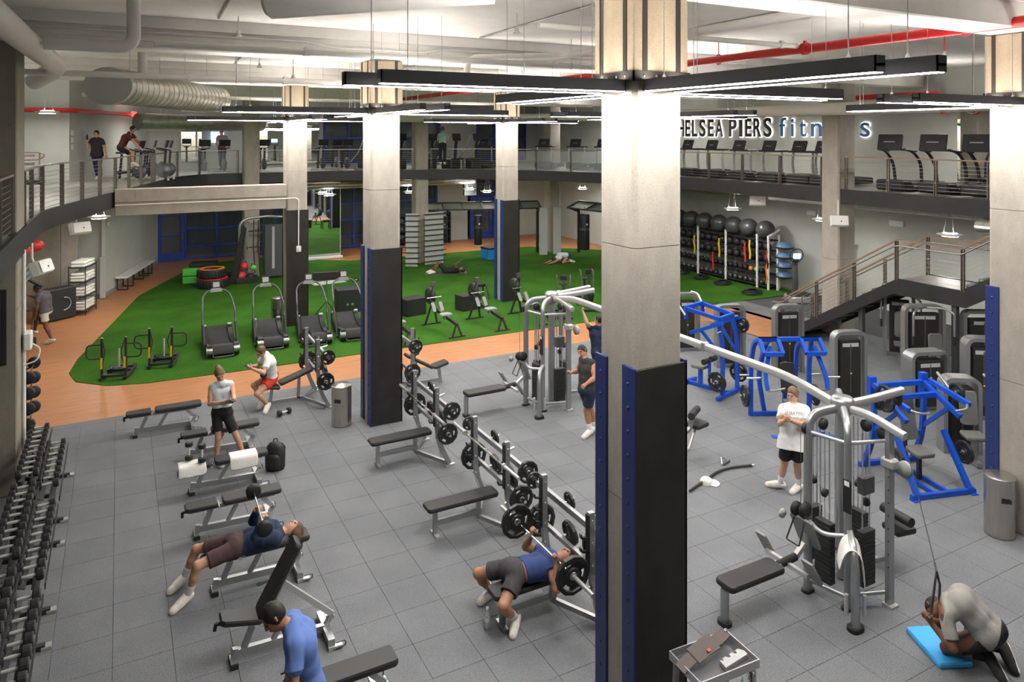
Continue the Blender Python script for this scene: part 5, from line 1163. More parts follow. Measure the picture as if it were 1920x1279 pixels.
def rower(label, x, y, rz=0):
    t = thing('rowing_machine', label, 'rower', (x, y, .016), rz, 'rowing machines on the turf')
    m = MB(); m.beam((0, .05, .36), (0, 1.45, .52), .06, .09); m.build('rail', 'black_matte', t); m = MB(); m.beam((0, .05, .41), (0, 1.4, .568), .03, .012); m.build('rail_cap', 'chrome', t)
    m = MB(); m.beam((0, 1.4, .52), (0, 2.05, .78), .09, .13); m.build('front_frame', 'black_matte', t)
    for s in (-1, 1):
        m = MB(); m.beam((s * .02, .1, .36), (s * .15, .08, .02), .04, .05, (0, 1, 0)); m.build('rear_leg', 'black_matte', t); m = MB(); m.beam((s * .04, 1.72, .62), (s * .2, 1.82, .02), .04, .06, (0, 1, 0)); m.build('front_leg', 'black_matte', t)
    m = MB(); m.beam((-.26, .08, .015), (.26, .08, .015), .06, .03); m.build('rear_foot', 'black_matte', t); m = MB(); m.beam((-.32, 1.82, .015), (.32, 1.82, .015), .06, .03); m.build('front_foot', 'black_matte', t)
    m = MB(); m.prism([(-.17, -.13), (.17, -.13), (.18, .06), (.12, .15), (-.12, .15), (-.18, .06)], .045, (0, .82, .49), b=.015); m.build('seat', 'rower_seat', t); m = MB(); m.bx(-.06, .06, .74, .9, .36, .48, .01); m.build('seat_carriage', 'grey_plastic', t)
    for s in (-1, 1):
        m = MB(); m.prism(rrect(.11, .30, .03), .02, (s * .13, 1.38, .62), (1, 0, 0), (0, .6, .8)); m.build('footrest', 'grey_plastic', t)
    m = MB(); m.lathe([(0, -.08), (.23, -.08), (.27, -.03), (.27, .03), (.23, .08), (0, .08)], (.06, 2.0, .84), 22, (1, 0, 0)); fw = m.build('flywheel', 'black_matte', t); m = MB(); m.lathe([(.07, .088), (.19, .088), (.19, .078)], (.06, 2.0, .84), 20, (1, 0, 0)); m.build('vent_ring', 'grey_light', fw)
    m = MB(); m.tube([(0, 1.85, .95), (0, 1.72, 1.12), (0, 1.68, 1.22)], .02); m.build('monitor_arm', 'black_matte', t); m = MB(); m.box((0, 1.66, 1.26), (.16, .05, .16), .01); m.build('monitor', 'gunmetal', t)
    m = MB(); m.cyl((-.24, 1.62, .86), (.24, 1.62, .86), .016, 8); m.build('pull_handle', 'chrome', t)
    return t
for i, (x, l) in enumerate(((7.1, 'rowing machine partly hidden behind the second column'), (8.62, 'rowing machine left of the middle, on the turf edge'), (10.1, 'rowing machine second from the turf column'), (11.6, 'rowing machine standing in front of the turf column'))):
    rower(l, x, 19.32 if i else 19.15, .06)
def plyo(name, label, c, s, rz=0, m_='black_matte'):
    m = MB(); m.bx(-s[0] / 2, s[0] / 2, -s[1] / 2, s[1] / 2, 0, s[2], .015); o = m.build('box_shell', m_, None)
    t = thing(name, label, 'box', c, rz); o.parent = t
    for a in (-1, 1): m = MB(); m.cyl((a * .08, -s[1] / 2 - .004, s[2] * .35), (a * .08, -s[1] / 2 + .001, s[2] * .35), .045, 12); m.build('grip_hole', 'chrome' if 'weights' in label else 'void_shade', t)
    return t
plyo('plyo_box', 'black plyo box behind the left rowing machine', (8.45, 22.6, .016), (.75, .5, .55), .2)
plyo('plyo_box', 'black plyo box behind the second rowing machine', (10.35, 22.4, .016), (.75, .5, .5), .2)
plyo('storage_box', 'black open box with weights behind the rightmost curved treadmill', (6.75, 24.1, .016), (.85, .6, .75), -.1)
plyo('plyo_box', 'black plyo box beside the turf column behind the rowers', (7.5, 22.5, .016), (.6, .5, .5), .1)
t = thing('sled_stand', 'small black frame stand left of the turf column behind the rowers', 'stand', (11.35, 23.55, .016))
for s in (-1, 1): m = MB(); m.tube(fillet([(s * .25, -.25, 0), (s * .22, -.05, .5), (s * .22, .2, .5), (s * .25, .3, 0)], .1), .025); m.build('side_hoop', 'black_matte', t)
m = MB(); m.cyl((-.22, .05, .5), (.22, .05, .5), .08, 12); m.build('roll_pad', 'pad', t)
# air bikes
def air_bike(label, x, y, rz):
    t = thing('air_bike', label, 'bike', (x, y, .016), rz, 'air bikes on the turf')
    m = MB(); m.lathe([(0, -.06), (.24, -.06), (.29, -.03), (.29, .03), (.24, .06), (0, .06)], (0, .42, .5), 24, (1, 0, 0)); m.build('fan_cage', 'black_matte', t)
    m = MB(); m.lathe([(.2, .062), (.26, .05), (.2, .04)], (0, .42, .5), 24, (1, 0, 0)); m.build('cage_ring', 'gunmetal', t)
    m = MB(); m.beam((0, .4, .25), (0, -.35, .25), .08, .1); m.beam((0, -.25, .25), (0, -.32, .85), .06, .07, (1, 0, 0)); m.beam((0, .35, .6), (0, .28, 1.15), .06, .07, (1, 0, 0)); m.build('frame', 'black_matte', t)
    for y_ in (-.42, .62): m = MB(); m.beam((-.28, y_, .04), (.28, y_, .04), .07, .06); m.build('foot_bar', 'black_matte', t)
    m = MB(); m.prism([(-.12, -.12), (.12, -.12), (.06, .14), (-.06, .14)], .06, (0, -.34, .88), b=.015); m.build('saddle', 'pad', t)
    for s in (-1, 1): m = MB(); m.tube(fillet([(s * .14, .2, .3), (s * .2, .1, .9), (s * .22, .02, 1.22), (s * .22, -.14, 1.26)], .1), .02); m.build('handle_arm', 'gunmetal', t); m = MB(); m.cyl((s * .1, .02, .3), (s * .22, .02, .3), .03, 8); m.build('pedal', 'black_matte', t)
    m = MB(); m.box((0, .22, 1.24), (.2, .05, .16), .01); m.build('console', 'black_gloss', t)
air_bike('air bike behind the far multi-station, left of two', 12.75, 20.2, 2.6); air_bike('air bike behind the far multi-station, right of two', 14.0, 20.7, 2.8); air_bike('third air bike close to the nearest column', 14.3, 19.6, 2.6)
# push sleds
def sled(label, x, y, rz, straps=1):
    t = thing('push_sled', label, 'sled', (x, y, .016), rz, 'black push sleds on the turf')
    for s in (-1, 1):
        m = MB(); m.beam((s * .26, -.42, .05), (s * .26, .42, .05), .09, .05); m.beam((s * .26, .42, .05), (s * .26, .52, .10), .09, .04); m.build('skid', 'black_matte', t)
        m = MB(); m.cyl((s * .26, -.33, .07), (s * .26, -.33, 1.0), .03, 12); m.build('push_pole', 'black_matte', t); m = MB(); m.cyl((s * .26, -.33, 1.0), (s * .26, -.33, 1.012), .026, 10); m.build('pole_cap', 'silver_light', t)
        m = MB(); m.tube(fillet([(s * .26, -.33, .85), (s * .60, -.33, .85), (s * .60, -.33, .52), (s * .26, -.33, .52)], .12), .018); m.build('side_handle', 'black_matte', t)
        m = MB(); m.tube([(s * .24, -.37, .95), (s * .17, -.4, .7), (s * .22, -.4, .45), (s * .26, -.40, .3)], .012); m.build('rope', 'black_matte', t); m = MB(); m.box((s * .25, -.41, .42), (.04, .02, .26)); m.build('strap', 'yellow', t)
    for y_ in (-.33, .1, .38): m = MB(); m.beam((-.26, y_, .10), (.26, y_, .10), .08, .05); m.build('cross_bar', 'black_matte', t)
    m = MB(); m.cyl((0, .1, .12), (0, .1, .62), .025, 12); m.build('weight_post', 'grey_light', t); m = MB(); plate_mesh(m, (0, .1, .155), (0, 0, 1), .2, .05); m.build('loaded_plate', 'iron', t)
sled('black push sled at the left tip of the turf', -.02, 20.25, -.25); sled('black push sled next to the curved treadmills', 1.0, 20.7, -.22)
# tyres, crates, red corner
def tyre(label, c, col, r=.52, h=.34):
    t = thing('tyre', label, 'tyre', c, 0, 'stacked training tyres')
    m = MB(); m.lathe([(r * .5, .05), (r * .62, 0), (r * .9, 0), (r, .06), (r, h - .06), (r * .9, h), (r * .62, h), (r * .5, h - .05), (r * .55, h / 2), (r * .5, .05)], n=28); m.build('tread_ring', 'rubber_black', t)
    for k in range(28):
        a = k / 28 * 6.283; m = MB(); m.box((r * math.cos(a), r * math.sin(a), h / 2), (.03, .05, h * .8), 0, rotm('Z', math.degrees(a)) @ rotm('X', 20)); m.build('lug', 'black_matte', t)
    m = MB(); m.lathe([(r * .60, h + .001), (r * .92, h + .001), (r * .92, h + .018), (r * .60, h + .018), (r * .60, h + .001)], n=28); m.build('rim_cover', col, t)
tyre('lower tyre of the stack with a red rim cover', (3.2, 30.3, .016), 'red', .58); tyre('upper tyre of the stack with an orange rim cover', (3.15, 30.35, .376), 'orange', .52)
for i, (x, y, z, m_, l) in enumerate(((2.75, 31.5, .016, 'green_lime', 'lower green aerobic step riser beside the tyres'), (2.75, 31.5, .32, 'green_lime', 'upper green aerobic step riser beside the tyres'), (3.0, 31.7, .62, 'black_matte', 'black aerobic step resting on the green risers'), (3.9, 32.2, .016, 'black_matte', 'dark stacked step behind the tyres'))):
    m = MB(); m.bx(-.5, .5, -.3, .3, 0, .28 if i < 2 else .16, .03); o = m.build('aerobic_step', m_); o.location = (x, y, z); o.rotation_euler = (0, 0, -.3); tag(o, l, 'step')
m = MB(); m.prism([(-.16, 0), (.16, 0), (.10, 2.2), (-.06, 2.35)], .2, (0, .1, 0), (1, 0, 0), (.18, 0, .98), .03); o = tag(m.build('punch_shield', 'black_matte'), 'tall leaning black punching shield behind the tyres', 'pad'); o.location = (3.95, 30.5, .02); o.rotation_euler = (0, 0, -.3)
for i, (x, y, z, r, c_) in enumerate(((4.25, 30.7, .24, .22, 'red'), (4.62, 30.6, .20, .18, 'black_matte'), (4.4, 30.85, .60, .18, 'red'), (4.75, 30.8, .52, .13, 'green_lime'))):
    t = thing('kettlebell', ('large red', 'black', 'smaller red', 'small green')[i] + ' kettlebell in the pile behind the tyres', 'kettlebell', (x, y, .016 + z - .2 * 0 - r * .9)); m = MB(); m.sph((0, 0, r * .9), r, 16, (1, 1, .9)); m.build('bell', c_, t)
    m = MB(); m.tube(fillet([(-r * .5, 0, r * 1.5), (-r * .55, 0, r * 2.1), (r * .55, 0, r * 2.1), (r * .5, 0, r * 1.5)], .06), .025); m.build('handle', 'gunmetal', t)
m = MB(); m.bx(-.4, .5, -.3, .3, 0, .22, .02); o = tag(m.build('kettlebell_bench', 'black_matte'), 'low black shelf under the upper kettlebells', 'shelf'); o.location = (4.42, 30.62, .016)
# functional trainer
ft = thing('functional_trainer', 'silver dual cable trainer with grey shroud beside the turf column', 'gym machine', (5.3, 30.9, .016), -.12)
for s in (-1, 1):
    m = MB(); m.tube(fillet([(s * 1.05, -.2, 0), (s * 1.05, -.2, 2.3), (s * .8, -.1, 2.5), (0, 0, 2.55)], .3, 6), .055, 10); m.build('arch', 'silver', ft)
    m = MB(); m.rect([(s * .75, .15, 0), (s * .75, .15, 2.35)], .09, .07, (0, 1, 0)); m.build('upright', 'silver', ft)
    m = MB(); pulley(m, (s * .75, .02, 1.3), (1, 0, 0), .07); m.build('pulley', 'black_matte', ft)
m = MB(); m.bx(-.1, .62, .1, .4, .05, 2.2, .03); m.build('stack_shroud', 'gunmetal', ft); m = MB(); m.bx(.2, .3, .08, .11, .4, 2.1); m.build('window', 'grey_light', ft)
m = MB(); m.beam((-.75, .15, 1.95), (.75, .15, 1.95), .05, .05); m.beam((-.75, .15, 1.3), (-.1, .15, 1.3), .04, .04); m.build('cross_bar', 'black_matte', ft)
for k in range(3): m = MB(); m.tube([(-.5 + k * .18, .1, 2.4), (-.52 + k * .18, .05, 1.4), (-.45 + k * .18, .05, .25)], .022); m.build('hanging_rope', 'black_matte', ft)
for s in (-1, 1): m = MB(); m.bx(s * .8 - .06, s * .8 + .06, -.5, .5, 0, .06); m.build('base_foot', 'silver', ft)
# flat TV-like board on a tripod, mat and weights on the turf
t = thing('tripod_board', 'black board on a tripod behind the curved treadmills', 'stand', (5.85, 23.4, .016)); m = MB(); m.box((0, 0, 1.35), (.85, .06, .26), .01, rotm('Z', -12)); m.build('board', 'black_matte', t)
for k in range(3): a = k * 2.09 + .5; m = MB(); m.tube([(0, 0, .55), (.45 * math.cos(a), .45 * math.sin(a), 0)], .014); m.build('leg', 'black_matte', t)
m = MB(); m.cyl((0, 0, .3), (0, 0, 1.25), .016, 8); m.build('pole', 'gunmetal', t)
m = MB(); m.prism(rrect(1.3, .62, .04), .012); o = tag(m.build('exercise_mat', 'grey_light'), 'grey exercise mat on the turf in front of the mirror', 'mat'); o.location = (7.3, 29.0, .017); o.rotation_euler = (0, 0, .1)
for i, (dx, dy) in enumerate(((0, 0), (.35, -.1))): dumbbell(('left', 'right')[i] + ' pale dumbbell on the turf beside the grey mat', (8.3 + dx, 28.6 + dy, .10), .6, (.8, .5), 'dumbbells on the turf')
# peg ladder boards beside the back column
for k, (x, y, wd, rz) in enumerate(((11.45, 30.75, .55, -.55), (12.6, 30.9, .95, .12))):
    t = thing('peg_board', ('narrow', 'wide')[k] + ' grey climbing board with rows of black pegs at the back column', 'wall ladder', (x, y, .016), rz)
    m = MB(); m.bx(-wd / 2, wd / 2, 0, .06, 0, 2.35, .01); m.build('board', 'chest', t)
    for i in range(10): m = MB(); m.cyl((-wd / 2 - .1, -.05, .15 + i * .235), (wd / 2 + .12, -.05, .15 + i * .235), .02, 8); m.build('rung', 'black_matte', t)
# suspension training frames with bags
def susp(label, p, q, n, z=2.55):
    t = thing('suspension_rig', label, 'training frame', (0, 0, .016)); p, q = V(*p, 0), V(*q, 0); d = (q - p).normalized(); nn = V(d.y, -d.x, 0)
    for off, zz in ((0, z), (.75, z - .28)): m = MB(); m.beam(p + nn * off + V(0, 0, zz), q + nn * off + V(0, 0, zz), .07, .07); m.build('long_rail', 'black_matte', t)
    for i in range(n + 1):
        a = p.lerp(q, i / n); m = MB(); m.beam(a + V(0, 0, z), a + nn * .75 + V(0, 0, z - .28), .06, .06); m.build('cross_rib', 'black_matte', t)
        if i < n:
            b = p.lerp(q, (i + 1) / n); m = MB(); m.add([a + V(0, 0, z - .03), b + V(0, 0, z - .03), b + nn * .75 + V(0, 0, z - .31), a + nn * .75 + V(0, 0, z - .31)], [(0, 1, 2, 3)]); o = m.build('roof_mesh', 'rig_mesh', t); so = o.modifiers.new('s', 'SOLIDIFY'); so.thickness = .01
    for a in (p, q):
        m = MB(); m.rect([a + V(0, 0, 0), a + V(0, 0, z)], .1, .1, (1, 0, 0)); m.build('end_post', 'black_matte', t)
        m = MB(); m.beam(a + V(0, 0, z - .5), a + nn * .7 + V(0, 0, z - .25), .08, .12); m.build('gusset', 'black_matte', t)
    return t
susp('long black suspension frame with roof mesh behind the rowers', (12.9, 33.2), (18.4, 31.6), 6)
susp('black suspension frame with roof mesh at the right back', (20.2, 30.6), (20.9, 25.4), 4)
def bag(label, x, y, z, h=1.25, r=.19, m_='black_matte', top=2.4):
    t = thing('punching_bag', label, 'punching bag', (x, y, z), 0, 'hanging punching bags'); m = MB(); m.lathe([(0, 0), (r * .9, 0), (r, .05), (r, h - .05), (r * .9, h), (0, h)], n=20); m.build('bag', m_, t)
    m = MB(); m.lathe([(r * 1.005, h * .55), (r * 1.005, h * .55 + .12)], n=20); m.build('band', 'gunmetal', t)
    for k in range(3): a = k * 2.09; m = MB(); m.cyl((r * .8 * math.cos(a), r * .8 * math.sin(a), h), (0, 0, top - z), .008, 5); m.build('chain', 'gunmetal', t)
    m = MB(); m.prism(rrect(.10, .10, .045), .004, (-.03, -r - .002, h * .72), (1, 0, 0), (0, 0, 1)); m.build('badge', 'print_white', t)
bag('black punching bag left of two under the long frame', 13.6, 32.2, .75); bag('black punching bag near the blue box', 15.2, 31.75, .60, 1.4)
bag('big black punching bag right of the back right column', 19.75, 29.4, .35, 1.7, .24); bag('dark punching bag beside the nearest column at the back right', 20.1, 26.2, .45, 1.5, .22, 'gunmetal')
for i, (x, y, z) in enumerate(((13.4, 32.4, 1.3), (13.45, 32.42, .55), (16.3, 31.6, 2.0), (20.1, 28.2, 1.9), (20.15, 27.4, 1.6), (20.15, 26.9, 1.7))):
    t = thing('suspension_strap', ('upper yellow strap by the left bag', 'lower yellow strap by the left bag', 'bundle of yellow straps beside the turf column', 'yellow strap at the right frame, leftmost', 'yellow strap at the right frame, middle', 'yellow strap at the right frame, rightmost')[i], 'strap', (x, y, z), 0, 'suspension straps')
    m = MB(); m.box((0, 0, .2), (.06, .02, .5)); m.build('webbing', 'yellow', t); m = MB(); m.cyl((0, 0, .45), (0, 0, 2.42 - z), .01, 5); m.build('anchor', 'black_matte', t); m = MB(); m.tube(fillet([(-.06, 0, -.2), (0, 0, -.03), (.06, 0, -.2), (-.06, 0, -.2)], .02), .014); m.build('handle', 'black_matte', t)
t = thing('foam_box', 'blue foam plyo box with a black top behind the turf column', 'box', (15.7, 31.0, .016), .1); m = MB(); m.bx(-.55, .55, -.38, .38, 0, .48, .03); m.build('block', 'blue_box', t); m = MB(); m.bx(-.56, .56, -.39, .39, .48, .56, .02); m.build('cover', 'black_matte', t); m = MB(); m.bx(.15, .38, -.392, -.38, .14, .32); m.build('print', 'print_white', t)
t = thing('step_shelf', 'dark shelf rack full of black steps in front of the blue glazing', 'shelf', (13.6, 36.7, .016))
for k in range(4): m = MB(); m.bx(-2.2, 2.2, -.25, .25, .35 + k * .42, .38 + k * .42); m.build('shelf_board', 'black_matte', t)
for s in (-2.2, -.7, .7, 2.2): m = MB(); m.bx(s - .03, s + .03, -.25, .25, 0, 1.7); m.build('upright', 'black_matte', t)
for k in range(3):
    for j in range(7): 
        m = MB(); m.bx(-.22, .22, -.18, .18, 0, .2, .03); o = m.build('step_block', 'gunmetal'); o.location = (11.75 + j * .6, 36.7, .40 + k * .42); tag(o, 'dark grey step block on the shelf rack, %s row, %s from left' % (('bottom', 'middle', 'top')[k], ('first', 'second', 'third', 'fourth', 'fifth', 'sixth', 'seventh')[j]), 'step', 'step blocks on the shelf')
for k in range(2):
    m = MB(); m.bx(-.19, .19, -.04, .04, 0, 2.3, .01); o = tag(m.build('padded_screen', 'chest'), ('left', 'right')[k] + ' tall pale panel at the foot of the back right column', 'panel'); o.location = (18.25 + k * .72, 30.75 - k * .1, .016); o.rotation_euler = (0, 0, -YAW)
# ball rack along the right wall
rk = thing('ball_rack', 'long white and black storage rack of balls along the right wall', 'rack', (21.85, .55, .01))
ys = [24.6, 23.0, 21.4, 19.75]
for y in [25.9] + ys + [19.2]:
    for x in (-.28, .28): m = MB(); m.rect([(x, y, 0), (x, y, 2.05)], .06, .06, (1, 0, 0)); m.build('upright', 'white_plastic', rk)
    m = MB(); m.beam((-.3, y, 2.0), (.3, y, 2.25), .06, .06); m.build('top_arm', 'white_plastic', rk)
for z in (.12, .55, 1.0, 1.45, 1.85): m = MB(); m.bx(-.28, .30, 19.2, 25.9, z - .03, z); m.build('shelf', 'black_matte', rk)
k = 0
for y in (25.3, 24.45, 23.65, 22.85, 22.0, 21.2, 20.4, 19.55):
    m = MB(); m.sph((0, 0, 0), .36, 24, (1, 1, .97)); o = m.build('exercise_ball', 'ball_grey'); o.location = (21.8, y + .55, 2.24); tag(o, 'dark grey exercise ball on top of the rack, %s from left' % ('first', 'second', 'third', 'fourth', 'fifth', 'sixth', 'seventh', 'eighth')[k], 'ball', 'exercise balls on the rack'); k += 1
k = 0
for z, r, mm, n in ((1.45, .155, 'rubber_black', 17), (1.0, .15, 'black_matte', 17), (.55, .10, 'rubber_black', 24), (.12, .10, 'gunmetal', 24)):
    for i in range(n):
        y = 25.65 - (25.65 - 19.4) * i / (n - 1); c_ = mm
        if z == .55 and i in (n - 4, n - 3): c_ = ('orange', 'green_lime')[i - n + 4]
        m = MB(); m.sph((0, 0, r), r, 12); o = m.build('medicine_ball', c_); o.location = (21.74, y + .55, z + .011); tag(o, '%s ball on the %s shelf of the rack, number %s from the far end' % ({'orange': 'orange', 'green_lime': 'green'}.get(c_, 'black'), {1.45: 'top', 1.0: 'second', .55: 'third', .12: 'bottom'}[z], ['one', 'two', 'three', 'four', 'five', 'six', 'seven', 'eight', 'nine', 'ten', 'eleven', 'twelve', 'thirteen', 'fourteen', 'fifteen', 'sixteen', 'seventeen', 'eighteen', 'nineteen', 'twenty', 'twenty-one', 'twenty-two', 'twenty-three', 'twenty-four'][i]), 'ball', 'balls on the rack shelves')
for i, (y, z, c_) in enumerate(((21.75, 1.2, 'yellow'), (20.1, 1.35, 'yellow'), (23.2, 1.15, 'yellow'), (20.35, 1.2, 'red'), (22.1, .6, 'red'), (19.22, 1.1, 'red'), (19.25, .55, 'orange'))):
    m = MB(); m.rect([(0, 0, .45), (0, .03, .2), (0, -.02, -.1), (0, 0, -.3)], .07, .03, (1, 0, 0)); o = m.build('resistance_band', c_); o.location = (21.555, y + .55, z); tag(o, ('yellow strap hanging on the rack middle', 'yellow strap hanging on the rack right end', 'yellow strap hanging on the rack left part', 'red bands hanging high on the rack', 'red bands hanging low on the rack', 'red bands at the right end of the rack', 'orange bands at the low right end of the rack')[i], 'band', 'bands on the rack')
t = thing('balance_stand', 'white stand holding blue half balls at the right end of the rack', 'rack', (21.85, 19.33, .01))
m = MB(); m.rect([(0, .22, 0), (0, .22, 1.75)], .07, .07, (1, 0, 0)); m.build('post', 'white_plastic', t)
for k in range(4): m = MB(); m.beam((0, .2, .55 + k * .36), (-.02, -.35, .55 + k * .36), .5, .02); m.build('arm', 'black_matte', t)
for k in range(4):
    bt = thing('balance_dome', ('lowest', 'second lowest', 'second highest', 'highest')[k] + ' blue balance dome on the white stand', 'balance ball', (21.83, 19.2, .577 + k * .36), 0, 'blue balance domes'); m = MB(); m.lathe([(0, 0), (.32, 0), (.33, .03), (.32, .05)], n=24); m.build('base_disc', 'black_matte', bt); m = MB(); m.lathe([(.31, .05), (.28, .12), (.2, .19), (.1, .225), (0, .235)], n=24); m.build('dome', 'bosu', bt)
for i, (x, y, r) in enumerate(((21.0, 23.8, .35), (20.9, 22.6, .4), (20.9, 21.4, .45), (20.6, 19.6, .5))):
    t = thing('battle_rope', 'heap of black rope on the turf by the rack, %s from left' % ('first', 'second', 'third', 'fourth')[i], 'rope', (x, y, .016)); m = MB(); pts = [(r * (1 - .02 * k) * math.cos(k * .7), r * .8 * (1 - .02 * k) * math.sin(k * .7 + .2 * (k % 3)), .03 + .004 * k) for k in range(30)]; m.tube(fillet(pts, .2, 2), .025, 6); m.build('coil', 'black_matte', t)
# vibration plate and cable column
t = thing('vibration_plate', 'vibration platform with a curved silver mast and blue screen by the right wall', 'gym machine', (21.2, 18.0, .0), -.5)
m = MB(); m.prism(rrect(1.0, .8, .25, 6), .22, (0, -.05, .0), b=.04); m.build('platform', 'silver_light', t); m = MB(); m.prism(rrect(.86, .66, .2, 6), .02, (0, -.05, .22)); m.build('platform_mat', 'black_matte', t)
m = MB(); m.oval(fillet([(0, .45, .1), (0, .38, .7), (0, .46, 1.25), (0, .3, 1.45)], .3), .2, .12, (0, 1, 0)); m.build('mast', 'gunmetal', t); m = MB(); m.tube([(.23 * math.cos(a), .28 - .08 * math.sin(a), 1.55 + .25 * math.sin(a)) for a in np.linspace(0, 6.28, 20)], .02, 7); m.build('handle_ring', 'black_matte', t); m = MB(); m.prism(rrect(.26, .2, .03), .03, (0, .25, 1.55), (1, 0, 0), (0, -.3, .95)); m.build('screen', 'screen', t)
t = thing('cable_column', 'slim grey cable column by the wall left of the gallery column', 'gym machine', (22.0, 17.0, 0), -1.2)
for s in (-.3, .3): m = MB(); m.rect([(s, 0, 0), (s, 0, 2.2)], .07, .08, (0, 1, 0)); m.build('upright', 'gunmetal', t)
m = MB(); m.beam((-.4, 0, 2.2), (.4, 0, 2.2), .08, .08); m.build('top_beam', 'gunmetal', t); m = MB(); m.bx(-.2, .2, -.1, .1, .05, 1.0); m.build('stack_cover', 'black_matte', t); m = MB(); pulley(m, (-.3, -.08, 1.6), (1, 0, 0), .1); m.build('pulley', 'grey_plastic', t)
# left corridor: bench, towel shelf, fan
t = thing('wall_bench', 'long pale wall bench with black legs under the left gallery', 'bench', (.62, 33.0, .014), 1.285)
m = MB(); m.bx(-1.9, 1.9, -.22, .22, .45, .52, .01); m.build('seat_board', 'white_plastic', t)
for x in (-1.6, -.9, .5, 1.2, 1.7):
    m = MB(); m.rect(fillet([(x - .15, -.18, .45), (x - .15, -.18, .01), (x - .15, .18, .01), (x - .15, .18, .45)], .02), .04, .04, (1, 0, 0)); m.build('leg_frame', 'black_matte', t)
t = thing('towel_shelf', 'black wire shelf stacked with white towels under the left gallery', 'shelf', (-1.05, 28.0, .014), 1.25)
for sx in (-.45, .45):
    for sy in (-.25, .25): m = MB(); m.cyl((sx, sy, 0), (sx, sy, 1.6), .016, 8); m.build('post', 'black_matte', t)
for z in (.12, .58, 1.05, 1.52): m = MB(); m.bx(-.46, .46, -.26, .26, z, z + .02); m.build('shelf', 'black_matte', t)
M4 = Matrix.Translation((-1.05, 28.0, .014)) @ Matrix.Rotation(1.25, 4, 'Z'); ci = 0
for zi, z in enumerate((.142, .602, 1.072, 1.542)):
    for j in range(3):
        for l in range(3 if zi < 3 else 2):
            m = MB(); m.bx(-.14, .14, -.22, .22, 0, .095, .03); o = m.build('folded_towel', 'towel'); o.matrix_world = M4 @ Matrix.Translation((-.29 + j * .29, random.uniform(-.015, .015), z + l * .097)) @ Matrix.Rotation(random.uniform(-.05, .05), 4, 'Z')
            tag(o, 'folded white towel, %s shelf, %s pile, %s in it' % (('bottom', 'second', 'third', 'top')[zi], ('left', 'middle', 'right')[j], ('lowest', 'second', 'third')[l]), 'towel', 'folded towels on the wire shelf')
t = thing('floor_fan', 'black square floor fan box beside the towel shelf', 'fan', (-1.72, 27.3, .014), .6)
m = MB(); m.bx(-.5, .5, -.2, .2, .02, 1.0, .03); m.build('housing', 'black_matte', t); m = MB(); m.tube([(.1 + .2 * math.cos(a), -.22, .5 + .2 * math.sin(a)) for a in np.linspace(-1.7, 1.7, 12)], .02); m.build('silver_hoop', 'silver', t)
t = thing('incline_treadmill', 'low dark machine deck and slanted rails behind the big left column', 'treadmill', (-2.75, 23.6, .014), -.35)
m = MB(); m.bx(-.35, .45, -.9, .9, .0, .22, .02); m.build('deck', 'black_matte', t); m = MB(); m.tube([(-.3, .8, .2), (-.3, 1.0, 1.1), (-.3, -.3, 1.4)], .03); m.tube([(.35, .8, .2), (.35, 1.0, 1.0), (.35, -.3, 1.25)], .03); m.build('rails', 'steel_rail', t, 'stuff')
for i in range(2):
    b = thing('boxing_glove', ('left', 'right')[i] + ' red boxing glove hanging under the left gallery', 'glove', (-1.85 + i * .22, 18.6 + i * .25, 3.42 + i * .05), .3, 'red boxing gloves'); m = MB(); m.sph((0, 0, 0), .17, 16, (1.25, .8, .8)); m.build('mitt', 'red', b); m = MB(); m.cyl((-.18, 0, -.03), (-.32, 0, -.08), .09, 12); m.build('cuff', 'red', b); m = MB(); m.cyl((0, 0, .1), (0, 0, .55), .006, 5); m.build('cord', 'cable', b)
t = thing('wall_bracket', 'black and silver lattice bracket under the left gallery edge', 'bracket', (-1.75, 18.2, 3.0))
for k in range(3): m = MB(); m.beam((-.3 + k * .12, -.2, -.25), (.1 + k * .12, .2, .15), .06, .04); m.build('slat', 'silver', t)
m = MB(); m.beam((-.3, .1, .1), (.35, -.1, -.3), .1, .03); m.beam((.0, 0, -.1), (.0, 0, .98), .05, .05, (1, 0, 0)); m.build('arm', 'black_matte', t)
t = thing('conduit', 'white conduit and outlet box running up the big left column', 'conduit', (-1.43, 15.0, 0)); m = MB(); m.cyl((0, 0, .5), (0, 0, 3.9), .03, 8); m.build('run', 'white_paint', t); m = MB(); m.bx(0, .12, -.15, .12, 2.2, 2.5, .02); m.build('box', 'white_plastic', t); m = MB(); m.tube(fillet([(.1, -.02, 2.3), (.25, -.05, 2.2), (.2, -.1, 2.0), (0, -.1, 1.95)], .08), .014); m.build('cord', 'white_plastic', t)
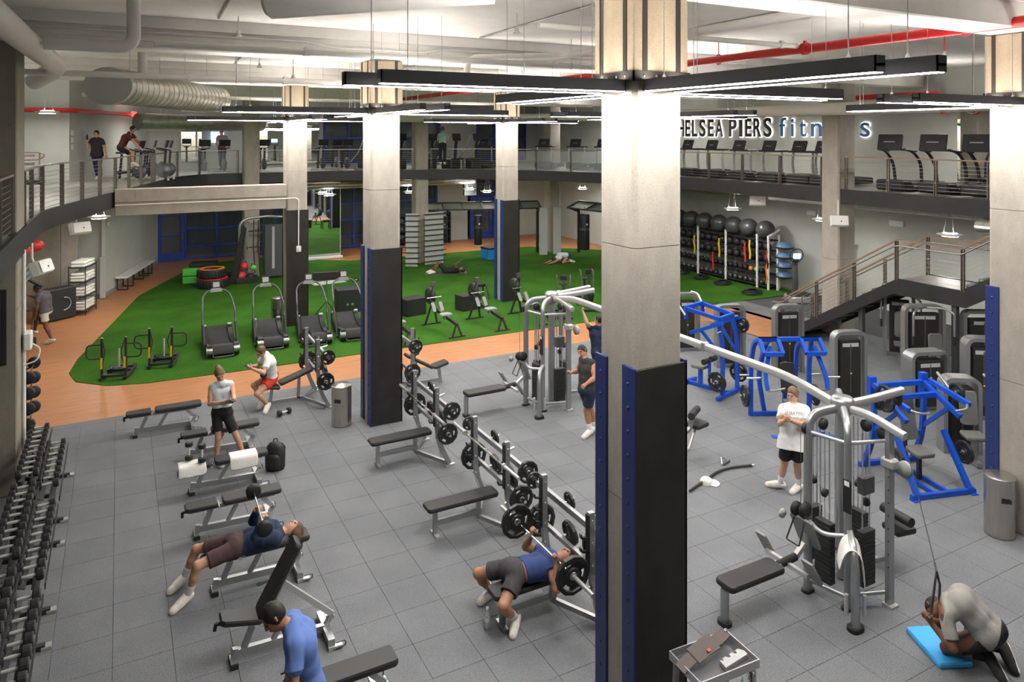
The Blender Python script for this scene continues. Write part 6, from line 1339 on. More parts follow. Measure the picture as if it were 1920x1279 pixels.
# loose things right of the nearest column
t = thing('pull_rope', 'black triceps rope and cable lying on the floor', 'rope', (0, 0, 0)); m = MB(); m.tube(fillet([(9.85, 9.4, .03), (9.45, 9.52, .03), (9.1, 9.5, .03), (8.75, 9.35, .03), (8.45, 9.28, .03), (8.25, 9.2, .03)], .2), .022, 8); m.build('bar', 'black_matte', t); m = MB(); m.cyl((9.85, 9.4, .03), (9.9, 9.39, .03), .024, 8); m.build('end_cap', 'chrome', t)
t = thing('row_grip', 'chrome row handle lying on the floor by the rope', 'handle', (9.52, 9.72, 0), .4); m = MB(); m.tube(fillet([(-.1, 0, .02), (0, .06, .1), (.1, 0, .02), (-.1, 0, .02)], .02), .014); m.build('bow', 'chrome', t); m = MB(); m.cyl((-.1, -.02, .025), (.12, -.04, .025), .02, 8); m.build('grip', 'gunmetal', t)
t = thing('cap', 'white cap lying on the floor near the rope', 'cap', (8.72, 9.32, 0), -.6); m = MB(); m.lathe([(.1, .0), (.105, .03), (.09, .075), (.05, .10), (0, .105)], n=18); m.build('crown', 'towel', t); m = MB(); m.prism([(.09 * math.cos(a), .09 * math.sin(a)) for a in np.linspace(-1.2, 1.2, 8)] + [(.22 * math.cos(a), .17 * math.sin(a)) for a in np.linspace(.9, -.9, 8)], .008, (0, 0, .006)); m.build('brim', 'towel', t)
# ---- gallery machines
def gtread(label, x, y, rz, big):
    t = thing('gallery_treadmill', label, 'treadmill', (x, y, 4.252), rz, 'treadmills on the right gallery')   # local -x is the front
    Ld = 1.9; m = MB(); m.bx(0, Ld, -.42, .42, .06, .26, .03); m.build('deck', 'black_matte', t); m = MB(); m.bx(.1, Ld - .05, -.26, .26, .26, .268); m.build('belt', 'rubber_black', t)
    m = MB(); m.bx(-.1, .35, -.43, .43, .04, .34, .05); m.build('motor_cover', 'black_gloss', t); m = MB(); m.bx(.4, .7, -.425, -.42, .14, .19); m.build('side_badge', 'grey_light', t)
    if big:
        for s in (-1, 1): m = MB(); m.oval(fillet([(.78, s * .40, .25), (.72, s * .42, .8), (.42, s * .42, 1.12), (.05, s * .36, 1.22)], .35, 8), .05, .09, (0, 1, 0)); m.build('curved_mast', 'black_matte', t)
        m = MB(); m.prism(rrect(.74, .46, .03), .05, (-.02, 0, 1.40), (0, -1, 0), (.18, 0, .98), .01); cs = m.build('console', 'black_matte', t); m = MB(); m.prism(rrect(.34, .028, .004), .004, (-.078, 0, 1.42), (0, -1, 0), (.18, 0, .98)); m.build('name_strip', 'grey_light', cs)
        m = MB(); m.oval(fillet([(.5, -.42, 1.15), (-.02, -.40, 1.2), (-.02, .40, 1.2), (.5, .42, 1.15)], .1), .07, .05); m.build('front_bar', 'black_matte', t)
    else:
        for s in (-1, 1): m = MB(); m.oval(fillet([(.25, s * .38, .3), (.18, s * .40, .7), (.22, s * .38, 1.05)], .3), .12, .05, (0, 1, 0)); m.build('mast', 'silver_light', t)
        m = MB(); m.prism(rrect(.52, .36, .03), .06, (.1, 0, 1.24), (0, -1, 0), (.35, 0, .94), .01); cs = m.build('console', 'black_matte', t); m = MB(); m.prism(rrect(.2, .018, .003), .004, (.035, 0, 1.24), (0, -1, 0), (.35, 0, .94)); m.build('name_strip', 'grey_light', cs)
        m = MB(); m.bx(.0, .5, -.44, .44, 1.04, 1.10, .02); m.build('tray', 'black_matte', t)
    return t
for i, y in enumerate((21.65, 20.35, 19.0, 17.65, 16.4, 15.5)): gtread('black treadmill under the sign letters, %s from left' % ('first', 'second', 'third', 'fourth', 'fifth', 'sixth')[i], 19.25, y, 0, False)
for i, y in enumerate((13.25, 12.0, 10.85)): gtread('big treadmill with curved masts on the right gallery, %s of three' % ('left', 'middle', 'right')[i], 19.35, y, .0, True)
for i, (x, y, rz) in enumerate(((15.2, 31.6, .9), (17.2, 29.2, .7), (18.1, 27.9, .6), (18.7, 26.6, .5), (19.0, 25.2, .3))): gtread('treadmill at the curved glass railing, %s from left' % ('first', 'second', 'third', 'fourth', 'fifth')[i], x + .35, y + .35, rz, False)
def gbike(label, x, y, rz, scr='black_gloss', spin=False):
    t = thing('exercise_bike', label, 'bike', (x, y, 4.252), rz, 'exercise bikes on the gallery')
    m = MB(); m.beam((0, -.45, .3), (0, .45, .35), .07, .1); m.beam((0, -.3, .1), (0, -.22, .95), .06, .07, (1, 0, 0)); m.beam((0, .35, .1), (0, .42, 1.05), .07, .08, (1, 0, 0)); m.build('frame', 'black_matte', t)
    m = MB(); m.lathe([(0, -.05), (.24, -.05), (.26, 0), (.24, .05), (0, .05)], (0, .35, .35), 20, (1, 0, 0)); m.build('flywheel', 'gunmetal', t)
    for y_ in (-.5, .5): m = MB(); m.beam((-.26, y_, .03), (.26, y_, .03), .07, .06); m.build('foot_bar', 'silver_light', t)
    m = MB(); m.prism([(-.12, -.13), (.12, -.13), (.04, .15), (-.04, .15)], .06, (0, -.25, .96), b=.015); m.build('saddle', 'pad', t)
    for s in (-1, 1): m = MB(); m.tube(fillet([(0, .40, 1.03), (s * .22, .36, 1.06), (s * .22, .12, 1.12)], .06), .018); m.build('handlebar', 'black_matte', t); m = MB(); m.bx(s * .16 - .05, s * .16 + .05, .0 + s * .1, .1 + s * .1, .28 - s * .12, .31 - s * .12); m.build('pedal', 'black_matte', t)
    m = MB(); m.prism(rrect(.42 if spin else .46, .28, .02), .04, (0, .47, 1.27), (1, 0, 0), (0, .25, .95), .008); cs = m.build('console', 'black_matte', t); m = MB(); m.prism(rrect(.36, .22, .01), .003, (0, .43, 1.27), (1, 0, 0), (0, .25, .95)); m.build('screen', scr, cs)
for i, (x, y, rz) in enumerate(((.3, 28.72, -1.95), (1.05, 28.9, -1.6), (1.25, 29.6, -1.5), (.75, 30.4, -1.5), (1.2, 31.3, -1.4))):
    gbike(('spinning bike ridden by the man in maroon', 'spinning bike just beyond the rider, near the railing', 'third spinning bike along the left railing', 'spinning bike in the second row, left', 'spinning bike in the second row, right')[i], x, y, rz, spin=(i == 0))
for i, (x, y) in enumerate(((3.1, 33.2), (3.9, 33.4), (5.55, 33.6), (8.05, 33.4), (8.9, 34.2), (9.1, 33.2))): gbike('upright bike facing the back railing, %s from left' % ('first', 'second', 'third', 'fourth', 'fifth', 'sixth')[i], x, y, math.pi + .1, 'screen' if i in (3, 4) else 'black_gloss')
def stepper(label, x, y, rz):
    t = thing('elliptical_trainer', label, 'elliptical', (x, y, 4.252), rz, 'elliptical trainers on the back gallery')
    m = MB(); m.bx(-.3, .3, -.5, .3, .0, .5, .05); m.build('base', 'black_matte', t); m = MB(); m.beam((0, -.4, .4), (0, -.5, 1.35), .1, .1, (1, 0, 0)); m.build('mast', 'black_matte', t); m = MB(); m.prism(rrect(.46, .34, .03), .06, (0, -.5, 1.5), (1, 0, 0), (0, .2, .97), .01); m.build('console', 'black_gloss', t)
    for s in (-1, 1): m = MB(); m.tube(fillet([(s * .3, .9, .3), (s * .32, .2, .7), (s * .34, -.3, 1.3), (s * .3, -.4, 1.6)], .3), .028); m.build('moving_arm', 'silver_light', t); m = MB(); m.bx(s * .2 - .09, s * .2 + .09, .2, .7, .42, .5, .02); m.build('foot_pedal', 'black_matte', t)
for i, (x, y) in enumerate(((11.5, 33.0), (12.95, 32.8), (14.0, 32.4), (14.9, 32.0), (10.6, 34.8))): stepper('elliptical trainer behind the back railing, %s' % ('by the left column', 'second from left', 'third from left', 'rightmost', 'in the rear row')[i], x, y, .25)
t = thing('stair_rail', 'small stair railing with a landing on the left gallery beside the big column', 'railing', (-2.75, 28.6, 4.252))
for x in (-.5, .0, .45): m = MB(); m.beam((x, 0, 0), (x, 0, 1.05), .05, .05, (1, 0, 0)); m.build('post', 'steel_rail', t)
m = MB(); m.tube(fillet([(-1.2, 0, 1.5), (-.4, 0, 1.05), (.45, 0, 1.05), (.62, 0, .95), (.45, 0, .8), (-.2, 0, .8)], .1), .025); m.build('handrail', 'rail_wood', t); m = MB(); m.bx(-.45, .5, -.3, .1, .0, .12); m.build('plinth', 'black_matte', t); m = MB(); m.bx(-.35, .3, .1, .14, .15, .95); m.build('panel', 'chest', t)
m = MB(); m.bx(-.28, .28, -.02, .02, 0, .5, .01); o = tag(m.build('wall_screen', 'screen'), 'glowing display on the wall behind the left gallery bikes', 'screen'); o.location = (4.15, 37.45, 5.5)
m = MB(); m.bx(-.45, .45, -.02, .02, 0, 1.6, .01); o = tag(m.build('gallery_mirror', 'mirror'), 'narrow mirror on the wall behind the left gallery bikes', 'mirror'); o.location = (3.0, 37.4, 4.6)
m = MB(); m.bx(-.35, .35, -.1, .1, 0, .9, .02); o = tag(m.build('wall_cabinet', 'gunmetal'), 'grey wall speaker cabinet hanging left of the turf column at the back', 'speaker'); o.location = (15.9, 34.2, 2.75)

t = thing('wall_frame', 'dark framed board on the big column at the left edge of the photo', 'frame', (-2.1, 14.30, 2.15))
m = MB(); m.bx(-.42, .42, -.02, .015, .06, 1.14); m.build('board', 'rail_wood', t)
for a in ((-.5, .5, 1.14, 1.22), (-.5, .5, 0, .06), (-.5, -.42, .06, 1.14), (.42, .5, .06, 1.14)): m = MB(); m.bx(a[0], a[1], -.03, .015, a[2], a[3]); m.build('border', 'black_matte', t)
# ================================================================== people
from mathutils.bvhtree import BVHTree
PJ = {}
PJ['woman'] = dict(pel=(1.635, 14.013, 0.906), che=(1.627, 14.039, 1.261), nek=(1.626, 14.003, 1.418), head=(1.591, 14.033, 1.589), ash=(1.450, 14.038, 1.368), bsh=(1.796, 14.062, 1.364), ael=(1.419, 13.948, 1.108), bel=(1.800, 13.826, 1.220), awr=(1.571, 13.758, 1.156), bwr=(1.768, 13.581, 1.236), ahi=(1.545, 14.034, 0.889), bhi=(1.710, 13.988, 0.842), akn=(1.559, 13.953, 0.479), bkn=(1.858, 13.862, 0.464), aan=(1.528, 13.976, 0.085), ban=(1.985, 13.828, 0.085), ato=(1.595, 13.821, 0.035), bto=(2.072, 13.684, 0.035))
PJ['sit'] = dict(pel=(2.915, 16.377, 0.645), che=(2.847, 16.299, 1.002), nek=(2.777, 16.343, 1.153), head=(2.662, 16.251, 1.266), ash=(2.795, 16.169, 1.082), bsh=(2.799, 16.529, 1.097), ael=(2.682, 16.018, 0.868), bel=(2.639, 16.556, 0.862), awr=(2.459, 16.089, 0.971), bwr=(2.466, 16.385, 0.937), ahi=(2.901, 16.292, 0.609), bhi=(2.945, 16.473, 0.640), akn=(2.559, 16.098, 0.428), bkn=(2.562, 16.544, 0.472), aan=(2.796, 16.222, 0.110), ban=(2.747, 16.506, 0.110), ato=(2.716, 16.053, 0.035), bto=(2.652, 16.376, 0.035))
PJ['lie'] = dict(pel=(1.325, 10.034, 0.570), che=(1.704, 10.023, 0.596), nek=(1.869, 9.985, 0.610), head=(2.054, 10.018, 0.599), ash=(1.793, 9.803, 0.625), bsh=(1.834, 10.181, 0.622), ael=(1.527, 9.911, 0.596), bel=(1.592, 10.342, 0.665), awr=(1.623, 9.911, 0.840), bwr=(1.621, 10.192, 0.879), ahi=(1.300, 9.936, 0.569), bhi=(1.290, 10.133, 0.565), akn=(0.864, 9.890, 0.502), bkn=(0.888, 10.315, 0.489), aan=(0.755, 9.987, 0.100), ban=(0.749, 10.436, 0.100), ato=(0.601, 9.894, 0.035), bto=(0.597, 10.335, 0.035))
PJ['press'] = dict(pel=(4.202, 7.810, 0.580), che=(4.568, 7.723, 0.593), nek=(4.733, 7.738, 0.643), head=(4.912, 7.741, 0.596), ash=(4.608, 7.577, 0.666), bsh=(4.690, 7.940, 0.620), ael=(4.536, 7.348, 0.519), bel=(4.613, 8.220, 0.566), awr=(4.596, 7.444, 0.761), bwr=(4.601, 8.061, 0.782), ahi=(4.243, 7.725, 0.618), bhi=(4.233, 7.909, 0.570), akn=(3.922, 7.527, 0.411), bkn=(3.919, 8.185, 0.439), aan=(4.175, 7.681, 0.100), ban=(4.162, 8.294, 0.100), ato=(4.063, 7.540, 0.035), bto=(4.003, 8.256, 0.035))
PJ['tank'] = dict(pel=(7.996, 11.816, 0.934), che=(8.055, 11.894, 1.289), nek=(8.039, 11.945, 1.450), head=(8.052, 12.055, 1.606), ash=(8.111, 11.773, 1.419), bsh=(8.088, 12.127, 1.422), ael=(8.019, 11.593, 1.221), bel=(8.055, 12.236, 1.163), awr=(7.779, 11.531, 1.160), bwr=(7.829, 12.122, 1.197), ahi=(8.020, 11.726, 0.898), bhi=(7.989, 11.900, 0.877), akn=(8.030, 11.885, 0.491), bkn=(8.149, 11.918, 0.470), aan=(8.099, 11.875, 0.085), ban=(8.285, 11.990, 0.085), ato=(7.928, 11.814, 0.035), bto=(8.116, 11.949, 0.035))
PJ['navy'] = dict(pel=(9.632, 13.738, 0.935), che=(9.673, 13.837, 1.285), nek=(9.686, 13.863, 1.450), head=(9.692, 13.841, 1.636), ash=(9.557, 14.007, 1.443), bsh=(9.882, 13.865, 1.448), ael=(9.370, 13.846, 1.583), bel=(10.086, 14.052, 1.507), awr=(9.369, 13.993, 1.791), bwr=(10.150, 14.191, 1.710), ahi=(9.537, 13.727, 0.923), bhi=(9.716, 13.698, 0.922), akn=(9.565, 13.743, 0.494), bkn=(9.693, 13.717, 0.494), aan=(9.555, 13.733, 0.085), ban=(9.703, 13.693, 0.085), ato=(9.396, 13.724, 0.035), bto=(9.543, 13.684, 0.035))
PJ['white'] = dict(pel=(9.582, 8.284, 0.924), che=(9.636, 8.308, 1.287), nek=(9.689, 8.356, 1.439), head=(9.737, 8.396, 1.616), ash=(9.500, 8.399, 1.412), bsh=(9.795, 8.199, 1.407), ael=(9.294, 8.265, 1.268), bel=(9.602, 8.061, 1.249), awr=(9.194, 8.073, 1.403), bwr=(9.398, 8.188, 1.335), ahi=(9.502, 8.334, 0.879), bhi=(9.627, 8.205, 0.877), akn=(9.615, 8.467, 0.476), bkn=(9.753, 8.326, 0.474), aan=(9.660, 8.597, 0.085), ban=(9.875, 8.401, 0.085), ato=(9.566, 8.739, 0.035), bto=(9.715, 8.383, 0.035))
PJ['kneel'] = dict(pel=(8.422, 4.595, 0.412), che=(8.292, 4.827, 0.662), nek=(8.166, 4.933, 0.640), head=(8.156, 5.056, 0.501), ash=(8.012, 4.835, 0.580), bsh=(8.338, 4.993, 0.569), ael=(7.934, 4.715, 0.331), bel=(8.121, 4.900, 0.397), awr=(7.897, 4.917, 0.470), bwr=(7.907, 4.946, 0.509), ahi=(8.332, 4.604, 0.370), bhi=(8.517, 4.620, 0.387), akn=(8.158, 4.923, 0.130), bkn=(8.470, 4.949, 0.112), aan=(8.408, 4.607, 0.130), ban=(8.691, 4.602, 0.130), ato=(8.360, 4.454, 0.040), bto=(8.600, 4.456, 0.040))
PJ['left'] = dict(pel=(-1.811, 24.400, 0.910), che=(-1.844, 24.418, 1.266), nek=(-1.914, 24.451, 1.411), head=(-2.025, 24.515, 1.534), ash=(-1.978, 24.287, 1.353), bsh=(-1.799, 24.588, 1.360), ael=(-2.002, 24.253, 1.079), awr=(-2.045, 24.299, 0.840), bel=(-1.980, 24.722, 1.204), bwr=(-2.196, 24.810, 1.281), ahi=(-1.849, 24.320, 0.891), bhi=(-1.750, 24.468, 0.911), akn=(-1.801, 24.282, 0.478), bkn=(-2.052, 24.644, 0.688), aan=(-1.647, 24.200, 0.120), ban=(-2.099, 24.668, 0.300), ato=(-1.784, 24.273, 0.050), bto=(-2.247, 24.747, 0.270))
PJ['turf'] = dict(pel=(12.181, 28.650, 0.129), che=(12.521, 28.518, 0.147), nek=(12.675, 28.456, 0.126), head=(12.846, 28.391, 0.151), ash=(12.567, 28.302, 0.132), bsh=(12.682, 28.645, 0.147), ael=(12.494, 28.269, 0.405), awr=(12.665, 28.182, 0.572), bel=(12.948, 28.725, 0.089), bwr=(12.890, 28.970, 0.070), ahi=(12.147, 28.563, 0.129), bhi=(12.211, 28.738, 0.133), akn=(11.877, 28.639, 0.455), bkn=(11.920, 28.859, 0.426), aan=(11.665, 28.700, 0.110), ban=(11.684, 28.971, 0.110), ato=(11.507, 28.750, 0.055), bto=(11.531, 29.031, 0.055))
PJ['child'] = dict(pel=(18.100, 28.350, 0.358), che=(17.738, 28.388, 0.370), nek=(17.599, 28.401, 0.280), head=(17.435, 28.419, 0.191), ash=(17.606, 28.220, 0.230), bsh=(17.643, 28.579, 0.230), ael=(17.349, 28.256, 0.118), awr=(17.106, 28.302, 0.059), bel=(17.384, 28.595, 0.118), bwr=(17.137, 28.600, 0.059), ahi=(18.119, 28.255, 0.352), bhi=(18.138, 28.439, 0.352), akn=(17.797, 28.239, 0.069), bkn=(17.826, 28.521, 0.069), aan=(18.206, 28.238, 0.090), ban=(18.227, 28.438, 0.090), ato=(18.375, 28.232, 0.050), bto=(18.393, 28.410, 0.050))
PJ['rider'] = dict(pel=(0.073, 28.901, 5.424), che=(0.220, 28.820, 5.770), nek=(0.323, 28.759, 5.916), head=(0.432, 28.710, 6.059), ash=(0.327, 28.577, 5.824), bsh=(0.404, 28.930, 5.854), ael=(0.477, 28.442, 5.610), bel=(0.590, 28.876, 5.633), awr=(0.650, 28.365, 5.427), bwr=(0.746, 28.772, 5.447), ahi=(0.094, 28.811, 5.393), bhi=(0.081, 28.995, 5.421), akn=(0.430, 28.558, 5.297), bkn=(0.421, 28.876, 5.187), aan=(0.443, 28.569, 4.886), ban=(0.346, 28.893, 4.784), ato=(0.580, 28.495, 4.812), bto=(0.490, 28.817, 4.728))
PJ['walker'] = dict(pel=(-0.690, 30.108, 5.201), che=(-0.684, 30.105, 5.560), nek=(-0.681, 30.103, 5.724), head=(-0.700, 30.113, 5.910), ash=(-0.839, 30.190, 5.674), bsh=(-0.527, 30.020, 5.650), ael=(-0.954, 30.191, 5.420), bel=(-0.440, 29.968, 5.387), awr=(-0.989, 30.098, 5.648), bwr=(-0.391, 29.893, 5.151), ahi=(-0.772, 30.144, 5.156), bhi=(-0.609, 30.071, 5.156), akn=(-0.720, 30.035, 4.748), bkn=(-0.607, 30.122, 4.735), aan=(-0.660, 30.150, 4.365), ban=(-0.585, 30.162, 4.334), ato=(-0.699, 29.995, 4.307), bto=(-0.574, 29.996, 4.285))
PJ['gal'] = dict(pel=(12.858, 30.552, 5.428), che=(12.858, 30.550, 5.779), nek=(12.859, 30.555, 5.937), head=(12.858, 30.552, 6.114), ash=(12.708, 30.639, 5.859), bsh=(13.012, 30.476, 5.860), ael=(12.703, 30.768, 5.616), bel=(13.107, 30.553, 5.614), awr=(12.843, 30.895, 5.457), bwr=(13.123, 30.744, 5.457), ahi=(12.780, 30.594, 5.419), bhi=(12.936, 30.510, 5.419), akn=(12.773, 30.598, 5.007), bkn=(12.943, 30.507, 5.007), aan=(12.772, 30.596, 4.615), ban=(12.942, 30.505, 4.615), ato=(12.833, 30.741, 4.561), bto=(13.004, 30.650, 4.561))
PJ['faint'] = dict(pel=(4.175, 35.781, 5.280), che=(4.183, 35.783, 5.647), nek=(4.151, 35.771, 5.811), head=(4.132, 35.805, 5.991), ash=(4.008, 35.883, 5.763), bsh=(4.326, 35.709, 5.762), ael=(3.931, 35.855, 5.490), bel=(4.393, 35.664, 5.489), awr=(3.911, 35.639, 5.356), bwr=(4.322, 35.476, 5.331), ahi=(4.093, 35.826, 5.283), bhi=(4.257, 35.739, 5.283), akn=(4.090, 35.827, 4.856), bkn=(4.239, 35.746, 4.857), aan=(4.091, 35.831, 4.449), ban=(4.242, 35.750, 4.449), ato=(4.049, 35.669, 4.407), bto=(4.198, 35.589, 4.407))
PJ['blue'] = dict(pel=(1.501, 6.740, 0.927), che=(1.453, 6.750, 1.291), nek=(1.372, 6.761, 1.439), head=(1.229, 6.791, 1.549), ash=(1.363, 6.582, 1.367), bsh=(1.420, 6.939, 1.383), ael=(1.330, 6.461, 1.111), awr=(1.220, 6.470, 0.880), bel=(1.461, 7.032, 1.117), bwr=(1.400, 7.020, 0.869), ahi=(1.499, 6.647, 0.912), bhi=(1.502, 6.832, 0.905), akn=(1.423, 6.630, 0.488), bkn=(1.557, 6.850, 0.477), aan=(1.502, 6.630, 0.085), ban=(1.681, 6.860, 0.085), ato=(1.336, 6.610, 0.035), bto=(1.516, 6.839, 0.035))
def surface_net(F, org, h):
    nx, ny, nz = F.shape; S = F < 0
    c = np.zeros((nx - 1, ny - 1, nz - 1), np.int8)
    for i in (0, 1):
        for j in (0, 1):
            for k in (0, 1): c += S[i:nx - 1 + i, j:ny - 1 + j, k:nz - 1 + k]
    act = (c > 0) & (c < 8); I = np.argwhere(act); idm = -np.ones(act.shape, np.int64); idm[act] = np.arange(len(I))
    acc = np.zeros((len(I), 3)); cnt = np.zeros(len(I))
    cor = [(i, j, k) for i in (0, 1) for j in (0, 1) for k in (0, 1)]
    for a in cor:
        for ax in range(3):
            if a[ax]: continue
            b = list(a); b[ax] = 1
            fa = F[I[:, 0] + a[0], I[:, 1] + a[1], I[:, 2] + a[2]]; fb = F[I[:, 0] + b[0], I[:, 1] + b[1], I[:, 2] + b[2]]
            m_ = (fa < 0) != (fb < 0); t = np.where(m_, fa / np.where(m_, fa - fb, 1), 0)
            p = np.array(a, float)[None, :] + np.zeros((len(I), 3)); p[:, ax] += t
            acc += p * m_[:, None]; cnt += m_
    vs = (I + acc / cnt[:, None]) * h + org
    faces = []
    for ax in range(3):
        o1, o2 = [(1, 2), (2, 0), (0, 1)][ax]
        s0 = [slice(None)] * 3; s1 = [slice(None)] * 3; s0[ax] = slice(0, -1); s1[ax] = slice(1, None)
        d = S[tuple(s0)] != S[tuple(s1)]; E_ = np.argwhere(d); E_ = E_[(E_[:, o1] > 0) & (E_[:, o2] > 0) & (E_[:, o1] < F.shape[o1] - 1) & (E_[:, o2] < F.shape[o2] - 1)]
        ins = S[E_[:, 0], E_[:, 1], E_[:, 2]]
        q = []
        for da, db in ((1, 1), (0, 1), (0, 0), (1, 0)):
            e = E_.copy(); e[:, o1] -= da; e[:, o2] -= db; q.append(idm[e[:, 0], e[:, 1], e[:, 2]])
        q = np.stack(q, 1); q[~ins] = q[~ins][:, ::-1]; faces.append(q)
    return vs, np.concatenate(faces)
def sdf(prims, h, clips=(), k0=.02, folds=0.0):
    lo = np.full(3, 1e9); hi = -lo
    for p in prims:
        a, b = np.array(p[1], float), np.array(p[2], float); r = max(p[3], p[4]) if p[0] == 'c' else max(p[3])
        if p[0] == 'e': b = a
        lo = np.minimum(lo, np.minimum(a, b) - r); hi = np.maximum(hi, np.maximum(a, b) + r)
    lo -= .04; hi += .04; n = np.ceil((hi - lo) / h).astype(int) + 1; F = np.full(n, .2, np.float32)
    for p in prims:
        a = np.array(p[1], float); k = p[5] if len(p) > 5 and p[5] else k0
        if p[0] == 'c': b = np.array(p[2], float); r = max(p[3], p[4])
        else: b = a; r = max(p[3])
        l = np.maximum(((np.minimum(a, b) - r - .045 - lo) / h).astype(int), 0); u = np.minimum(((np.maximum(a, b) + r + .045 - lo) / h).astype(int) + 2, n)
        g = [lo[i] + h * np.arange(l[i], u[i]) for i in range(3)]
        X, Y, Z = g[0][:, None, None], g[1][None, :, None], g[2][None, None, :]
        if p[0] == 'c':
            d = b - a; L2 = d @ d + 1e-9; t = ((X - a[0]) * d[0] + (Y - a[1]) * d[1] + (Z - a[2]) * d[2]) / L2; tc = np.clip(t, 0, 1)
            D = np.sqrt((X - a[0] - tc * d[0]) ** 2 + (Y - a[1] - tc * d[1]) ** 2 + (Z - a[2] - tc * d[2]) ** 2) - (p[3] + (p[4] - p[3]) * tc)
            if len(p) > 6 and p[6]: D = np.maximum(D, (t - 1) * math.sqrt(L2))
        else:
            R = np.array(p[2]); q = [(X - a[0]) * R[i][0] + (Y - a[1]) * R[i][1] + (Z - a[2]) * R[i][2] for i in range(3)]
            D = (np.sqrt(sum((q[i] / p[3][i]) ** 2 for i in range(3))) - 1) * min(p[3])
        s = tuple(slice(l[i], u[i]) for i in range(3)); A = F[s]; hh = np.maximum(k - np.abs(A - D), 0) / k
        F[s] = np.minimum(A, D) - hh * hh * k * .25
    g = [lo[i] + h * np.arange(n[i]) for i in range(3)]; X, Y, Z = g[0][:, None, None], g[1][None, :, None], g[2][None, None, :]
    for pt, nn in clips:
        F = np.maximum(F, (X - pt[0]) * nn[0] + (Y - pt[1]) * nn[1] + (Z - pt[2]) * nn[2])
    if folds: F = F + folds * (np.sin(31 * X + 17 * Z + 3 * np.sin(13 * Y)) * np.sin(23 * Y - 29 * Z + 2 * np.sin(19 * X)))
    F[0] = F[-1] = .2; F[:, 0] = F[:, -1] = .2; F[:, :, 0] = F[:, :, -1] = .2
    return surface_net(F, lo, h)
def smesh(name, vf, m_, parent):
    vs, fs = vf; me = bpy.data.meshes.new(name); me.from_pydata(vs.tolist(), [], fs.tolist()); me.polygons.foreach_set('use_smooth', [True] * len(fs)); me.materials.append(MAT[m_]); me.update()
    o = bpy.data.objects.new(name, me); COL.objects.link(o); o.parent = parent; return o
mat('skin_fair', (.55, .30, .20), .55, var=.06, scale=9); mat('skin_tan', (.40, .19, .11), .55, var=.06, scale=9); mat('skin_brown', (.155, .068, .04), .5, var=.06, scale=9)
mat('hair_dark', (.018, .013, .010), .6, bump=.3, scale=80); mat('hair_brown', (.12, .06, .03), .6, bump=.3, scale=80); mat('hair_blond', (.17, .10, .05), .6, bump=.3, scale=80)
mat('eye', (.02, .015, .012), .2); mat('lips', (.32, .12, .10), .5)
for nme, c_ in dict(white_tee=(.72, .72, .72), red_shorts=(.62, .04, .02), black_cloth=(.014, .014, .016), navy_hoodie=(.014, .026, .065), plum_shorts=(.075, .042, .045), blue_tee=(.12, .20, .50), royal_shirt=(.025, .052, .16), grey_shorts=(.045, .043, .047), black_tank=(.03, .028, .028), navy_shorts=(.02, .028, .055), grey_tee=(.27, .26, .245), maroon_tee=(.10, .02, .02), dark_tee=(.03, .027, .026), navy_pants=(.02, .024, .05), dusk_tee=(.11, .10, .11), cream_shorts=(.62, .58, .50), light_tank=(.58, .62, .66), teal_top=(.25, .42, .40), teal_shorts=(.02, .08, .11), beige_top=(.25, .23, .20), shoe_white=(.70, .66, .60), sock_white=(.75, .75, .74), shoe_black=(.02, .02, .02)).items():
    mat(nme, c_, .9, bump=.12, scale=50)
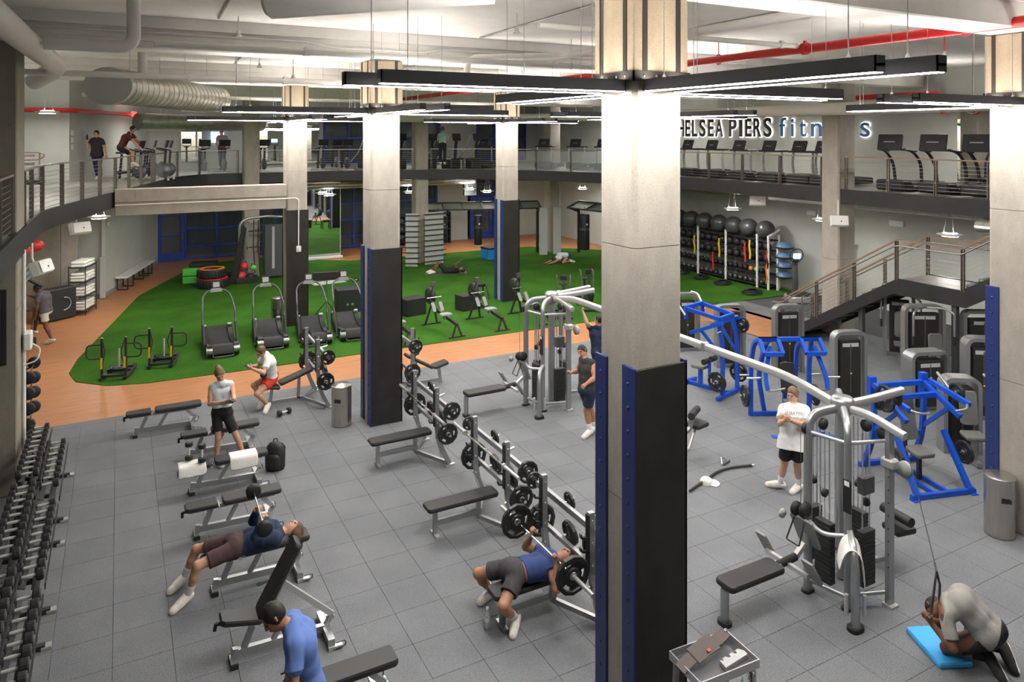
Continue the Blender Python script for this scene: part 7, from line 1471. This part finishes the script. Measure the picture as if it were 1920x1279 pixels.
def person(label, key, skin, hair, front, look, top, bottom, h=.008, build=1.0, group=None, hairlen=0, shoe='shoe_white', sock=None, slv=.55, leg=.62, hem=-.05, grip=(.5, .5), handdir=(None, None), sc=1.0, longsleeve=False, hairx=(), bag=.0):
    J = {k: np.array(v) for k, v in PJ[key].items()}; org = np.array([J['pel'][0], J['pel'][1], min(v[2] for v in J.values()) - .035])
    t = thing('person', label, 'person', tuple(org)); J = {k: v - org for k, v in J.items()}; nrm = lambda v: v / np.linalg.norm(v)
    front = nrm(np.array(front, float)); f = nrm(np.array(look, float)); w = build; s_ = sc
    pel, che, nek, head = J['pel'], J['che'], J['nek'], J['head']; spine = nrm(nek - pel)
    sdc = nrm(J['bsh'] - J['ash']); sdp = nrm(J['bhi'] - J['ahi'])
    bel = (pel + che) / 2; sdb = nrm(sdc + sdp)
    def torso(e=0.0, lowcut=False):
        P = [('c', pel - sdp * .075, pel + sdp * .075, .112 * w + e, .112 * w + e), ('c', bel - sdb * .065, bel + sdb * .065, .102 * w + e, .102 * w + e), ('c', che - sdc * .08 + front * .005, che + sdc * .08 + front * .005, .114 * w + e, .114 * w + e)]
        for sg, sh, hi in ((-1, 'ash', 'ahi'), (1, 'bsh', 'bhi')):
            P += [('c', pel + sdp * sg * .075, bel + sdb * sg * .065, .105 * w + e, .10 * w + e), ('c', bel + sdb * sg * .065, che + sdc * sg * .08, .10 * w + e, .112 * w + e), ('c', che + sdc * sg * .08, J[sh] - sdc * sg * .03, .10 * w + e, .068 * w + e), ('c', nek, J[sh] * .8 + nek * .2, .062 + e, .058 * w + e)]
        return P
    def arm(side, t0=0.0, t1=2.0, e=0.0, flat=False, flare=0.0):
        a, b, c = J[side + 'sh'], J[side + 'el'], J[side + 'wr']; P = []
        pts = [(a, .054 * w), (a * .45 + b * .55, .050 * w), (b, .041 * w), (b * .7 + c * .3, .043 * w), (c, .028)]; ts = [0, .55, 1, 1.3, 2]
        for i in range(4):
            if ts[i] >= t1: break
            p, q, r0, r1 = pts[i][0], pts[i + 1][0], pts[i][1], pts[i + 1][1]; fl = 0
            if ts[i + 1] > t1: u = (t1 - ts[i]) / (ts[i + 1] - ts[i]); q = p + (q - p) * u; r1 = r0 + (r1 - r0) * u
            if ts[i + 1] >= t1: fl = 1
            P.append(('c', p, q, r0 + e, r1 + e + (flare if fl else 0), None, fl and flat))
        return P
    def legp(side, t0=0.0, t1=2.0, e=0.0, flat=False, flare=0.0):
        a, b, c = J[side + 'hi'], J[side + 'kn'], J[side + 'an']; P = []; d_ = nrm(c - b); back = -(front - d_ * (front @ d_)) * .012
        pts = [(a, .088 * w), (a * .5 + b * .5, .076 * w), (b, .056 * w), (b * .65 + c * .35 + back, .056 * w), (c, .036)]; ts = [0, .5, 1, 1.35, 2]
        for i in range(4):
            if ts[i + 1] <= t0: continue
            if ts[i] >= t1: break
            p, q, r0, r1 = pts[i][0], pts[i + 1][0], pts[i][1], pts[i + 1][1]; fl = 0
            if ts[i] < t0: u = (t0 - ts[i]) / (ts[i + 1] - ts[i]); p, r0 = p + (q - p) * u, r0 + (r1 - r0) * u
            if ts[i + 1] > t1: u = (t1 - max(ts[i], t0)) / (ts[i + 1] - max(ts[i], t0)); q = p + (q - p) * u; r1 = r0 + (r1 - r0) * u
            if ts[i + 1] >= t1: fl = 1
            P.append(('c', p, q, r0 + e, r1 + e + (flare if fl else 0), None, fl and flat))
        return P
    def foot(side, e=0.0):
        an, to = J[side + 'an'], J[side + 'to']; d_ = nrm(to - an); sole = nrm(np.cross(np.cross(an - J[side + 'kn'], d_) + 1e-6, d_)); sole = sole if sole @ (J[side + 'kn'] - an) < 0 else -sole
        heel = an - d_ * .035 + sole * .02
        return [('c', an, an * .4 + to * .6, .042 + e, .036 + e), ('c', heel, to, .034 + e, .030 + e), ('c', heel, to + d_ * .03, .030 + e, .026 + e)], heel, to, d_, sole
    # head
    u = nrm(head - nek); u = nrm(u - f * (u @ f)) if abs(u @ f) < .95 else nrm(np.cross(np.cross(f, u), f) + 1e-6); sd = np.cross(f, u); Rh = [sd, f, u]
    body = torso() + arm('a') + arm('b') + legp('a') + legp('b')
    hands = []
    for i, side in enumerate('ab'):
        body += foot(side)[0]
        wr, el = J[side + 'wr'], J[side + 'el']; d_ = nrm(np.array(handdir[i], float)) if handdir[i] is not None else nrm(wr - el)
        lat = np.cross(d_, front); lat = nrm(lat) if np.linalg.norm(lat) > .2 else nrm(np.cross(d_, spine)); n_ = np.cross(lat, d_); n_ = n_ if n_ @ (che - wr) > 0 else -n_
        for o in (-.026, -.008, .010, .026): hands.append(('c', wr + d_ * .005 + lat * o * .6, wr + d_ * .08 + lat * o, .017, .0135, .012))
        for o, L in ((-.030, .062), (-.010, .075), (.011, .072), (.030, .055)):
            c1 = grip[i]; b0 = wr + d_ * .082 + lat * o; d1 = d_ * math.cos(c1 * .6) + n_ * math.sin(c1 * .6); b1 = b0 + d1 * L * .55; d2 = d_ * math.cos(c1 * 1.6) + n_ * math.sin(c1 * 1.6); b2 = b1 + d2 * L * .5
            hands += [('c', b0, b1, .0098, .009, .005), ('c', b1, b2, .009, .0078, .005)]
        th = wr + d_ * .025 + lat * .028; td = nrm(d_ * .7 + lat * .6 + n_ * (.3 + .3 * grip[i])); hands += [('c', th, th + td * .042, .012, .0105, .008), ('c', th + td * .042, th + td * .042 + nrm(td + n_ * .5) * .028, .0105, .009, .005)]
    hd = [('c', nek - u * .02, head - u * .05, .056 * (.9 + .1 * w), .052), ('e', head + u * .012 - f * .006, Rh, (.076, .096, .108)), ('e', head - u * .055 + f * .030, Rh, (.055, .062, .060)), ('c', head + f * .094 + u * .012, head + f * .108 - u * .026, .009, .014, .012), ('c', head + f * .082 + u * .028 - sd * .03, head + f * .082 + u * .028 + sd * .03, .014, .014, .012), ('c', head + f * .088 - u * .058 - sd * .016, head + f * .088 - u * .058 + sd * .016, .010, .010, .008)]
    for g_ in (-1, 1): hd.append(('c', head + sd * g_ * .078 + u * .015 - f * .008, head + sd * g_ * .076 - u * .018 - f * .002, .013, .010, .006))
    smesh('body', sdf(body + hd + hands, h, k0=.025), skin, t)
    for g_ in (-1, 1):
        m = MB(); m.sph(tuple(head + f * .087 + u * .008 + sd * g_ * .031), .0115, 8); m.build('eye', 'eye', t)
    m = MB(); m.sph(tuple(head + f * .0965 - u * .058), .018, 8, (1, .35, .4), Matrix((sd, f, u)).transposed()); m.build('mouth', 'lips', t)
    hp = [('e', head + u * .022 - f * .012, Rh, (.084, .102, .112))]
    cl = [(head + f * .05 - u * .0, nrm(f * .85 - u * .55)), (head - u * .055, -u)]
    if hairlen: hp += [('c', head - f * .06 + u * .02, head - f * .09 - u * hairlen, .075, .05), ('c', head - f * .07 + sd * .03, head - f * .10 + sd * .03 - u * hairlen, .06, .04), ('c', head - f * .07 - sd * .03, head - f * .10 - sd * .03 - u * hairlen, .06, .04)]; cl = cl[:1]
    for q0, q1, r0, r1 in hairx: hp.append(('c', head + sd * q0[0] + f * q0[1] + u * q0[2], head + sd * q1[0] + f * q1[1] + u * q1[2], r0, r1))
    if hairx and len(hairx) > 1: cl = cl[:1]
    smesh('hair', sdf(hp, max(h, .008), cl, folds=.003), hair, t)
    # garments
    e = .014 + bag
    if top:
        P = torso(e)
        if longsleeve: P += arm('a', 0, 1.93, .016, True) + arm('b', 0, 1.93, .016, True)
        elif slv > 0: P += arm('a', 0, slv, .018 + bag * .5, True, .008) + arm('b', 0, slv, .018 + bag * .5, True, .008)
        hp_ = pel + spine * hem
        if hem < -.06:
            P += [('c', pel - sdp * .08, pel - sdp * .085 + spine * (hem - .02), .118 * w + e, .118 * w + e + .01), ('c', pel + sdp * .08, pel + sdp * .085 + spine * (hem - .02), .118 * w + e, .118 * w + e + .01)]
        shirt = smesh('shirt' if slv > 0 or longsleeve else 'tank_top', sdf(P, h, [(hp_, -spine), (nek + spine * .06 + front * .02, nrm(spine + front * .3))], folds=.0022), top, t)
        t['_s'] = shirt.name
    if bottom:
        P = [('c', pel - sdp * .075, pel + sdp * .075, .112 * w + .018, .112 * w + .018), ('c', pel + spine * .08 - sdp * .06, pel + spine * .08 + sdp * .06, .105 * w + .016, .105 * w + .016)] + legp('a', 0, leg, .020 if leg < 1.5 else .015, True, .012 if leg < 1.5 else .012) + legp('b', 0, leg, .020 if leg < 1.5 else .015, True, .012)
        smesh('shorts' if leg < 1.5 else 'trousers', sdf(P, h, [(pel + spine * .105, spine)], folds=.002), bottom, t)
    for side in 'ab':
        fp, heel, to, d_, sole = foot(side, .017); sh_ = smesh('shoe', sdf(fp, h, [(J[side + 'an'] - sole * .05, nrm(-sole * .75 - d_ * .6))]), shoe, t)
        sl = [('c', heel + sole * .022, to + d_ * .03 + sole * .022, .038, .034)]; smesh('sole', sdf(sl, h, [(heel + sole * .012, -sole)]), shoe if shoe != 'shoe_black' else 'sock_white', sh_)
        if sock: smesh('sock', sdf(legp(side, 1.66, 2.0, .006) + [('c', J[side + 'an'], J[side + 'an'] + sole * .02, .044, .046)], h), sock, t)
    del_ = t.get('_s')
    if del_: del t['_s']
    return t, J, org, (bpy.data.objects[del_] if del_ else None)
def held_phone(label, p, d, n):
    t = thing('phone', label, 'phone', p); X = V(d).normalized(); N = V(n).normalized(); Y = N.cross(X).normalized(); m = MB(); m.prism(rrect(.145, .072, .01), .008, (0, 0, 0), X, Y, .001); m.build('case', 'black_gloss', t); m = MB(); m.prism(rrect(.135, .064, .006), .001, X.cross(Y) * .008, X, Y); m.build('display', 'screen_dark', t)
vr = lambda a: (math.cos(YAW) * a[0] + math.sin(YAW) * a[1], -math.sin(YAW) * a[0] + math.cos(YAW) * a[1], a[2] if len(a) > 2 else 0)   # right/away/up as seen, to world
person('woman in a pale tank top and black cycling shorts standing with a phone', 'woman', 'skin_fair', 'hair_blond', vr((.35, -.9)), vr((.45, -.75, -.45)), 'light_tank', 'black_cloth', .0075, .86, slv=0, leg=.72, hem=.10, hairx=(((0, -.095, .05), (0, -.115, .06), .05, .045),), grip=(.9, .9))
w_ = PJ['woman']; held_phone('white phone held by the standing woman', tuple((np.array(w_['awr']) + np.array(w_['bwr'])) / 2 + np.array([.03, -.1, .02])), vr((1, 0, .1)), vr((.1, -.5, .8)))
person('seated man in a white shirt and red shorts leaning over a phone', 'sit', 'skin_fair', 'hair_brown', (-.9, -.2, .1), (-.85, -.25, -.45), 'white_tee', 'red_shorts', .0075, 1.02, leg=.5, grip=(.9, .9), slv=.6)
w_ = PJ['sit']; held_phone('phone held by the seated man', tuple((np.array(w_['awr']) + np.array(w_['bwr'])) / 2 + np.array([-.1, -.02, .05])), (-.9, -.2, .4), (.5, 0, .8))
person('long-haired man lying on a bench in a navy hoodie lifting a short bar', 'lie', 'skin_fair', 'hair_brown', (0, 0, 1), (.1, 0, 1), 'navy_hoodie', 'plum_shorts', .0072, 1.0, longsleeve=True, leg=.72, sock='sock_white', grip=(1.3, 1.3), hem=-.02, hairx=(((0, -.05, .04), (0, -.24, .10), .09, .06), ((-.05, -.04, .02), (-.08, -.27, .06), .06, .035), ((.05, -.04, .02), (.08, -.25, .08), .06, .035), ((0, -.02, .08), (.02, -.2, .16), .06, .03)))
person('man in a blue shirt walking, cut off by the bottom edge', 'blue', 'skin_tan', 'hair_dark', (-.95, -.05, 0), (-.8, -.1, -.6), 'blue_tee', 'black_cloth', .0065, 1.05, leg=.9, bag=.008, slv=.6, hem=-.12)
person('man in a blue shirt lying on a bench pressing the loaded barbell', 'press', 'skin_tan', 'hair_dark', (0, 0, 1), (.1, 0, 1), 'royal_shirt', 'grey_shorts', .0072, 1.08, leg=.66, grip=(1.4, 1.4), slv=.25, hem=.12, handdir=((.1, 0, 1), (.1, 0, 1)), sock='sock_white')
person('man in a black tank top and navy shorts pulling cables', 'tank', 'skin_tan', 'hair_dark', (-.85, -.3, 0), (-.85, -.3, -.1), 'black_tank', 'navy_shorts', .008, 1.06, slv=0, leg=.68, grip=(1.4, 1.4), sock='sock_white')
person('man in a navy shirt with raised arm half behind the nearest column', 'navy', 'skin_fair', 'hair_dark', (-.3, .6, 0), (-.3, .6, .1), 'navy_hoodie', 'navy_shorts', .009, 1.0, leg=.7, grip=(1.4, 1.4))
tp, tJ, to_, sh_ = person('person in a white lettered shirt and black shorts standing by the cables', 'white', 'skin_fair', 'hair_blond', (-.8, -.55, 0), (-.95, -.2, -.15), 'white_tee', 'black_cloth', .0075, .98, leg=.66, sock='sock_white', bag=.012, hem=-.13, slv=.7, grip=(.9, .9))
# lettering on the white shirt, laid onto the cloth
def shirt_text(body, sh, c, fr, size, m_='black_matte'):
    cu = bpy.data.curves.new('print', 'FONT'); cu.body = body; cu.size = size; cu.align_x = 'CENTER'; ob = bpy.data.objects.new('tmp', cu); COL.objects.link(ob); me = bpy.data.meshes.new_from_object(ob.evaluated_get(bpy.context.evaluated_depsgraph_get())); bpy.data.objects.remove(ob)
    bm = bmesh.new(); bm.from_mesh(me); bmesh.ops.triangulate(bm, faces=bm.faces[:]); bmesh.ops.subdivide_edges(bm, edges=bm.edges[:], cuts=1); bm.to_mesh(me); bm.free()
    bv = BVHTree.FromPolygons([v.co.copy() for v in sh.data.vertices], [tuple(p.vertices) for p in sh.data.polygons]); fr = V(fr).normalized(); up = V(0, 0, 1); rt = up.cross(fr).normalized(); c = V(c)
    for v in me.vertices:
        o = c + rt * v.co.x + up * v.co.y + fr * .5; hit = bv.ray_cast(o, -fr); v.co = (hit[0] + fr * .0035) if hit[0] else c + rt * v.co.x + up * v.co.y + fr * .13
    me.materials.clear(); me.materials.append(MAT[m_]); o = bpy.data.objects.new('print', me); COL.objects.link(o); o.parent = sh
shirt_text('CHELSEA PIERS', sh_, tuple(tJ['che'] + np.array([0, 0, .085])), (-.8, -.55, 0), .054); shirt_text('F I T N E S S', sh_, tuple(tJ['che'] + np.array([0, 0, .03])), (-.8, -.55, 0), .036)
person('kneeling man in a grey shirt bowed over a blue mat pulling a rope', 'kneel', 'skin_brown', 'hair_dark', (-.75, .05, -.6), (-.55, .1, -.8), 'grey_tee', 'black_cloth', .007, 1.06, leg=.78, shoe='shoe_black', sock='black_cloth', grip=(1.4, 1.4), bag=.006, slv=.75, hem=-.04, hairlen=0)
m = MB(); m.prism(rrect(.62, .40, .03), .065, b=.02); o = tag(m.build('foam_mat', 'blue_mat'), 'bright blue foam pad on the floor under the kneeling man', 'mat'); o.location = (8.24, 5.06, 0.0); o.rotation_euler = (0, 0, 1.15)
person('man in a maroon shirt riding a spinning bike on the left gallery', 'rider', 'skin_fair', 'hair_dark', (.7, -.4, -.4), (.85, -.45, -.2), 'maroon_tee', 'black_cloth', .014, 1.08, leg=.8, grip=(1.2, 1.2))
person('person in a dark printed shirt walking on the left gallery holding a bottle', 'walker', 'skin_fair', 'hair_dark', vr((0, -1)), vr((0, -1)), 'dark_tee', 'navy_pants', .014, 1.0, leg=1.9, grip=(1.2, .5), bag=.01, hem=-.1)
b = thing('drink_bottle', 'black bottle held up by the walking person on the gallery', 'bottle', tuple(np.array(PJ['walker']['awr']) + np.array([0, -.04, .05]))); m = MB(); m.lathe([(0, 0), (.035, 0), (.035, .14), (.015, .17), (.015, .2), (0, .2)], n=12); m.build('flask', 'black_gloss', b)
person('man in a dark grey shirt and pale shorts stepping up at the far left', 'left', 'skin_brown', 'hair_dark', (-.88, .47, 0), (-.85, .4, -.45), 'dusk_tee', 'cream_shorts', .012, .98, leg=.6, bag=.01)
person('person in black lying on the turf with one arm raised', 'turf', 'skin_brown', 'hair_dark', (0, 0, 1), (.1, 0, 1), 'black_cloth', 'black_cloth', .014, 1.0, leg=.95)
person('person in a pale top folded forward on the turf stretching', 'child', 'skin_tan', 'hair_dark', (-.3, 0, -.95), (-.6, 0, -.8), 'light_tank', 'teal_shorts', .014, 1.0, slv=0, leg=.7)
person('woman with her back turned on the back gallery', 'gal', 'skin_fair', 'hair_brown', vr((0, 1)), vr((0, 1)), 'teal_top', 'black_cloth', .018, .85, slv=0, leg=1.9, hem=.05)
person('person in beige exercising behind the left gallery bikes', 'faint', 'skin_fair', 'hair_brown', vr((0, -1)), vr((-.3, -1)), 'beige_top', 'dusk_tee', .018, 1.0, leg=1.9)
m = MB(); m.prism(rrect(1.75, .62, .03), .01); o = tag(m.build('exercise_mat', 'gunmetal'), 'dark exercise mat under the person lying on the turf', 'mat'); o.location = (12.2, 28.62, .017); o.rotation_euler = (0, 0, -.37)
# short bar of the lying man
L_ = PJ['lie']; c_ = (np.array(L_['awr']) + np.array(L_['bwr'])) / 2 + np.array([-.0, 0, .09]); d_ = np.array(L_['bwr']) - np.array(L_['awr']); d_ = d_ / np.linalg.norm(d_)
t = thing('short_barbell', 'short fixed barbell lifted by the man in the navy hoodie', 'barbell', tuple(c_)); m = MB(); m.cyl(tuple(-d_ * .42), tuple(d_ * .42), .014, 10); m.build('bar', 'chrome', t)
for s in (-1, 1): m = MB(); m.lathe([(0, -.045), (.085, -.045), (.1, -.03), (.1, .03), (.085, .045), (0, .045)], tuple(d_ * s * .42), 16, tuple(d_)); m.build('head', 'rubber_black', t)
